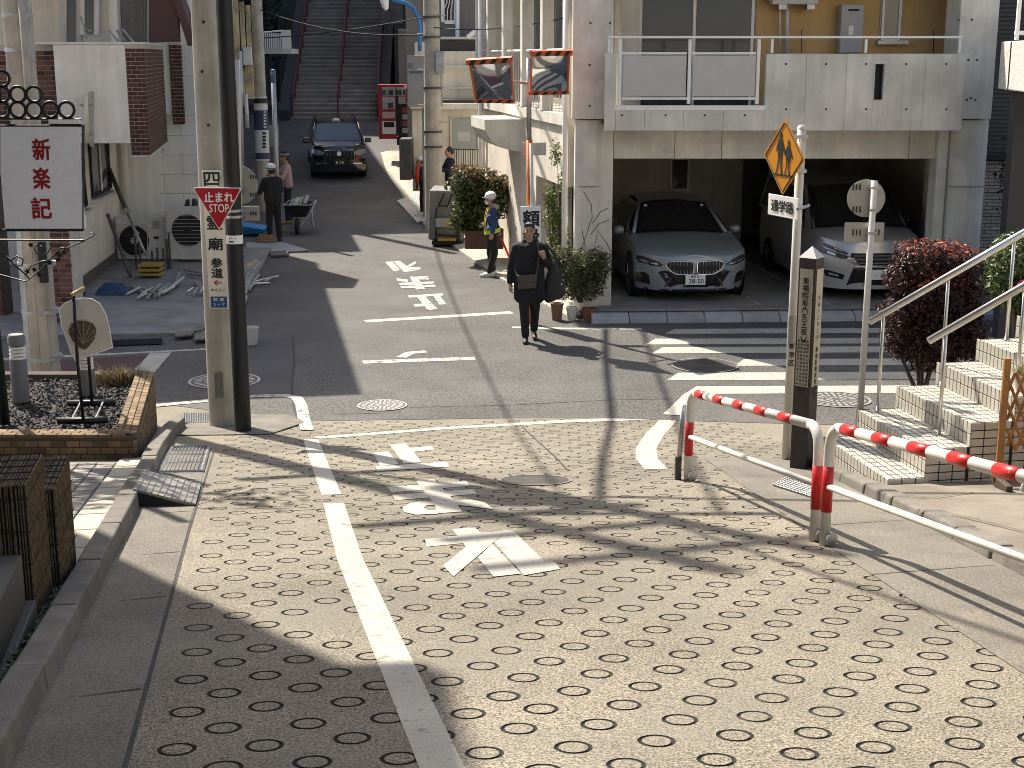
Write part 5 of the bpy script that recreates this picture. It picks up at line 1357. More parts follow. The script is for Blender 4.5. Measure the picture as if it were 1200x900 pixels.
p2 = gr(1008, 482)
r2 = root('round_sign_back', 'round road sign seen from behind with small plate on a white pole by the steps', 'road sign', p2)
part('pole', MB().tube([p2 - V3((0, 0, .05)), V3((p2.x + .01, p2.y, at(1020, 212, p2.y).z))], .038, 14), m_white, r2, smooth=True)
ys2 = p2.y + .055
part('disc', MB().lathe([(0, 0), (.215, 0), (.215, .012), (0, .012)], at(1015, 232.5, ys2), 30, (.08, 1, 0), cap=False), m_signback, r2, smooth='auto')
part('small_plate', slab(989.5, 1036, 261, 284, ys2, .01), m_signback, r2, bevel=.006)
for v in (220, 246, 273):
    part('clamp', MB().box(V3((p2.x + .01, p2.y + .01, at(1016, v, p2.y).z)), (.10, .10, .03)), m_galv, r2)
    for u in (999, 1003, 1007, 1025, 1029): part('mount_slot', slab(u, u + 1.8, v - 4, v + 3, ys2 - .004, .003), m_joint, r2)
part('label_sticker', slab(1020, 1032, 232, 238, ys2 - .004, .003), m_white_cl, r2)

# ------------------------------------------------------------------ tiled steps with steel handrails
stp = root('tiled_steps', 'white tiled steps climbing to the right beside the wooden post', 'steps', snz(10.5, 5.2))
m_wtile = mat('white_glazed_tile', (.48, .46, .395), .4, var=.06, vscale=6, fine=.04, bump=.06, rnd=.10, dirt=(.42, .38, .31), dirt_amt=.4, dirt_scale=6)
m_grout = mat('dark_grout', (.03, .027, .024), .9, var=.2, bump=.2)
SB0, SB1 = 9.62, 10.90
TD, RS = .355, .19
steps = [(4.68, 4.98, .955)] + [(4.98 + TD * k, 4.98 + TD * (k + 1), 1.18 + RS * k) for k in range(9)]
tiles = []
me_tr, me_ri, me_en = unit_box(.100, .049, .008, m_wtile, .0015), unit_box(.052, .008, .088, m_wtile, .0015), unit_box(.103, .008, .055, m_wtile, .0015)
ang_n = math.atan2(DN.y, DN.x)
for i, (n0, n1, zt_) in enumerate(steps):
    part('step_core', hexs(SB0 + .004, SB1 - .004, n0 + .004, n1 + (.25 if i < 9 else 2.5), .2, zt_ - .006), m_grout, stp)
    zprev = steps[i - 1][2] if i else .3
    # tread
    nn = n0 + .03
    r_ = 0
    while nn < n1 + .0:
        s = SB0 + .056
        while s < SB1 - .03:
            tiles.append((me_tr, sn(s, nn, zt_), frame4(sn(s, nn, zt_ - .004), DS, -DN, Z1v))); s += .112
        nn += .062
    s = SB0 + .03
    while s < SB1:                                   # riser
        z = zt_ - .048
        while z > zprev - .06:
            if z > gz(*sn(s, n0)[:2]) - .01: tiles.append((me_ri, sn(s, n0, z), frame4(sn(s, n0 + .002, z), DS, DN, Z1v)))
            z -= .096
        s += .062
    nn = n0 + .056                                   # near end
    while nn < n1 + .02:
        z = zt_ - .034
        while z > .86:
            tiles.append((me_en, sn(SB0, nn, z), frame4(sn(SB0 + .002, nn, z), DN, DS, Z1v))); z -= .064
        nn += .112
tiles.sort(key=lambda q: (q[1] - V3((0, 0, CAMZ))).length)
vis = [t for t in tiles if to_sn(t[1].x, t[1].y)[1] < 6.6]
mbt = MB()
big = {id(t) for t in vis[:295]}
for t in tiles:
    if id(t) in big: piece('tile', t[0], stp, t[2])
    else: mbt.add([t[2] @ v.co for v in t[0].vertices], [tuple(p.vertices) for p in t[0].polygons])
part('tiles', mbt, m_wtile, stp, kind='stuff')
def rail(label, sP, n0, n1, z_off, posts, name='handrail'):
    o = root('handrail', label, 'handrail', sn(sP, n0, 1.0), group='step handrails')
    zf = lambda n: 1.18 + RS * (n - 4.98) / TD + z_off
    part('rail', MB().tube([sn(sP, n0, zf(n0)), sn(sP, n1, zf(n1))], .030, 14), m_stainless, o, smooth=True)
    for n in posts:
        k = max(0, min(9, int((n - 4.98) / TD) + 1)); zb = steps[k][2]
        part('post', MB().tube([sn(sP, n, zb - .01), sn(sP, n, zf(n))], .016, 8), m_stainless, o, smooth=True)
        part('flange', MB().lathe([(.032, 0), (.03, .008)], sn(sP, n, zb), 10), m_stainless, o, smooth='auto')
rail('stainless handrail on the far side of the tiled steps', 10.80, 5.00, 7.9, .76, (5.12, 5.68, 6.25, 6.85, 7.5))
rail('stainless handrail on the near side of the tiled steps', 9.98, 5.12, 7.9, .69, (5.26, 5.90, 6.6))
def pot(label, c, r_, h, mm, leaf, n, lh, sp, wid=.006, name='potted_plant'):
    o = root(name, label, 'potted plant', c)
    part('pot', MB().lathe([(r_ * .72, 0), (r_, h * .85), (r_ * 1.05, h * .87), (r_ * 1.05, h), (r_ * .9, h), (r_ * .85, h * .8), (0, h * .8)], c, 18, cap=False), mm, o, smooth='auto')
    mb = MB()
    for _ in range(n):
        a = rng.uniform(0, 6.28); t = rng.uniform(.2, 1.5); l = lh * rng.uniform(.5, 1.1); p0 = V3(c) + V3((math.cos(a) * r_ * .5 * rng.random(), math.sin(a) * r_ * .5 * rng.random(), h * .8))
        d = V3((math.cos(a) * t, math.sin(a) * t, 1)).normalized(); sd_ = V3((-math.sin(a), math.cos(a), 0)) * wid
        p1_ = p0 + d * l * .6; p2_ = p1_ + (d + V3((0, 0, -.7))).normalized() * l * .45
        mb.add([p0 - sd_, p0 + sd_, p1_ + sd_, p1_ - sd_, p2_], [(0, 1, 2, 3), (3, 2, 4)])
    part('leaves', mb, leaf, o)
m_spider = leafmat('spider_leaf', (.22, .20, .07), (.32, .30, .14), .3)
m_green1 = leafmat('mid_green_leaf', (.05, .085, .02), (.10, .14, .035), .3)
pot('pale round pot with striped leaves on the tiled steps', sn(9.80, 5.85, steps[3][2] + .0), .085, .13, mat('pale_pot', (.55, .52, .47), .6, var=.08, bump=.1), m_spider, 70, .16, .1)
pot('black pot with green leaves on the upper tiled step', sn(9.85, 6.6, steps[5][2]), .10, .17, m_blackp, m_green1, 80, .22, .1)
# expanding lattice fence
lp = V3((at(1172, 555, 10.15).x, 10.12, 1.0))
lf_ = root('lattice_fence', 'orange brown wooden expanding lattice fence at the right edge by the steps', 'fence', lp)
m_wood = mat('orange_wood', (.33, .15, .045), .6, var=.2, vscale=10, fine=.1, bump=.15, streak=.2)
yl = lp.y
part('post', MB().box((at(1176, 480, yl).x, yl, (at(1176, 420, yl).z + .98) / 2), (.05, .035, at(1176, 420, yl).z - .98)), m_wood, lf_, bevel=.004)
part('foot', MB().box((at(1176, 480, yl).x, yl - .08, 1.0), (.05, .36, .07)), mat('dark_wood', (.07, .04, .02), .7, bump=.2), lf_, bevel=.008)
for k in range(9):
    a0, a1 = (1179 + k * 9 - 27, 527), (1179 + k * 9 + 10, 437)
    for (u0, v0), (u1, v1), dy in (((1178 + (k - 3) * 12, 528), (1178 + k * 12, 436), .012), ((1178 + (k - 3) * 12, 436), (1178 + k * 12, 528), -.012)):
        f0 = max(0, (1180 - u0) / max(1e-6, (u1 - u0)))
        if f0 >= 1: continue
        A_, B_ = at(u0 + (u1 - u0) * f0, v0 + (v1 - v0) * f0, yl + dy), at(u1, v1, yl + dy)
        part('lath', MB().tube([A_, B_], .012, 4), m_wood, lf_)
hoop = root('white_hoop', 'white metal hoop stand at the right edge of the pavement', 'hoop', gr(1200, 588))
hb = gr(1197, 588)
part('hoop', MB().tube([hb, hb + V3((0, 0, .10)), hb + V3((.02, 0, .17)), hb + V3((.09, 0, .21)), hb + V3((.5, 0, .21))], .02, 8), m_white, hoop, smooth=True)
# ------------------------------------------------------------------ foliage
def leaves(mb, ells, n, size, shell=.55, flat=.0, seed=1, lim=None):
    r_ = random.Random(seed); tot = sum(e[1][0] * e[1][1] * e[1][2] for e in ells)
    for c, rad in ells:
        for _ in range(int(n * rad[0] * rad[1] * rad[2] / tot)):
            d = V3((r_.gauss(0, 1), r_.gauss(0, 1), r_.gauss(0, 1))).normalized()
            rr = shell + (1 - shell) * r_.random() ** .6 if r_.random() < .8 else r_.random()
            rr *= 1 + .30 * noise.noise(d * 2.6 + V3(c) * 3) + (r_.uniform(.05, .25) if r_.random() < .05 else 0)
            p = V3(c) + V3((d.x * rad[0], d.y * rad[1], d.z * rad[2])) * rr
            if lim and not lim(p): continue
            nrm = (d + V3((r_.gauss(0, .7), r_.gauss(0, .7), r_.gauss(.4, .7)))).normalized()
            t = nrm.orthogonal().normalized(); t = (Matrix.Rotation(r_.uniform(0, 6.28), 3, nrm) @ t); b = nrm.cross(t)
            s_ = size * r_.uniform(.6, 1.25)
            mb.add([p - t * s_, p + b * s_ * .42 + nrm * s_ * .12, p + t * s_, p - b * s_ * .42 + nrm * s_ * .12], [(0, 1, 2), (0, 2, 3)])
    return mb
def bough(mb, base, tips, r0, seed=3):
    r_ = random.Random(seed)
    for t in tips:
        t = V3(t); base = V3(base); mid = base.lerp(t, .5) + V3((r_.uniform(-.08, .08), r_.uniform(-.08, .08), .05))
        mb.tube([base, mid, t], [r0, r0 * .6, r0 * .25], 6)
m_bark = mat('grey_brown_bark', (.10, .08, .06), .9, var=.3, vscale=20, bump=.6)
m_redleaf = leafmat('red_purple_leaf', (.022, .011, .010), (.075, .022, .020), .3)
m_redtip = leafmat('bright_red_leaf', (.32, .06, .04), (.40, .13, .08), .4)
m_camel = leafmat('glossy_green_leaf', (.045, .08, .02), (.13, .17, .05), .25)
m_bushleaf = leafmat('dark_bush_leaf', (.035, .05, .018), (.10, .115, .04), .3)
m_nandina = leafmat('nandina_leaf', (.035, .06, .016), (.12, .13, .04), .35)
m_vine = leafmat('vine_leaf', (.09, .12, .03), (.16, .19, .05), .4)
def bush(name, label, cat, base, ells, n, size, leaf, seed, tip=None, tipn=0, shell=.55, r0=.03, stems=5):
    o = root(name, label, cat, base)
    r_ = random.Random(seed); tips = []
    for k in range(stems):
        c, rad = ells[k % len(ells)]; tips.append(V3(c) + V3((r_.uniform(-.7, .7) * rad[0], r_.uniform(-.7, .7) * rad[1], r_.uniform(-.2, .6) * rad[2])))
    mb = MB(); 
    for t in tips:
        mid = V3(base).lerp(t, .5) + V3((r_.uniform(-.08, .08), r_.uniform(-.08, .08), .05)); mb.tube([V3(base) - V3((0, 0, .03)), mid, t], [r0, r0 * .6, r0 * .25], 6)
    part('stem', mb, m_bark, o)
    part('crown', leaves(MB(), ells, n, size, shell, seed=seed), leaf, o)
    if tip: part('new_growth', leaves(MB(), [((c[0], c[1], c[2] + rad[2] * .62), (rad[0] * .92, rad[1] * .92, rad[2] * .45)) for c, rad in ells[:3]], tipn, size, .6, seed=seed + 5), tip, o, kind='stuff')
    return o
rb_ = V3((5.05, 16.4, .1))
def rp3(u, v, y=16.4): return at(u, v, y)
bush('red_shrub', 'clipped red leaved shrub between the round sign pole and the handrail', 'shrub', V3((rp3(1082, 440).x, 16.4, .08)),
     [(rp3(1080, 306), (.34, .40, .24)), (rp3(1112, 308), (.32, .40, .24)), (rp3(1095, 350), (.50, .45, .40)), (rp3(1092, 402), (.46, .42, .34)), (rp3(1052, 378), (.22, .3, .40)), (rp3(1134, 345), (.24, .3, .42)), (rp3(1136, 394), (.22, .32, .34)), (rp3(1056, 325), (.20, .3, .22))], 17000, .034, m_redleaf, 11, m_redtip, 900, .45)
bush('camellia_shrub', 'green glossy shrub with one pink flower at the right edge above the steps', 'shrub', at(1190, 395, 15.2),
     [(at(1192, 312, 15.2), (.34, .3, .38)), (at(1215, 330, 15.2), (.4, .3, .42)), (at(1180, 335, 15.2), (.2, .2, .24))], 5200, .036, m_camel, 12)
fl_o = root('pink_flower', 'bright pink camellia flower at the right edge', 'flower', at(1196, 332, 14.75))
mb = MB(); c = at(1196, 333, 14.75)
for k in range(14):
    a = k * 2.4; d = V3((math.cos(a) * .6, -.6, math.sin(a) * .6)); t = V3((-math.sin(a), 0, math.cos(a))); r_ = .02 + .003 * k
    mb.add([c, c + d * r_ - t * r_ * .7, c + d * r_ * 1.8, c + d * r_ + t * r_ * .7], [(0, 1, 2, 3)])
part('petals', mb, leafmat('pink_petal', (.55, .03, .16), (.62, .06, .22), .3), fl_o)
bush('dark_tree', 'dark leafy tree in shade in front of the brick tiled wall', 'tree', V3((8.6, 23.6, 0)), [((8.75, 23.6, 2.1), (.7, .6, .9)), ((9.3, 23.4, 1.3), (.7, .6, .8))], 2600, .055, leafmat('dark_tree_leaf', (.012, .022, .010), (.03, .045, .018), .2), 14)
yn = 28.6
bush('nandina_bush', 'tall green and reddish bush in a brown planter behind the traffic guard', 'bush', at(563, 272, yn),
     [(at(560, 225, yn), (.52, .45, .50)), (at(545, 215, yn - .3), (.34, .35, .36)), (at(582, 232, yn), (.36, .4, .42)), (at(552, 250, yn - .2), (.42, .4, .36)), (at(540, 262, yn - .3), (.24, .3, .26)), (at(595, 215, yn + .2), (.22, .3, .22))], 4200, .068, m_nandina, 21, leafmat('reddish_tip', (.17, .07, .03), (.22, .11, .05), .4), 260, .15)
np_ = root('planter_box', 'long brown planter box under the green and reddish bush', 'planter', at(560, 290, yn - .4))
part('trough', slab(545, 590, 271, 292, yn - .45, .5), mat('terracotta_brown', (.12, .06, .045), .8, var=.2, vscale=6, bump=.2), np_, bevel=.015)
part('soil', slab(547, 588, 270, 272, yn - .42, .42), m_soil, np_)
yv = 23.4
bush('climbing_shrub', 'thin climbing shrub growing up the corner beside the mirror pole', 'shrub', at(655, 330, yv),
     [(at(655, 290, yv), (.24, .25, .45)), (at(650, 255, yv), (.20, .22, .35)), (at(645, 230, yv), (.14, .2, .25)), (at(660, 215, yv), (.12, .15, .3)), (at(652, 180, yv), (.12, .12, .25)), (at(632, 258, yv), (.1, .1, .12))], 2300, .035, m_vine, 31, shell=.1, r0=.012, stems=9)
yq = 22.3
bush('round_bush', 'low round green bush in pots at the corner column', 'bush', at(680, 352, yq),
     [(at(677, 315, yq), (.40, .36, .30)), (at(655, 305, yq), (.24, .26, .22)), (at(700, 312, yq), (.25, .3, .28)), (at(680, 335, yq), (.42, .36, .24))], 5200, .030, m_bushleaf, 33, leafmat('olive_tip', (.13, .14, .05), (.18, .17, .06), .35), 700)
tw = root('bare_twigs', 'bare dark twigs rising from the bush against the column', 'twigs', at(690, 300, yq - .1))
for P_ in ([(680, 295), (694, 255), (693, 240), (684, 225)], [(694, 262), (704, 248), (713, 244)], [(692, 275), (702, 262), (714, 258)], [(698, 285), (700, 270), (711, 285), (716, 295)], [(686, 290), (682, 270)]):
    part('twig', MB().tube([at(u, v, yq - .1) for u, v in P_], .007, 5), m_bark, tw)
for (u, v, w_, h_), mm, lab in (((668, 368, .17, .22), m_white, 'cracked white flowerpot under the round bush'), ((688, 366, .24, .2), mat('terracotta', (.22, .09, .05), .8, var=.2, bump=.2), 'terracotta flowerpot under the round bush beside the column'), ((652, 372, .2, .28), mat('brown_pot', (.18, .10, .06), .8, var=.2, bump=.2), 'brown clay flowerpot beside the walking man')):
    p = gr(u, v); p.y = min(p.y, 22.1)
    o = root('flowerpot', lab, 'flowerpot', p)
    part('pot', MB().lathe([(w_ * .38, 0), (w_ * .5, h_ * .9), (w_ * .54, h_ * .9), (w_ * .54, h_), (w_ * .42, h_), (w_ * .4, h_ * .85), (0, h_ * .85)], p, 16, cap=False), mm, o, smooth='auto')
    part('soil', MB().lathe([(w_ * .41, h_ * .86), (0, h_ * .87)], p, 14, cap=False), m_soil, o)
for u, v in ((690, 372), (678, 372), (700, 352)):
    p = gr(u, v); mb = MB(); mb.lathe([(.11, 0), (.12, .06), (.06, .11), (0, .12)], p, 7, cap=False)
    thing('rubble_stone', mb, m_kerb, 'small broken kerb stone at the foot of the column', 'stone', group='broken stones by the column')
bush('street_tree', 'thin leafy street tree standing left of the brick planter', 'tree', V3((-7.3, 13.6, .6)),
     [((-6.3, 14.0, 6.3), (.9, .8, .8)), ((-5.4, 13.6, 5.6), (.6, .6, .45)), ((-6.9, 13.4, 5.4), (.9, .7, .6)), ((-5.0, 14.2, 6.6), (.5, .5, .4))], 900, .11, m_nandina, 51, shell=.2, r0=.06, stems=7)
# far hedges beside the stairs
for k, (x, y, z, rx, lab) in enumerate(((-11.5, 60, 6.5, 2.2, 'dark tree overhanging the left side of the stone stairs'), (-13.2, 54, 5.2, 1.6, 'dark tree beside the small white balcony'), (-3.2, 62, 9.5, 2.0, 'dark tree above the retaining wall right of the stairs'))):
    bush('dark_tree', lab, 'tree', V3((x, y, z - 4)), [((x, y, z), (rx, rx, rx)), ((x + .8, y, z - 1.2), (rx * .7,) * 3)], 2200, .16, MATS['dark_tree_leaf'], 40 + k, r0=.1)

# ------------------------------------------------------------------ mirrors on the orange pole
pm = gr(621, 379); ym = pm.y
mp = root('mirror_pole', 'orange and grey pole carrying two square traffic mirrors', 'pole', pm)
part('pole_orange', MB().tube([pm - V3((0, 0, .05)), V3((pm.x - .02, ym, at(617, 164, ym).z))], .045, 12), m_orange, mp, smooth=True)
part('pole_grey', MB().tube([V3((pm.x - .02, ym, at(617, 164, ym).z)), V3((pm.x - .03, ym, at(617, 68, ym).z))], .038, 12), m_galv, mp, smooth=True)
m_mirror = bpy.data.materials.new('mirror_surface'); m_mirror.use_nodes = True
_b = m_mirror.node_tree.nodes['Principled BSDF']; _b.inputs['Metallic'].default_value = 1; _b.inputs['Roughness'].default_value = .03; _b.inputs['Base Color'].default_value = (.8, .82, .82, 1)
def tmirror(Q, label, tilt, yaw):
    o = root('traffic_mirror', label, 'mirror', at(*Q[2], ym - .15), group='square traffic mirrors')
    C = [at(u, v, ym - .25 + dy) for (u, v), dy in zip(Q, (yaw - tilt, -yaw - tilt, -yaw, yaw))]           # tl, tr, br, bl
    nrm = (C[1] - C[0]).cross(C[3] - C[0]).normalized()
    if nrm.y > 0: nrm = -nrm
    def bil(a, b): return C[0] * (1 - a) * (1 - b) + C[1] * a * (1 - b) + C[2] * a * b + C[3] * (1 - a) * b
    part('mirror_face', MB().grid(lambda a, b: bil(.02 + .96 * a, .075 + .86 * b) + nrm * (.012 + .02 * (1 - (2 * a - 1) ** 2) * (1 - (2 * b - 1) ** 2)), 14, 14), m_mirror, o, smooth=True)
    part('backing', MB().prism([bil(0, .06), bil(1, .06), bil(1, .94), bil(0, .94)], nrm * .008), m_orange, o)
    for a0, a1, b0, b1 in ((0, .018, .06, .94), (.982, 1, .06, .94)): part('side_frame', MB().prism([bil(a0, b0), bil(a1, b0), bil(a1, b1), bil(a0, b1)], nrm * .035), m_orange, o)
    for b0, b1, pr in ((-.05, .07, .08), (.94, 1.02, .03)):
        hd = part('hood', MB().prism([bil(-.03, b0), bil(1.02, b0), bil(1.02, b1), bil(-.03, b1)], nrm * pr), mat('hood_orange', (.55, .10, .03), .5, bump=.05), o)
        for k in range(4):
            a = .04 + k * .25
            part('black_stripe', MB().poly([bil(a + .07, b0 + .004) + nrm * (pr + .002), bil(a + .19, b0 + .004) + nrm * (pr + .002), bil(a + .11, b1 - .004) + nrm * (pr + .002), bil(a - .01, b1 - .004) + nrm * (pr + .002)]), m_ink, hd)
    cc = bil(.5, .5) - nrm * .02
    part('bracket', MB().tube([cc, V3((pm.x - .03, ym, cc.z - .05))], .02, 8), m_galv, o)
tmirror([(550, 71), (600, 68), (603, 119), (558, 119)], 'left square traffic mirror with striped orange hood, tilted', .19, .17)
tmirror([(622, 61), (667, 60), (665, 109), (621, 110)], 'right square traffic mirror with striped orange hood', .19, -.17)
# white vertical shop sign
yf = pm.y - .14
fs = root('frame_shop_sign', 'white vertical sign with large black characters behind the walking man', 'sign', at(622, 330, yf))
part('board', MB().prism([at(u, v, yf) for u, v in ((611.5, 331), (635, 331), (633.5, 241), (610, 242))], (0, .03, 0)), m_white_cl, fs, bevel=.004)
mb = MB()
for ch, v, s_ in (('額', 256, .25), ('縁', 277, .24)): write(mb, ch, at(622.5, v, yf - .003), X1, Z1v, s_, .24, .035)
part('lettering', mb, m_ink, fs)
part('post', MB().tube([at(625, 345, yf + .05), at(622.5, 168, yf + .05)], .028, 8), m_white, fs, smooth=True)
gs = thing('plate_sign', slab(612, 640, 167, 182, yf + .3, .02), m_galv, 'small grey metal plate sign above the white vertical sign', 'sign', bevel=.004)
# ------------------------------------------------------------------ utility poles and street items further down
def plain_pole(label, u, v, y, r0, h, top_r=None):
    b = at(u, v, y); b.z = gz(b.x, b.y) - .02
    o = root('utility_pole', label, 'utility pole', b)
    part('shaft', MB().lathe([(r0, 0), (r0 * .97, 1), (r0 * .85, 5), (top_r or r0 * .7, h)], b, 18), m_poleconc, o, smooth='auto')
    return o, b
o, pA = plain_pole('large concrete utility pole behind the covered cart on the right', 508, 210, 33.5, .215, 10.5)
for z in (2.0, 2.35, 3.35, 4.5, 4.95): part('steel_band', MB().lathe([(.222, z), (.222, z + .05)], pA, 16), m_cast, o, smooth='auto')
for k in range(7): part('climbing_bolt', MB().tube([pA + V3((.15 * (-1) ** k, -.1, 2.6 + k * .4)), pA + V3((.33 * (-1) ** k, -.16, 2.6 + k * .4))], .012, 5), m_galv, o)
part('junction_box', MB().box(pA + V3((.2, -.2, 3.95)), (.22, .2, .5)), m_galv, o, bevel=.02)
part('transformer', MB().lathe([(.26, 0), (.26, 1.0), (.2, 1.1)], pA + V3((-.5, 0, 7.0)), 14), m_galv, o, smooth='auto')
o, pB = plain_pole('concrete utility pole with pasted adverts by the workers on the left', 309, 215, 37.2, .17, 10)
ad = mat('advert_white', (.6, .6, .58), .5, var=.08, vscale=8, bump=0); adk = mat('advert_navy', (.03, .04, .09), .5, bump=0)
def wrap(v0, v1, mm, dr):
    z0, z1 = at(309, v1, pB.y).z, at(309, v0, pB.y).z
    return part('advert', MB().lathe([(.185 + dr, z0), (.18 + dr, z1)], (pB.x, pB.y, 0), 16, cap=False), mm, o, smooth='auto')
w0 = wrap(113, 188, ad, 0); wrap(115, 121, m_ink, .003); wrap(129, 152, adk, .003); wrap(176, 186, adk, .003)
mb = MB(); [mb.poly([at(u, v, pB.y - .19) for u, v in ((307.5, 155 + k * 4 + 2.6), (311.5, 155 + k * 4 + 2.6), (311.5, 155 + k * 4), (307.5, 155 + k * 4))]) for k in range(5)]; part('advert_text', mb, m_ink, w0)
mb = MB(); [mb.poly([at(u, v, pB.y - .193) for u, v in ((309, 130 + k * 3.6 + 2.2), (312, 130 + k * 3.6 + 2.2), (312, 130 + k * 3.6), (309, 130 + k * 3.6))]) for k in range(6)]; part('advert_text', mb, m_white_cl, w0)
pC = gr(327, 280)
o = root('thin_pole', 'thin grey steel pole standing between the two workers', 'pole', pC)
part('shaft', MB().tube([pC, V3((at(320, 84, pC.y).x, pC.y, at(320, 84, pC.y).z))], .055, 10), m_galv, o, smooth=True)
part('cap', MB().lathe([(.06, 0), (.055, .28), (.0, .3)], V3((at(320, 84, pC.y).x, pC.y, at(320, 97, pC.y).z)), 10, cap=False), mat('pole_cap_blue', (.06, .11, .17), .5, bump=0), o, smooth='auto')
# blue lamp arm
yl_ = 36
o = root('street_lamp', 'street lamp with arched blue arm above the grey cabinet', 'street lamp', at(491, 48, yl_))
part('arm', MB().tube([at(u, v, yl_) for u, v in ((492, 60), (492, 46), (492, 32), (490, 20), (485, 10), (477, 4), (468, 1.5), (460, 0))], .05, 8), mat('lamp_blue', (.05, .20, .42), .5, var=.1, bump=.05), o, smooth=True)
part('lamp_head', MB().lathe([(.0, -.12), (.18, -.08), (.22, 0), (.14, .07), (0, .09)], at(450, 2, yl_), 14, (-1, 0, -.15), cap=False), m_white_cl, o, smooth=True)
ec = root('equipment_cabinet', 'plain grey equipment cabinet fixed behind the large concrete pole', 'cabinet', at(497, 125, 35.2))
part('casing', slab(477.5, 517, 65, 125, 35.2, .6), mat('grey_cabinet', (.23, .235, .24), .5, var=.06, bump=.05), ec, bevel=.01)
mb = MB(); write(mb, '日', at(481, 77, 35.195), X1, Z1v, .09, .11, .02); [mb.poly([at(u, v, 35.195) for u, v in ((480 + k * 2.2, 86), (481.6 + k * 2.2, 86), (481.6 + k * 2.2, 83.4), (480 + k * 2.2, 83.4))]) for k in range(7)]
part('small_print', MB().add(mb.v, mb.f), mat('print_blue', (.04, .05, .14), .5, bump=0), ec)
part('post', MB().tube([at(497, 126, 35.6), V3((at(497, 126, 35.6).x, 35.6, .1))], .06, 8), m_galv, ec)
cc_ = thing('pier_cap', slab(486, 498, 50, 66, 36.4, .5), m_cream, 'small cream pier top above the grey cabinet', 'pier', bevel=.01)
# vending machine and black board
yvm = 46.5
vm = root('vending_machine', 'red drink vending machine at the foot of the stairs', 'vending machine', at(460, 161, yvm))
m_vred = mat('vending_red', (.36, .025, .03), .4, var=.08, bump=.03)
part('body', slab(443.5, 478, 99, 163, yvm, .7), m_vred, vm, bevel=.02)
for u0, u1, v0, v1 in ((448, 463, 102, 113), (464, 475, 102, 113), (448, 463, 113.8, 128), (464, 475, 113.8, 128)):
    w_ = part('display', slab(u0, u1, v0, v1, yvm - .012, .01), mat('display_back', (.45, .44, .40), .3, bump=0), vm)
    n_ = int((u1 - u0) / 2.1)
    for k in range(n_):
        c = at(u0 + 1.2 + k * 2.1, v1 - 1.5, yvm - .03)
        part('can', MB().lathe([(.024, 0), (.026, .02), (.026, .15), (.02, .17)], c, 8), [mat('can_' + n, c_, .4, bump=0) for n, c_ in (('green', (.08, .2, .06)), ('white', (.5, .5, .48)), ('dark', (.05, .05, .06)), ('amber', (.3, .16, .04)), ('blue', (.05, .1, .3)))][rng.randrange(5)], w_)
part('price_panel', slab(448, 463, 131, 138.5, yvm - .012, .01), mat('price_white', (.6, .42, .4), .4, var=.25, vscale=30, bump=0), vm)
pk = part('pickup_panel', slab(448, 464, 142, 157, yvm - .012, .01), m_white_cl, vm); part('flap', slab(450, 462, 143, 149, yvm - .02, .006), m_black, pk)
part('emblem', MB().lathe([(.055, 0), (.05, .004)], at(475, 102, yvm - .003), 14, (0, -1, 0)), m_white_cl, vm)
bs = root('black_notice_board', 'tall black notice board standing in front of the red vending machine', 'notice board', at(472, 165, 45.2))
part('board', slab(466.5, 481, 121, 162, 45.0, .12), m_black, bs, bevel=.01)
part('post', slab(464, 467, 112, 158, 44.9, .1), m_black, bs)
part('foot', slab(465, 480, 160, 170, 45.0, .3), m_black, bs)
for v, mm in ((126, m_vred), (134, m_greyd), (142, mat('poster_red', (.3, .05, .06), .5, bump=0)), (150, m_greyd)): part('poster', slab(471.5, 479, v, v + 6, 44.99, .008), mm, bs)
# covered cart
ct_p = gr(520, 289)
ca = root('covered_cart', 'grey canvas covered hand cart with black tube frame at the kerb', 'cart', ct_p)
yk = ct_p.y
m_canvas = mat('grey_canvas', (.22, .215, .20), .85, var=.12, vscale=5, fine=.05, bump=.5, bscale=14, bdist=.03)
part('canvas_cover', MB().hexa([at(501.5, 281, yk + .05), at(541, 286, yk), at(545, 276, yk + .75), at(508, 272, yk + .8)], [at(503, 223, yk + .05), at(541, 224, yk), at(544, 218, yk + .75), at(508, 217, yk + .8)]), m_canvas, ca, bevel=.04)
for P_ in ([(511, 286), (511, 246), (514, 241), (536, 243), (537, 286)], [(511, 262), (537, 265)], [(511, 275), (537, 277)], [(514, 241), (521, 226)], [(524, 243), (530, 226)]):
    part('tube_frame', MB().tube([at(u, v, yk - .06) for u, v in P_], .018, 6), m_black, ca)
part('crate', slab(510.5, 537, 256, 266, yk - .12, .1), m_greyd, ca); part('yellow_label', slab(522, 526, 259, 265, yk - .13, .006), mat('label_yellow', (.5, .36, .05), .5, bump=0), ca)
part('yellow_bar', slab(513, 534, 279.5, 282.5, yk - .12, .04), mat('safety_yellow', (.55, .33, .04), .5, bump=0), ca)
part('deck', slab(506, 543, 283.5, 287, yk - .1, .8), m_black, ca)
for u, dy in ((509, 0), (539, 0), (512, .6), (541, .6)):
    c = at(u, 287.5, yk + dy); c.z = gz(c.x, c.y) + .09
    part('wheel', MB().lathe([(.03, -.02), (.085, -.02), (.09, 0), (.085, .02), (.03, .02)], c, 14, (1, 0, 0)), m_rubber, ca, smooth='auto')
# white ribbed ramp panel
pr_ = [gr(465, 236.5), gr(489, 232), gr(508, 258), gr(489, 262)]
rr_ = root('ramp_panel', 'white ribbed ramp panel laid at the far kerb', 'ramp', pr_[0])
part('panel', MB().prism([p + V3((0, 0, .02 if i in (0, 3) else .11)) for i, p in enumerate(pr_)], (0, 0, .02)), m_white, rr_)
for k in range(1, 14):
    a = pr_[0].lerp(pr_[3], k / 14) + V3((0, 0, .045)); b = pr_[1].lerp(pr_[2], k / 14) + V3((0, 0, .135)); part('rib', MB().tube([a, b], .008, 4), m_white, rr_)
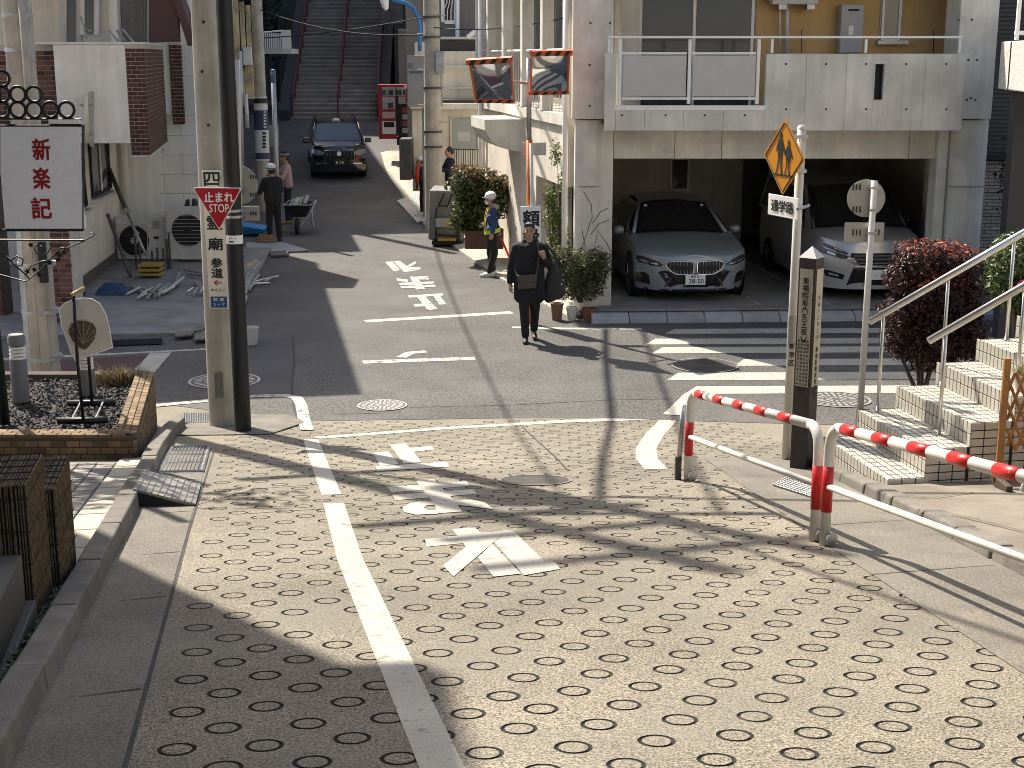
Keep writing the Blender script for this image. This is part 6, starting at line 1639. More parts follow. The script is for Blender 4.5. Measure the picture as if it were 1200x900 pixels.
# overhead cables
def cable(a, b, sag, r_, label):
    a, b = V3(a), V3(b); mb = MB()
    mb.tube([a.lerp(b, k / 18) - V3((0, 0, sag * 4 * (k / 18) * (1 - k / 18))) for k in range(19)], r_, 6)
    return thing('overhead_cable', mb, m_rubber, label, 'cable', group='overhead cables')
cable(p_c + V3((.5, 0, 8.9)), pA + V3((-.3, 0, 8.6)), .45, .03, 'upper overhead cable from the corner pole to the large far pole')
cable(p_c + V3((.1, 0, 8.0)), pA + V3((0, 0, 7.6)), .6, .045, 'lower thick overhead cable from the corner pole to the large far pole')
cable(p_c + V3((-.5, 0, 8.9)), pB + V3((.3, 0, 8.6)), .4, .02, 'overhead cable from the corner pole to the advert pole')
cable(p_l + V3((0, 0, 8.2)), p_c + V3((0, 0, 8.0)), .2, .05, 'thick overhead cable between the two left corner poles')
cable(p_c + V3((.1, 0, 8.3)), sn(-6, 4.6, 10.5), .5, .03, 'overhead cable running up along the slope')
cable(p_c + V3((.3, 0, 7.6)), V3((14, 12, 8.4)), .5, .04, 'overhead cable crossing to the right above the barriers')
cable(pB + V3((0, 0, 5.2)), pA + V3((0, 0, 4.6)), .25, .014, 'thin cable in front of the stairs sagging between two poles')
cable(pA + V3((0, 0, 4.75)), V3((1.0, 27, 4.8)), .12, .012, 'thin cable running from the large pole to the garage building')
cable(pA + V3((0, 0, 5.0)), V3((-14, 52, 5.0)), .4, .014, 'thin cable in front of the stairs running far left')

# ------------------------------------------------------------------ left yard: air conditioners, pipes, tools
def outdoor_unit(label, u0, u1, v0, v1, y, fan, left):
    c0, c1 = at(u0, v1, y), at(u1, v0, y)
    o = root('air_conditioner_unit', label, 'air conditioner', V3(((c0.x + c1.x) / 2, y + .15, c0.z)))
    part('casing', slab(u0, u1, v0, v1, y, .32), m_ac, o, bevel=.012)
    fu, fv, fr = fan; c = at(fu, fv, y - .004)
    part('fan_recess', MB().lathe([(fr, 0), (fr * .98, .002)], c, 26, (0, -1, 0)), m_ink, o)
    part('fan_hub', MB().lathe([(fr * .26, 0), (fr * .22, .01)], c + V3((0, -.004, 0)), 14, (0, -1, 0)), m_ac if left else m_blackp, o)
    for k in range(9 if not left else 14):
        z = c.z - fr + 2 * fr * (k + .5) / (9 if not left else 14); h_ = math.sqrt(max(0, fr * fr - (z - c.z) ** 2))
        if h_ > .02: part('grille_bar', MB().box((c.x, y - .014, z), (2 * h_, .008, .012)), m_galv if not left else m_blackp, o)
    part('grille_rim', MB().tube([c + V3((math.cos(a) * fr, -.006, math.sin(a) * fr)) for a in [k * math.pi / 14 for k in range(28)]], .010, 5, closed=True), m_ac, o)
    for u in (u0 + 8, u1 - 10): part('foot', MB().box((at(u, v1, y).x, y + .16, (c0.z + .05) / 2), (.12, .36, c0.z - .055)), m_kerb, o)
    return o
ou = outdoor_unit('smaller beige air conditioner unit with square fan grille against the block wall', 136, 194, 254, 304, 28.4, (157.5, 282, .31), True)
part('label_plate', slab(178, 187, 258.5, 268, 28.39, .006), m_galv, ou); part('name_plate', slab(180, 186, 277, 280, 28.39, .006), m_ink, ou)
part('square_guard', MB().tube([at(u, v, 28.38) for u, v in ((139, 263), (173, 263), (173, 299), (139, 299))], .014, 4, closed=True), m_ac, ou)
ou2 = outdoor_unit('larger beige air conditioner unit with big round fan beside the sign pole', 196, 247, 242, 304, 28.2, (220, 270, .33), False)
sh = root('black_boots', 'pair of black boots resting on top of the larger air conditioner', 'boots', at(223, 241, 28.3))
for k in (-.07, .09):
    c = at(223, 241.5, 28.35) + V3((k, 0, 0)); mb = MB(); mb.hexa([c + V3((-.05, -.1, 0)), c + V3((.05, -.1, 0)), c + V3((.05, .12, 0)), c + V3((-.05, .12, 0))], [c + V3((-.04, -.02, .1 + k)), c + V3((.04, -.02, .11)), c + V3((.04, .1, .15)), c + V3((-.04, .1, .12))]); part('boot', mb, m_blackp, sh, bevel=.03)
def bar_thing(name, a, b, r_, mm, label, cat, group=None):
    return thing(name, MB().tube([a, b], r_, 8), mm, label, cat, group=group)
o = root('adjustable_prop', 'long dark adjustable steel prop leaning against the wall by the air conditioners', 'prop', at(171, 296, 27.3))
part('inner_tube', MB().tube([at(128, 198, 28.2), at(148, 247, 27.8)], .045, 8), m_cast, o, smooth=True); part('outer_tube', MB().tube([at(148, 247, 27.8), at(170, 297, 27.3)], .03, 8), m_galv, o, smooth=True)
for u, v in ((148, 247), (160, 274)): part('collar', MB().lathe([(.05, -.04), (.05, .04)], at(u, v, 27.7), 10, (.3, 0, .95)), m_galv, o)
bar_thing('steel_pipe', at(126, 251, 26.6), atz(153, 324, .08), .035, m_cast, 'dark steel pipe leaning on the cream wall below the windows', 'pipe')
for (u, v0, v1) in ((158, 278, 330), (163, 283, 328), (178, 294, 318), (184, 290, 316), (191, 291, 330), (195, 280, 322), (197.5, 272, 325), (184, 300, 326)):
    y = 27.0 + rng.uniform(-.5, .3); t_ = at(u, v0, y)
    bar_thing('upright_pipe', V3((t_.x, y, .06)), t_, .022, m_cast, 'short dark upright pipe in the cluster before the air conditioners', 'pipe', 'upright pipes in the yard')
for k, v in enumerate((312, 316.5, 321.5)):
    c = at(177, v, 26.2 - k * .0); c.z = .30 - k * .085
    thing('yellow_tray', MB().box(c, (.42, .35, .05)), mat('tray_yellow', (.38, .25, .06), .7, var=.2, bump=.1), ('topmost', 'middle', 'lowest')[k] + ' of the stacked yellow trays among the pipes', 'tray', bevel=.01)
pts_p = [((148, 345), (164, 337)), ((163, 348), (173, 340)), ((166, 344), (180, 337)), ((176, 345), (188, 333)), ((186, 341), (200, 333)), ((196, 340), (212, 328)), ((198, 338), (215, 325)), ((205, 334), (210, 320)), ((160, 350), (172, 344)), ((173, 349), (180, 341)), ((152, 334), (170, 344)), ((181, 348), (196, 338)), ((190, 344), (204, 336)), ((168, 338), (186, 346)), ((216, 316), (240, 320)), ((220, 321), (243, 322)), ((228, 330), (242, 345)), ((226, 345), (232, 338)), ((219, 343), (226, 338)), ((234, 344), (238, 336))]
for (a, b) in pts_p:
    A_, B_ = atz(*a, .09 + rng.uniform(0, .05)), atz(*b, .10 + rng.uniform(0, .08))
    bar_thing('scaffold_pipe', A_, B_, .026, m_galv, 'loose steel scaffold pipe lying on the yard before the air conditioners', 'pipe', 'scaffold pipes on the yard')
for a, b in (((287, 338), (296, 321)), ((292, 340), (303, 322)), ((288, 333), (291, 320)), ((286, 358), (289, 347)), ((296, 331), (326, 324)), ((298, 333), (316, 332)), ((310, 330), (317, 326)), ((287, 345), (293, 330)), ((296, 318), (304, 308))):
    bar_thing('scaffold_pipe', atz(*a, .05), atz(*b, .06), .026, m_galv, 'loose steel scaffold pipe lying on the road right of the black pole', 'pipe', 'scaffold pipes on the road')
# blue tarpaulin bundle
mb = MB(); cb_ = atz(133, 345, .05)
for k in range(3):
    mbk = MB()
mb.grid(lambda a, b: cb_ + V3(((a - .5) * .62, (b - .5) * .36, max(0, .20 * (1 - abs(2 * a - 1) ** 3) * (1 - abs(2 * b - 1) ** 2.5) + .045 * noise.noise(V3((a * 7, b * 6, 1)))))), 26, 18)
tb_ = thing('blue_tarpaulin', mb, mat('blue_sheet', (.02, .055, .12), .6, var=.25, vscale=14, bump=.6, bscale=30, bdist=.03), 'crumpled blue tarpaulin bundle on the yard by the cream wall', 'tarpaulin', smooth=True)
# items around the workers
tr = root('blue_trough', 'bright blue plastic tray lying by the left pole', 'tray', atz(292, 272, .1))
c = atz(292, 271, .12); part('tray', MB().hexa([c + V3((-.3, -.25, 0)), c + V3((.35, -.25, -.04)), c + V3((.35, .25, -.04)), c + V3((-.3, .25, 0))], [c + V3((-.36, -.3, .2)), c + V3((.42, -.3, .08)), c + V3((.42, .3, .10)), c + V3((-.36, .3, .22))]), mat('tray_blue', (.03, .24, .55), .5, bump=.05), tr, bevel=.02)
rc = atz(312, 283, .06); mb = MB()
rope = root('rope_coil', 'coil of tan rope on the ground beside the crouched worker pole', 'rope', rc)
for k in range(4): part('loop', MB().tube([rc + V3((math.cos(a) * (.24 - k * .03), math.sin(a) * (.2 - k * .03), .03 + k * .035)) for a in [j * .393 for j in range(16)]], .022, 6, closed=True), mat('tan_rope', (.26, .17, .09), .9, var=.2, bump=.4), rope, smooth=True)
thing('grey_sheet', MB().prism([gr(u, v, .015) for u, v in ((288, 285), (330, 284), (362, 294), (335, 296), (288, 296))], (0, 0, .02)), mat('sheet_grey', (.30, .31, .32), .6, var=.1, bump=.1), 'flat grey board lying on the road by the workers', 'board')
for P_, lab, mm in ((((315, 297), (338, 296), (338, 301), (318, 302)), 'dark plank on the road nearest the grey board', m_cast), (((290, 300), (306, 299), (300, 308), (288, 307)), 'crumpled pale sheet on the road by the black pole', m_canvas), (((288, 312), (300, 306), (303, 309), (292, 317)), 'short yellow plank on the road by the black pole', mat('yellow_plank', (.40, .33, .16), .7, bump=.1))):
    thing('plank', MB().prism([gr(u, v, .01) for u, v in P_], (0, 0, .05)), mm, lab, 'plank', bevel=.01)
wp = gr(294, 404)
wb_ = root('white_bucket', 'white bucket half hidden behind the black pole', 'bucket', wp)
part('bucket', MB().lathe([(.09, 0), (.125, .26), (.13, .26), (.115, .24), (.085, .02), (0, .02)], wp, 18, cap=False), m_white, wb_, smooth='auto')
part('dark_content', MB().lathe([(.112, .2), (0, .22)], wp, 14, cap=False), m_ink, wb_)
# rubber edge ramps and broken slab along the yard edge
thing('rubber_ramp', MB().hexa([gr(u, v, .005) for u, v in ((132, 405), (190, 403), (190, 396), (132, 398))], [gr(132, 405, .02), gr(190, 403, .02), gr(190, 396, .10), gr(132, 398, .10)]), m_rubber, 'black rubber kerb ramp at the yard edge', 'ramp', bevel=.005)
for P_ in (((222, 391), (238, 388), (243, 384), (232, 382)), ((205, 396), (225, 394), (228, 389), (206, 391)), ((228, 400), (248, 398), (248, 392), (228, 393))):
    thing('broken_slab', MB().prism([gr(u, v, .05) for u, v in P_], (0, 0, .03)), m_kerb, 'broken pale slab piece at the edge of the yard', 'slab', group='broken slabs by the yard', bevel=.006)
# ------------------------------------------------------------------ vehicles: local frame, front towards -Y, X to the viewer's right, origin on the ground under the nose
def car_lower(yf, yr, w, zb, zs, k_front, crown, nf=14, ns=12, nr=10, tuck=.06):
    """body below the windows. yf(q),yr(q): nose/tail position by height q, w(y,q) half width, zs(y) shoulder height"""
    Q = [0, .08, .2, .35, .5, .65, .8, .92, 1.0]
    def half(q):
        P = []
        y0, y1 = yf(q), yr(q); W0 = w(y0 + .5, q)
        for i in range(nf + 1):
            t = i / nf; x = W0 * math.sin(t * math.pi / 2) ** .8 if False else W0 * t
            P.append((x, y0 + k_front(q) * (abs(t) ** 3.2)))
        ya = P[-1][1]
        for i in range(1, ns + 1):
            y = ya + (y1 - .25 - ya) * i / ns; P.append((w(y, q), y))
        yb = P[-1][1]; W1 = P[-1][0]
        for i in range(1, nr + 1):
            t = 1 - i / nr; P.append((W1 * t, yb + .25 * (1 - t ** 3)))
        return P
    mb = MB(); n = nf + ns + nr + 1; rings = []
    for q in Q:
        H = half(q)
        pts = [(x, y) for x, y in H] + [(-x, y) for x, y in H[-2:0:-1]]
        rings.append([len(mb.v) + i for i in range(len(pts))])
        for x, y in pts:
            mb.v.append((x, y, zb + (zs(y) - zb) * q))
    m = len(rings[0])
    for a, b in zip(rings, rings[1:]):
        for i in range(m): mb.f.append((a[i], a[(i + 1) % m], b[(i + 1) % m], b[i]))
    # deck
    H = half(1.0); rows = []
    top = rings[-1]; NX = 6
    for i in range(n):
        x, y = H[i]; R_ = top[i]; L_ = top[(m - i) % m]
        if i == 0 or i == n - 1: rows.append([R_] * (2 * NX + 1)); continue
        row = [L_]
        for j in range(1, 2 * NX):
            t = j / NX - 1; row.append(len(mb.v)); mb.v.append((x * t, y, zs(y) + crown(y) * (1 - t * t) * min(1, i / 4)))
        row.append(R_); rows.append(row)
    for a, b in zip(rows, rows[1:]):
        for j in range(2 * NX):
            f = [a[j], a[j + 1], b[j + 1], b[j]]; g = []
            for v in f:
                if v not in g: g.append(v)
            if len(g) > 2: mb.f.append(tuple(g))
    mb.f.append(tuple(rings[0]))
    return mb
def patch(c, nu=8, nv=6, bulge=.0, dirn=(0, -1, .3)):  # bilinear patch bulged outwards; c: bl, br, tr, tl
    c = [V3(p) for p in c]; d = V3(dirn).normalized()
    return lambda a, b: c[0] * (1 - a) * (1 - b) + c[1] * a * (1 - b) + c[2] * a * b + c[3] * (1 - a) * b + d * bulge * 4 * a * (1 - a)
def loft_glass(o, c, mm, name, bulge, dirn, inset=.05, proud=.006):
    f = patch(c, bulge=bulge, dirn=dirn); d = V3(dirn).normalized()
    return part(name, MB().grid(lambda a, b: f(inset + a * (1 - 2 * inset), inset + b * (1 - 2 * inset)) + d * proud, 10, 6), mm, o, True, smooth=True)
def wheel(o, c, r_, mm_rim, w_=.21):
    c = V3(c); sx_ = 1 if c.x > 0 else -1
    t = part('wheel', MB().lathe([(r_ * .62, -w_ / 2), (r_ * .93, -w_ / 2), (r_, -w_ * .35), (r_, w_ * .35), (r_ * .93, w_ / 2), (r_ * .62, w_ / 2)], c, 28, (sx_, 0, 0)), m_rubber, o, True, smooth='auto')
    part('rim', MB().lathe([(r_ * .64, w_ * .40), (r_ * .6, w_ * .3), (r_ * .2, w_ * .42), (0, w_ * .42)], c, 24, (sx_, 0, 0), cap=False), mm_rim, t, True, smooth='auto')
    for k in range(5):
        a = k * 1.2566; d = V3((0, math.cos(a), math.sin(a)))
        part('spoke', MB().tube([c + V3((sx_ * w_ * .46, 0, 0)) + d * r_ * .08, c + V3((sx_ * w_ * .46, 0, 0)) + d * r_ * .62], [r_ * .07, r_ * .045], 5), mm_rim, t, True)
m_cblue = mat('grey_blue_car_paint', (.30, .34, .375), .3, metal=.15, var=.02, fine=.0, bump=0, coat=.6)
m_csilver = mat('silver_car_paint', (.52, .52, .52), .3, metal=.35, var=.02, fine=0, bump=0, coat=.6)
m_cblack = mat('black_car_paint', (.012, .014, .02), .15, var=.02, fine=0, bump=0, coat=1.0)
m_chrome = mat('chrome', (.7, .7, .7), .12, metal=1.0, var=.02, fine=0, bump=0)
m_carglass = glass('car_glass', (.012, .014, .016), .04)
m_lens = mat('headlamp_lens', (.03, .032, .036), .08, var=.3, vscale=40, fine=0, bump=0, spec=.9)
m_led = mat('lamp_reflector', (.6, .62, .65), .15, metal=.7, var=.1, bump=0)
m_trim = mat('gloss_black_trim', (.014, .014, .015), .25, var=.1, bump=0)
def decal(o, name, pts, fy, mm, off=.006, sub=1, smooth=False):
    """polygon given in (x,z) laid onto the nose surface y = fy(x,z)"""
    P = []
    for (x0, z0), (x1, z1) in zip(pts, pts[1:] + pts[:1]):
        for k in range(sub): P.append((x0 + (x1 - x0) * k / sub, z0 + (z1 - z0) * k / sub))
    cx = sum(p[0] for p in P) / len(P); cz = sum(p[1] for p in P) / len(P)
    mb = MB(); rings = 3
    for j in range(rings + 1):
        f = 1 - j / rings if j < rings else 0
        for x, z in P:
            X_, Z_ = cx + (x - cx) * f, cz + (z - cz) * f; mb.v.append((X_, fy(X_, Z_) - off, Z_))
    n = len(P)
    for j in range(rings):
        for i in range(n): mb.f.append((j * n + i, j * n + (i + 1) % n, (j + 1) * n + (i + 1) % n, (j + 1) * n + i))
    base = len(mb.v)
    for x, z in P: mb.v.append((x, fy(x, z) + .03, z))
    for i in range(n): mb.f.append((i, (i + 1) % n, base + (i + 1) % n, base + i))
    return part(name, mb, mm, o, True)
def plate(o, x, z, y, txt_top, txt, mm_bg, mm_ink, w_=.33, h_=.165):
    p = part('number_plate', MB().box((x, y, z), (w_, .012, h_)), mm_bg, o, True, bevel=.004)
    mb = MB()
    if txt_top: write(mb, txt_top, (x, y - .0075, z + .053), X1, Z1v, .15, .036, .01)
    write(mb, txt, (x + .015, y - .0075, z - .022), X1, Z1v, .24, .075, .02)
    part('plate_number', mb, mm_ink, p, True)
def greenhouse(o, base, roof, m_body, wb, tilt=.0):
    pass

# ---- grey-blue sedan in the left bay
sd_loc = V3((0, 22.75, .165)); sd_loc.x = at(815, 330, 22.75).x
sc_ = root('sedan_car', 'grey blue sedan with wide twin grille parked in the left garage bay', 'car', sd_loc, rz=R(4.5))
W = .945
s_zs = lambda y: .70 + .27 * min(1, max(0, y / 1.45)) ** .75 if y < 1.45 else .97 + .06 * min(1, (y - 1.45) / 2)
s_w = lambda y, q: (W - .04 * max(0, (y - 3.5) / 1.5)) * (1 - .05 * abs(q - .55) ** 1.2 * 2)
s_yf = lambda q: .03 + .10 * (1 - q) ** 2 * .3 + .10 * max(0, q - .75) * 1.6
s_k = lambda q: .52 - .10 * q
lower = car_lower(s_yf, lambda q: 5.0, s_w, .19, s_zs, s_k, lambda y: .055)
part('body', lower, m_cblue, sc_, True, smooth='auto')
def s_fy(x, z):
    y = .05
    for _ in range(3):
        q = min(1, max(0, (z - .19) / (s_zs(y) - .19))); w_ = s_w(s_yf(q) + .5, q); y = s_yf(q) + s_k(q) * min(1, abs(x) / w_) ** 3.2
    return y
# cabin
rb0, rb1 = 1.45, 2.30
cab = MB()
WS = [(-.74, 1.40, .99), (.74, 1.40, .99), (.56, 2.18, 1.43), (-.56, 2.18, 1.43)]
RF = [(-.58, 2.16, 1.43), (.58, 2.16, 1.43), (.55, 3.45, 1.45), (-.55, 3.45, 1.45)]
RW = [(-.55, 3.44, 1.45), (.55, 3.44, 1.45), (.70, 4.35, 1.06), (-.70, 4.35, 1.06)]
fW = patch(WS, bulge=.05, dirn=(0, -.5, .6))
part('roof', MB().grid(lambda a, b: patch(RF)(a, b) + V3((0, 0, .055 * 4 * a * (1 - a) + .03 * 4 * b * (1 - b))), 10, 8), m_cblue, sc_, True, smooth=True)
part('windscreen_surround', MB().grid(lambda a, b: fW(a, b), 10, 6), m_trim, sc_, True, smooth=True)
loft_glass(sc_, WS, m_carglass, 'windscreen', .05, (0, -.5, .6), .03)
loft_glass(sc_, RW, m_carglass, 'rear_window', .03, (0, .5, .6), .03)
for s_ in (-1, 1):
    SW = [(s_ * .885, 1.50, .98), (s_ * .885, 4.25, 1.03), (s_ * .60, 3.5, 1.43), (s_ * .60, 2.2, 1.43)]
    part('cabin_side', MB().grid(lambda a, b: patch(SW)(a, b) + V3((s_ * .03 * 4 * b * (1 - b), 0, 0)), 10, 5), m_cblue, sc_, True, smooth=True)
    part('side_window', MB().grid(lambda a, b: patch(SW)(.08 + a * .84, .06 + b * .80) + V3((s_ * (.03 * 4 * (.06 + b * .8) * (1 - .06 - b * .8) + .006), 0, 0)), 10, 5), m_carglass, sc_, True, smooth=True)
    part('pillar', MB().tube([V3((s_ * .80, 1.42, .99)), V3((s_ * .585, 2.18, 1.435))], .035, 6), m_cblue, sc_, True, smooth=True)
    mr = part('door_mirror', MB().lathe([(.0, -.10), (.06, -.085), (.075, 0), (.06, .07), (0, .09)], V3((s_ * 1.02, 1.62, 1.02)), 12, (1, 0, .1), cap=False), m_cblue, sc_, True, smooth=True)
    part('mirror_stalk', MB().tube([V3((s_ * .88, 1.66, .97)), V3((s_ * .98, 1.64, 1.0))], .025, 6), m_trim, mr, True)
    part('window_chrome', MB().tube([V3((s_ * .905, 1.55, .985)), V3((s_ * .905, 4.2, 1.035))], .008, 5), m_chrome, sc_, True)
    wheel(sc_, (s_ * .86, .93, .335), .34, m_chrome); wheel(sc_, (s_ * .86, 3.95, .335), .34, m_chrome)
    part('wheel_arch', MB().lathe([(.40, 0), (.40, .004)], V3((s_ * .943, .93, .36)), 24, (s_, 0, 0)), m_ink, sc_, True)
    # headlamp, air intake, blade
    decal(sc_, 'headlamp', [(s_ * .52, .625), (s_ * .60, .675), (s_ * .80, .735), (s_ * .90, .74), (s_ * .925, .69), (s_ * .88, .64), (s_ * .70, .60), (s_ * .55, .595)], s_fy, m_lens, .008, 3)
    decal(sc_, 'lamp_signature', [(s_ * .60, .62), (s_ * .70, .625), (s_ * .71, .645), (s_ * .60, .64)], s_fy, m_led, .013, 2)
    decal(sc_, 'lamp_signature', [(s_ * .75, .64), (s_ * .86, .66), (s_ * .87, .685), (s_ * .76, .665)], s_fy, m_led, .013, 2)
    decal(sc_, 'side_intake', [(s_ * .70, .275), (s_ * .90, .30), (s_ * .92, .46), (s_ * .80, .48), (s_ * .73, .44)], s_fy, m_trim, .006, 3)
    decal(sc_, 'bumper_blade', [(s_ * .46, .26), (s_ * .50, .26), (s_ * .40, .42), (s_ * .37, .42)], s_fy, m_cast, .012, 2)
    # kidney grille
    K = [(s_ * .025, .50), (s_ * .06, .465), (s_ * .30, .47), (s_ * .42, .53), (s_ * .485, .62), (s_ * .46, .665), (s_ * .36, .685), (s_ * .10, .68), (s_ * .03, .655)]
    g = decal(sc_, 'grille', K, s_fy, m_ink, .010, 3)
    part('grille_surround', MB().tube([V3((x, s_fy(x, z) - .016, z)) for x, z in K], .013, 6, closed=True), m_chrome, g, True, smooth=True)
    for k in range(7):
        x = s_ * (.075 + k * .055); zl = .478 + max(0, abs(x) - .3) * .5; zh = .675 - max(0, abs(x) - .36) * .4
        part('grille_slat', MB().tube([V3((x, s_fy(x, zl) - .014, zl)), V3((x, s_fy(x, zh) - .014, zh))], .007, 4), m_galv, g, True)
decal(sc_, 'lower_grille', [(-.42, .255), (.42, .255), (.56, .45), (.60, .50), (.50, .53), (.40, .49), (.30, .455), (-.30, .455), (-.40, .49), (-.50, .53), (-.60, .50), (-.56, .45)], s_fy, m_trim, .007, 3)
decal(sc_, 'splitter', [(-.75, .19), (.75, .19), (.78, .225), (-.78, .225)], s_fy, m_trim, .012, 5)
em = part('emblem', MB().lathe([(.042, 0), (.04, .006)], V3((0, s_fy(0, .70) + .055, .745)), 16, (0, -.7, .7)), m_ink, sc_, True)
for k in range(4):
    a0 = k * math.pi / 2; c = V3((0, s_fy(0, .70) + .050, .7505)); e1, e2 = V3((1, 0, 0)), V3((0, .7, .7))
    part('emblem_quarter', MB().poly([c] + [c + (e1 * math.cos(a0 + j * .3927) + e2 * math.sin(a0 + j * .3927)) * .028 for j in range(5)]), m_white_cl if k % 2 else mat('emblem_blue', (.03, .12, .4), .4, bump=0), em, True)
plate(sc_, .0, .385, s_fy(0, .385) - .035, '練馬 301', '38-50', m_white_cl, mat('plate_green', (.01, .05, .03), .5, bump=0))
for x in (-.50, .50): part('windscreen_sticker', MB().box((x, 2.02, 1.395), (.05, .004, .03)), m_white_cl, sc_, True)

# ---- silver minivan in the right bay
vn_loc = V3((at(1024, 340, 22.9).x, 22.85, .165))
vn = root('minivan', 'silver minivan parked in the right garage bay behind the round sign', 'van', vn_loc, rz=R(4))
v_zs = lambda y: .92 + .20 * min(1, max(0, y / .95)) ** .8
v_w = lambda y, q: .85 * (1 - .05 * abs(q - .5) ** 1.2 * 2)
v_yf = lambda q: .02 + .06 * (1 - q) ** 2 + .16 * max(0, q - .7) * 1.8
v_k = lambda q: .40 - .06 * q
part('body', car_lower(v_yf, lambda q: 4.7, v_w, .20, v_zs, v_k, lambda y: .05), m_csilver, vn, True, smooth='auto')
def v_fy(x, z):
    y = .05
    for _ in range(3):
        q = min(1, max(0, (z - .2) / (v_zs(y) - .2))); w_ = v_w(v_yf(q) + .5, q); y = v_yf(q) + v_k(q) * min(1, abs(x) / w_) ** 3.2
    return y
WS = [(-.76, .92, 1.12), (.76, .92, 1.12), (.64, 1.75, 1.74), (-.64, 1.75, 1.74)]
part('windscreen_surround', MB().grid(lambda a, b: patch(WS, bulge=.06, dirn=(0, -.7, .5))(a, b), 10, 6), m_trim, vn, True, smooth=True)
loft_glass(vn, WS, m_carglass, 'windscreen', .06, (0, -.7, .5), .04)
RF = [(-.66, 1.73, 1.74), (.66, 1.73, 1.74), (.66, 4.5, 1.80), (-.66, 4.5, 1.80)]
part('roof', MB().grid(lambda a, b: patch(RF)(a, b) + V3((0, 0, .05 * 4 * a * (1 - a) + .02 * 4 * b * (1 - b))), 10, 8), m_csilver, vn, True, smooth=True)
for s_ in (-1, 1):
    SW = [(s_ * .84, .95, 1.10), (s_ * .84, 4.65, 1.12), (s_ * .68, 4.5, 1.80), (s_ * .68, 1.75, 1.75)]
    part('cabin_side', MB().grid(lambda a, b: patch(SW)(a, b), 10, 5), m_csilver, vn, True, smooth=True)
    part('side_window', MB().grid(lambda a, b: patch(SW)(.10 + a * .85, .08 + b * .78) + V3((s_ * .008, 0, 0)), 10, 5), m_carglass, vn, True, smooth=True)
    part('pillar', MB().tube([V3((s_ * .80, .93, 1.11)), V3((s_ * .67, 1.76, 1.755))], .04, 6), m_trim, vn, True, smooth=True)
    mr = part('door_mirror', MB().box((s_ * .98, 1.22, 1.16), (.2, .1, .16)), m_trim, vn, True, bevel=.04)
    wheel(vn, (s_ * .77, .88, .31), .315, m_galv); wheel(vn, (s_ * .77, 3.7, .31), .315, m_galv)
    part('wheel_arch', MB().lathe([(.37, 0), (.37, .004)], V3((s_ * .848, .88, .34)), 24, (s_, 0, 0)), m_ink, vn, True)
    decal(vn, 'headlamp', [(s_ * .44, .80), (s_ * .60, .875), (s_ * .78, .94), (s_ * .80, .90), (s_ * .62, .82), (s_ * .47, .775)], v_fy, m_lens, .008, 3)
    decal(vn, 'headlamp', [(s_ * .42, .745), (s_ * .60, .80), (s_ * .82, .87), (s_ * .83, .80), (s_ * .70, .745), (s_ * .50, .70)], v_fy, m_lens, .008, 3)
    decal(vn, 'lamp_reflector', [(s_ * .52, .835), (s_ * .62, .875), (s_ * .66, .875), (s_ * .56, .825)], v_fy, m_led, .014, 2)
    decal(vn, 'lamp_reflector', [(s_ * .62, .78), (s_ * .74, .82), (s_ * .75, .785), (s_ * .64, .75)], v_fy, m_led, .014, 2)
    decal(vn, 'chrome_wing', [(s_ * .26, .60), (s_ * .32, .60), (s_ * .50, .70), (s_ * .44, .735), (s_ * .36, .72)], v_fy, m_chrome, .014, 2)
    decal(vn, 'fog_lamp_recess', [(s_ * .50, .36), (s_ * .74, .40), (s_ * .78, .50), (s_ * .70, .50), (s_ * .48, .44)], v_fy, m_trim, .006, 3)
    decal(vn, 'fog_lamp', [(s_ * .56, .40), (s_ * .70, .425), (s_ * .71, .46), (s_ * .57, .435)], v_fy, m_led, .012, 2)
decal(vn, 'grille', [(-.34, .60), (.34, .60), (.42, .70), (.40, .80), (-.40, .80), (-.42, .70)], v_fy, m_ink, .008, 3)
for z in (.64, .70, .76): part('grille_bar', MB().tube([V3((x, v_fy(x, z) - .014, z)) for x in (-.36, -.18, 0, .18, .36)], .010, 5), m_galv, vn, True)
part('grille_chrome', MB().tube([V3((x, v_fy(x, .595) - .018, .595)) for x in (-.34, -.17, 0, .17, .34)], .016, 6), m_chrome, vn, True)
decal(vn, 'lower_grille', [(-.44, .27), (.44, .27), (.36, .56), (-.36, .56)], v_fy, m_trim, .006, 3)
plate(vn, .03, .45, v_fy(0, .45) - .03, '', '・・ 65', m_white_cl, mat('plate_green', (.01, .05, .03), .5, bump=0))

# ---- black taxi coming down the street
tx_c = at(399.5, 208, 43.9); tz = gz(tx_c.x, 44.6)
tx = root('taxi', 'tall black taxi with roof lamp driving towards the junction', 'taxi', V3((tx_c.x, 43.6, gz(tx_c.x, 44.3) + .0)), rz=math.atan2(.18, .98) * .9)
t_zs = lambda y: .95 + .12 * min(1, max(0, y / .9))
t_w = lambda y, q: .845 * (1 - .05 * abs(q - .5) ** 1.2 * 2)
t_yf = lambda q: .02 + .04 * (1 - q) ** 2 + .12 * max(0, q - .75) * 2
t_k = lambda q: .26
part('body', car_lower(t_yf, lambda q: 4.35, t_w, .20, t_zs, t_k, lambda y: .035), m_cblack, tx, True, smooth='auto')
def t_fy(x, z):
    y = .05
    for _ in range(3):
        q = min(1, max(0, (z - .2) / (t_zs(y) - .2))); y = t_yf(q) + t_k(q) * min(1, abs(x) / t_w(.5, q)) ** 3.2
    return y
WS = [(-.75, .92, 1.06), (.75, .92, 1.06), (.64, 1.42, 1.60), (-.64, 1.42, 1.60)]
part('windscreen_surround', MB().grid(lambda a, b: patch(WS, bulge=.06, dirn=(0, -.8, .4))(a, b), 10, 6), m_cblack, tx, True, smooth=True)
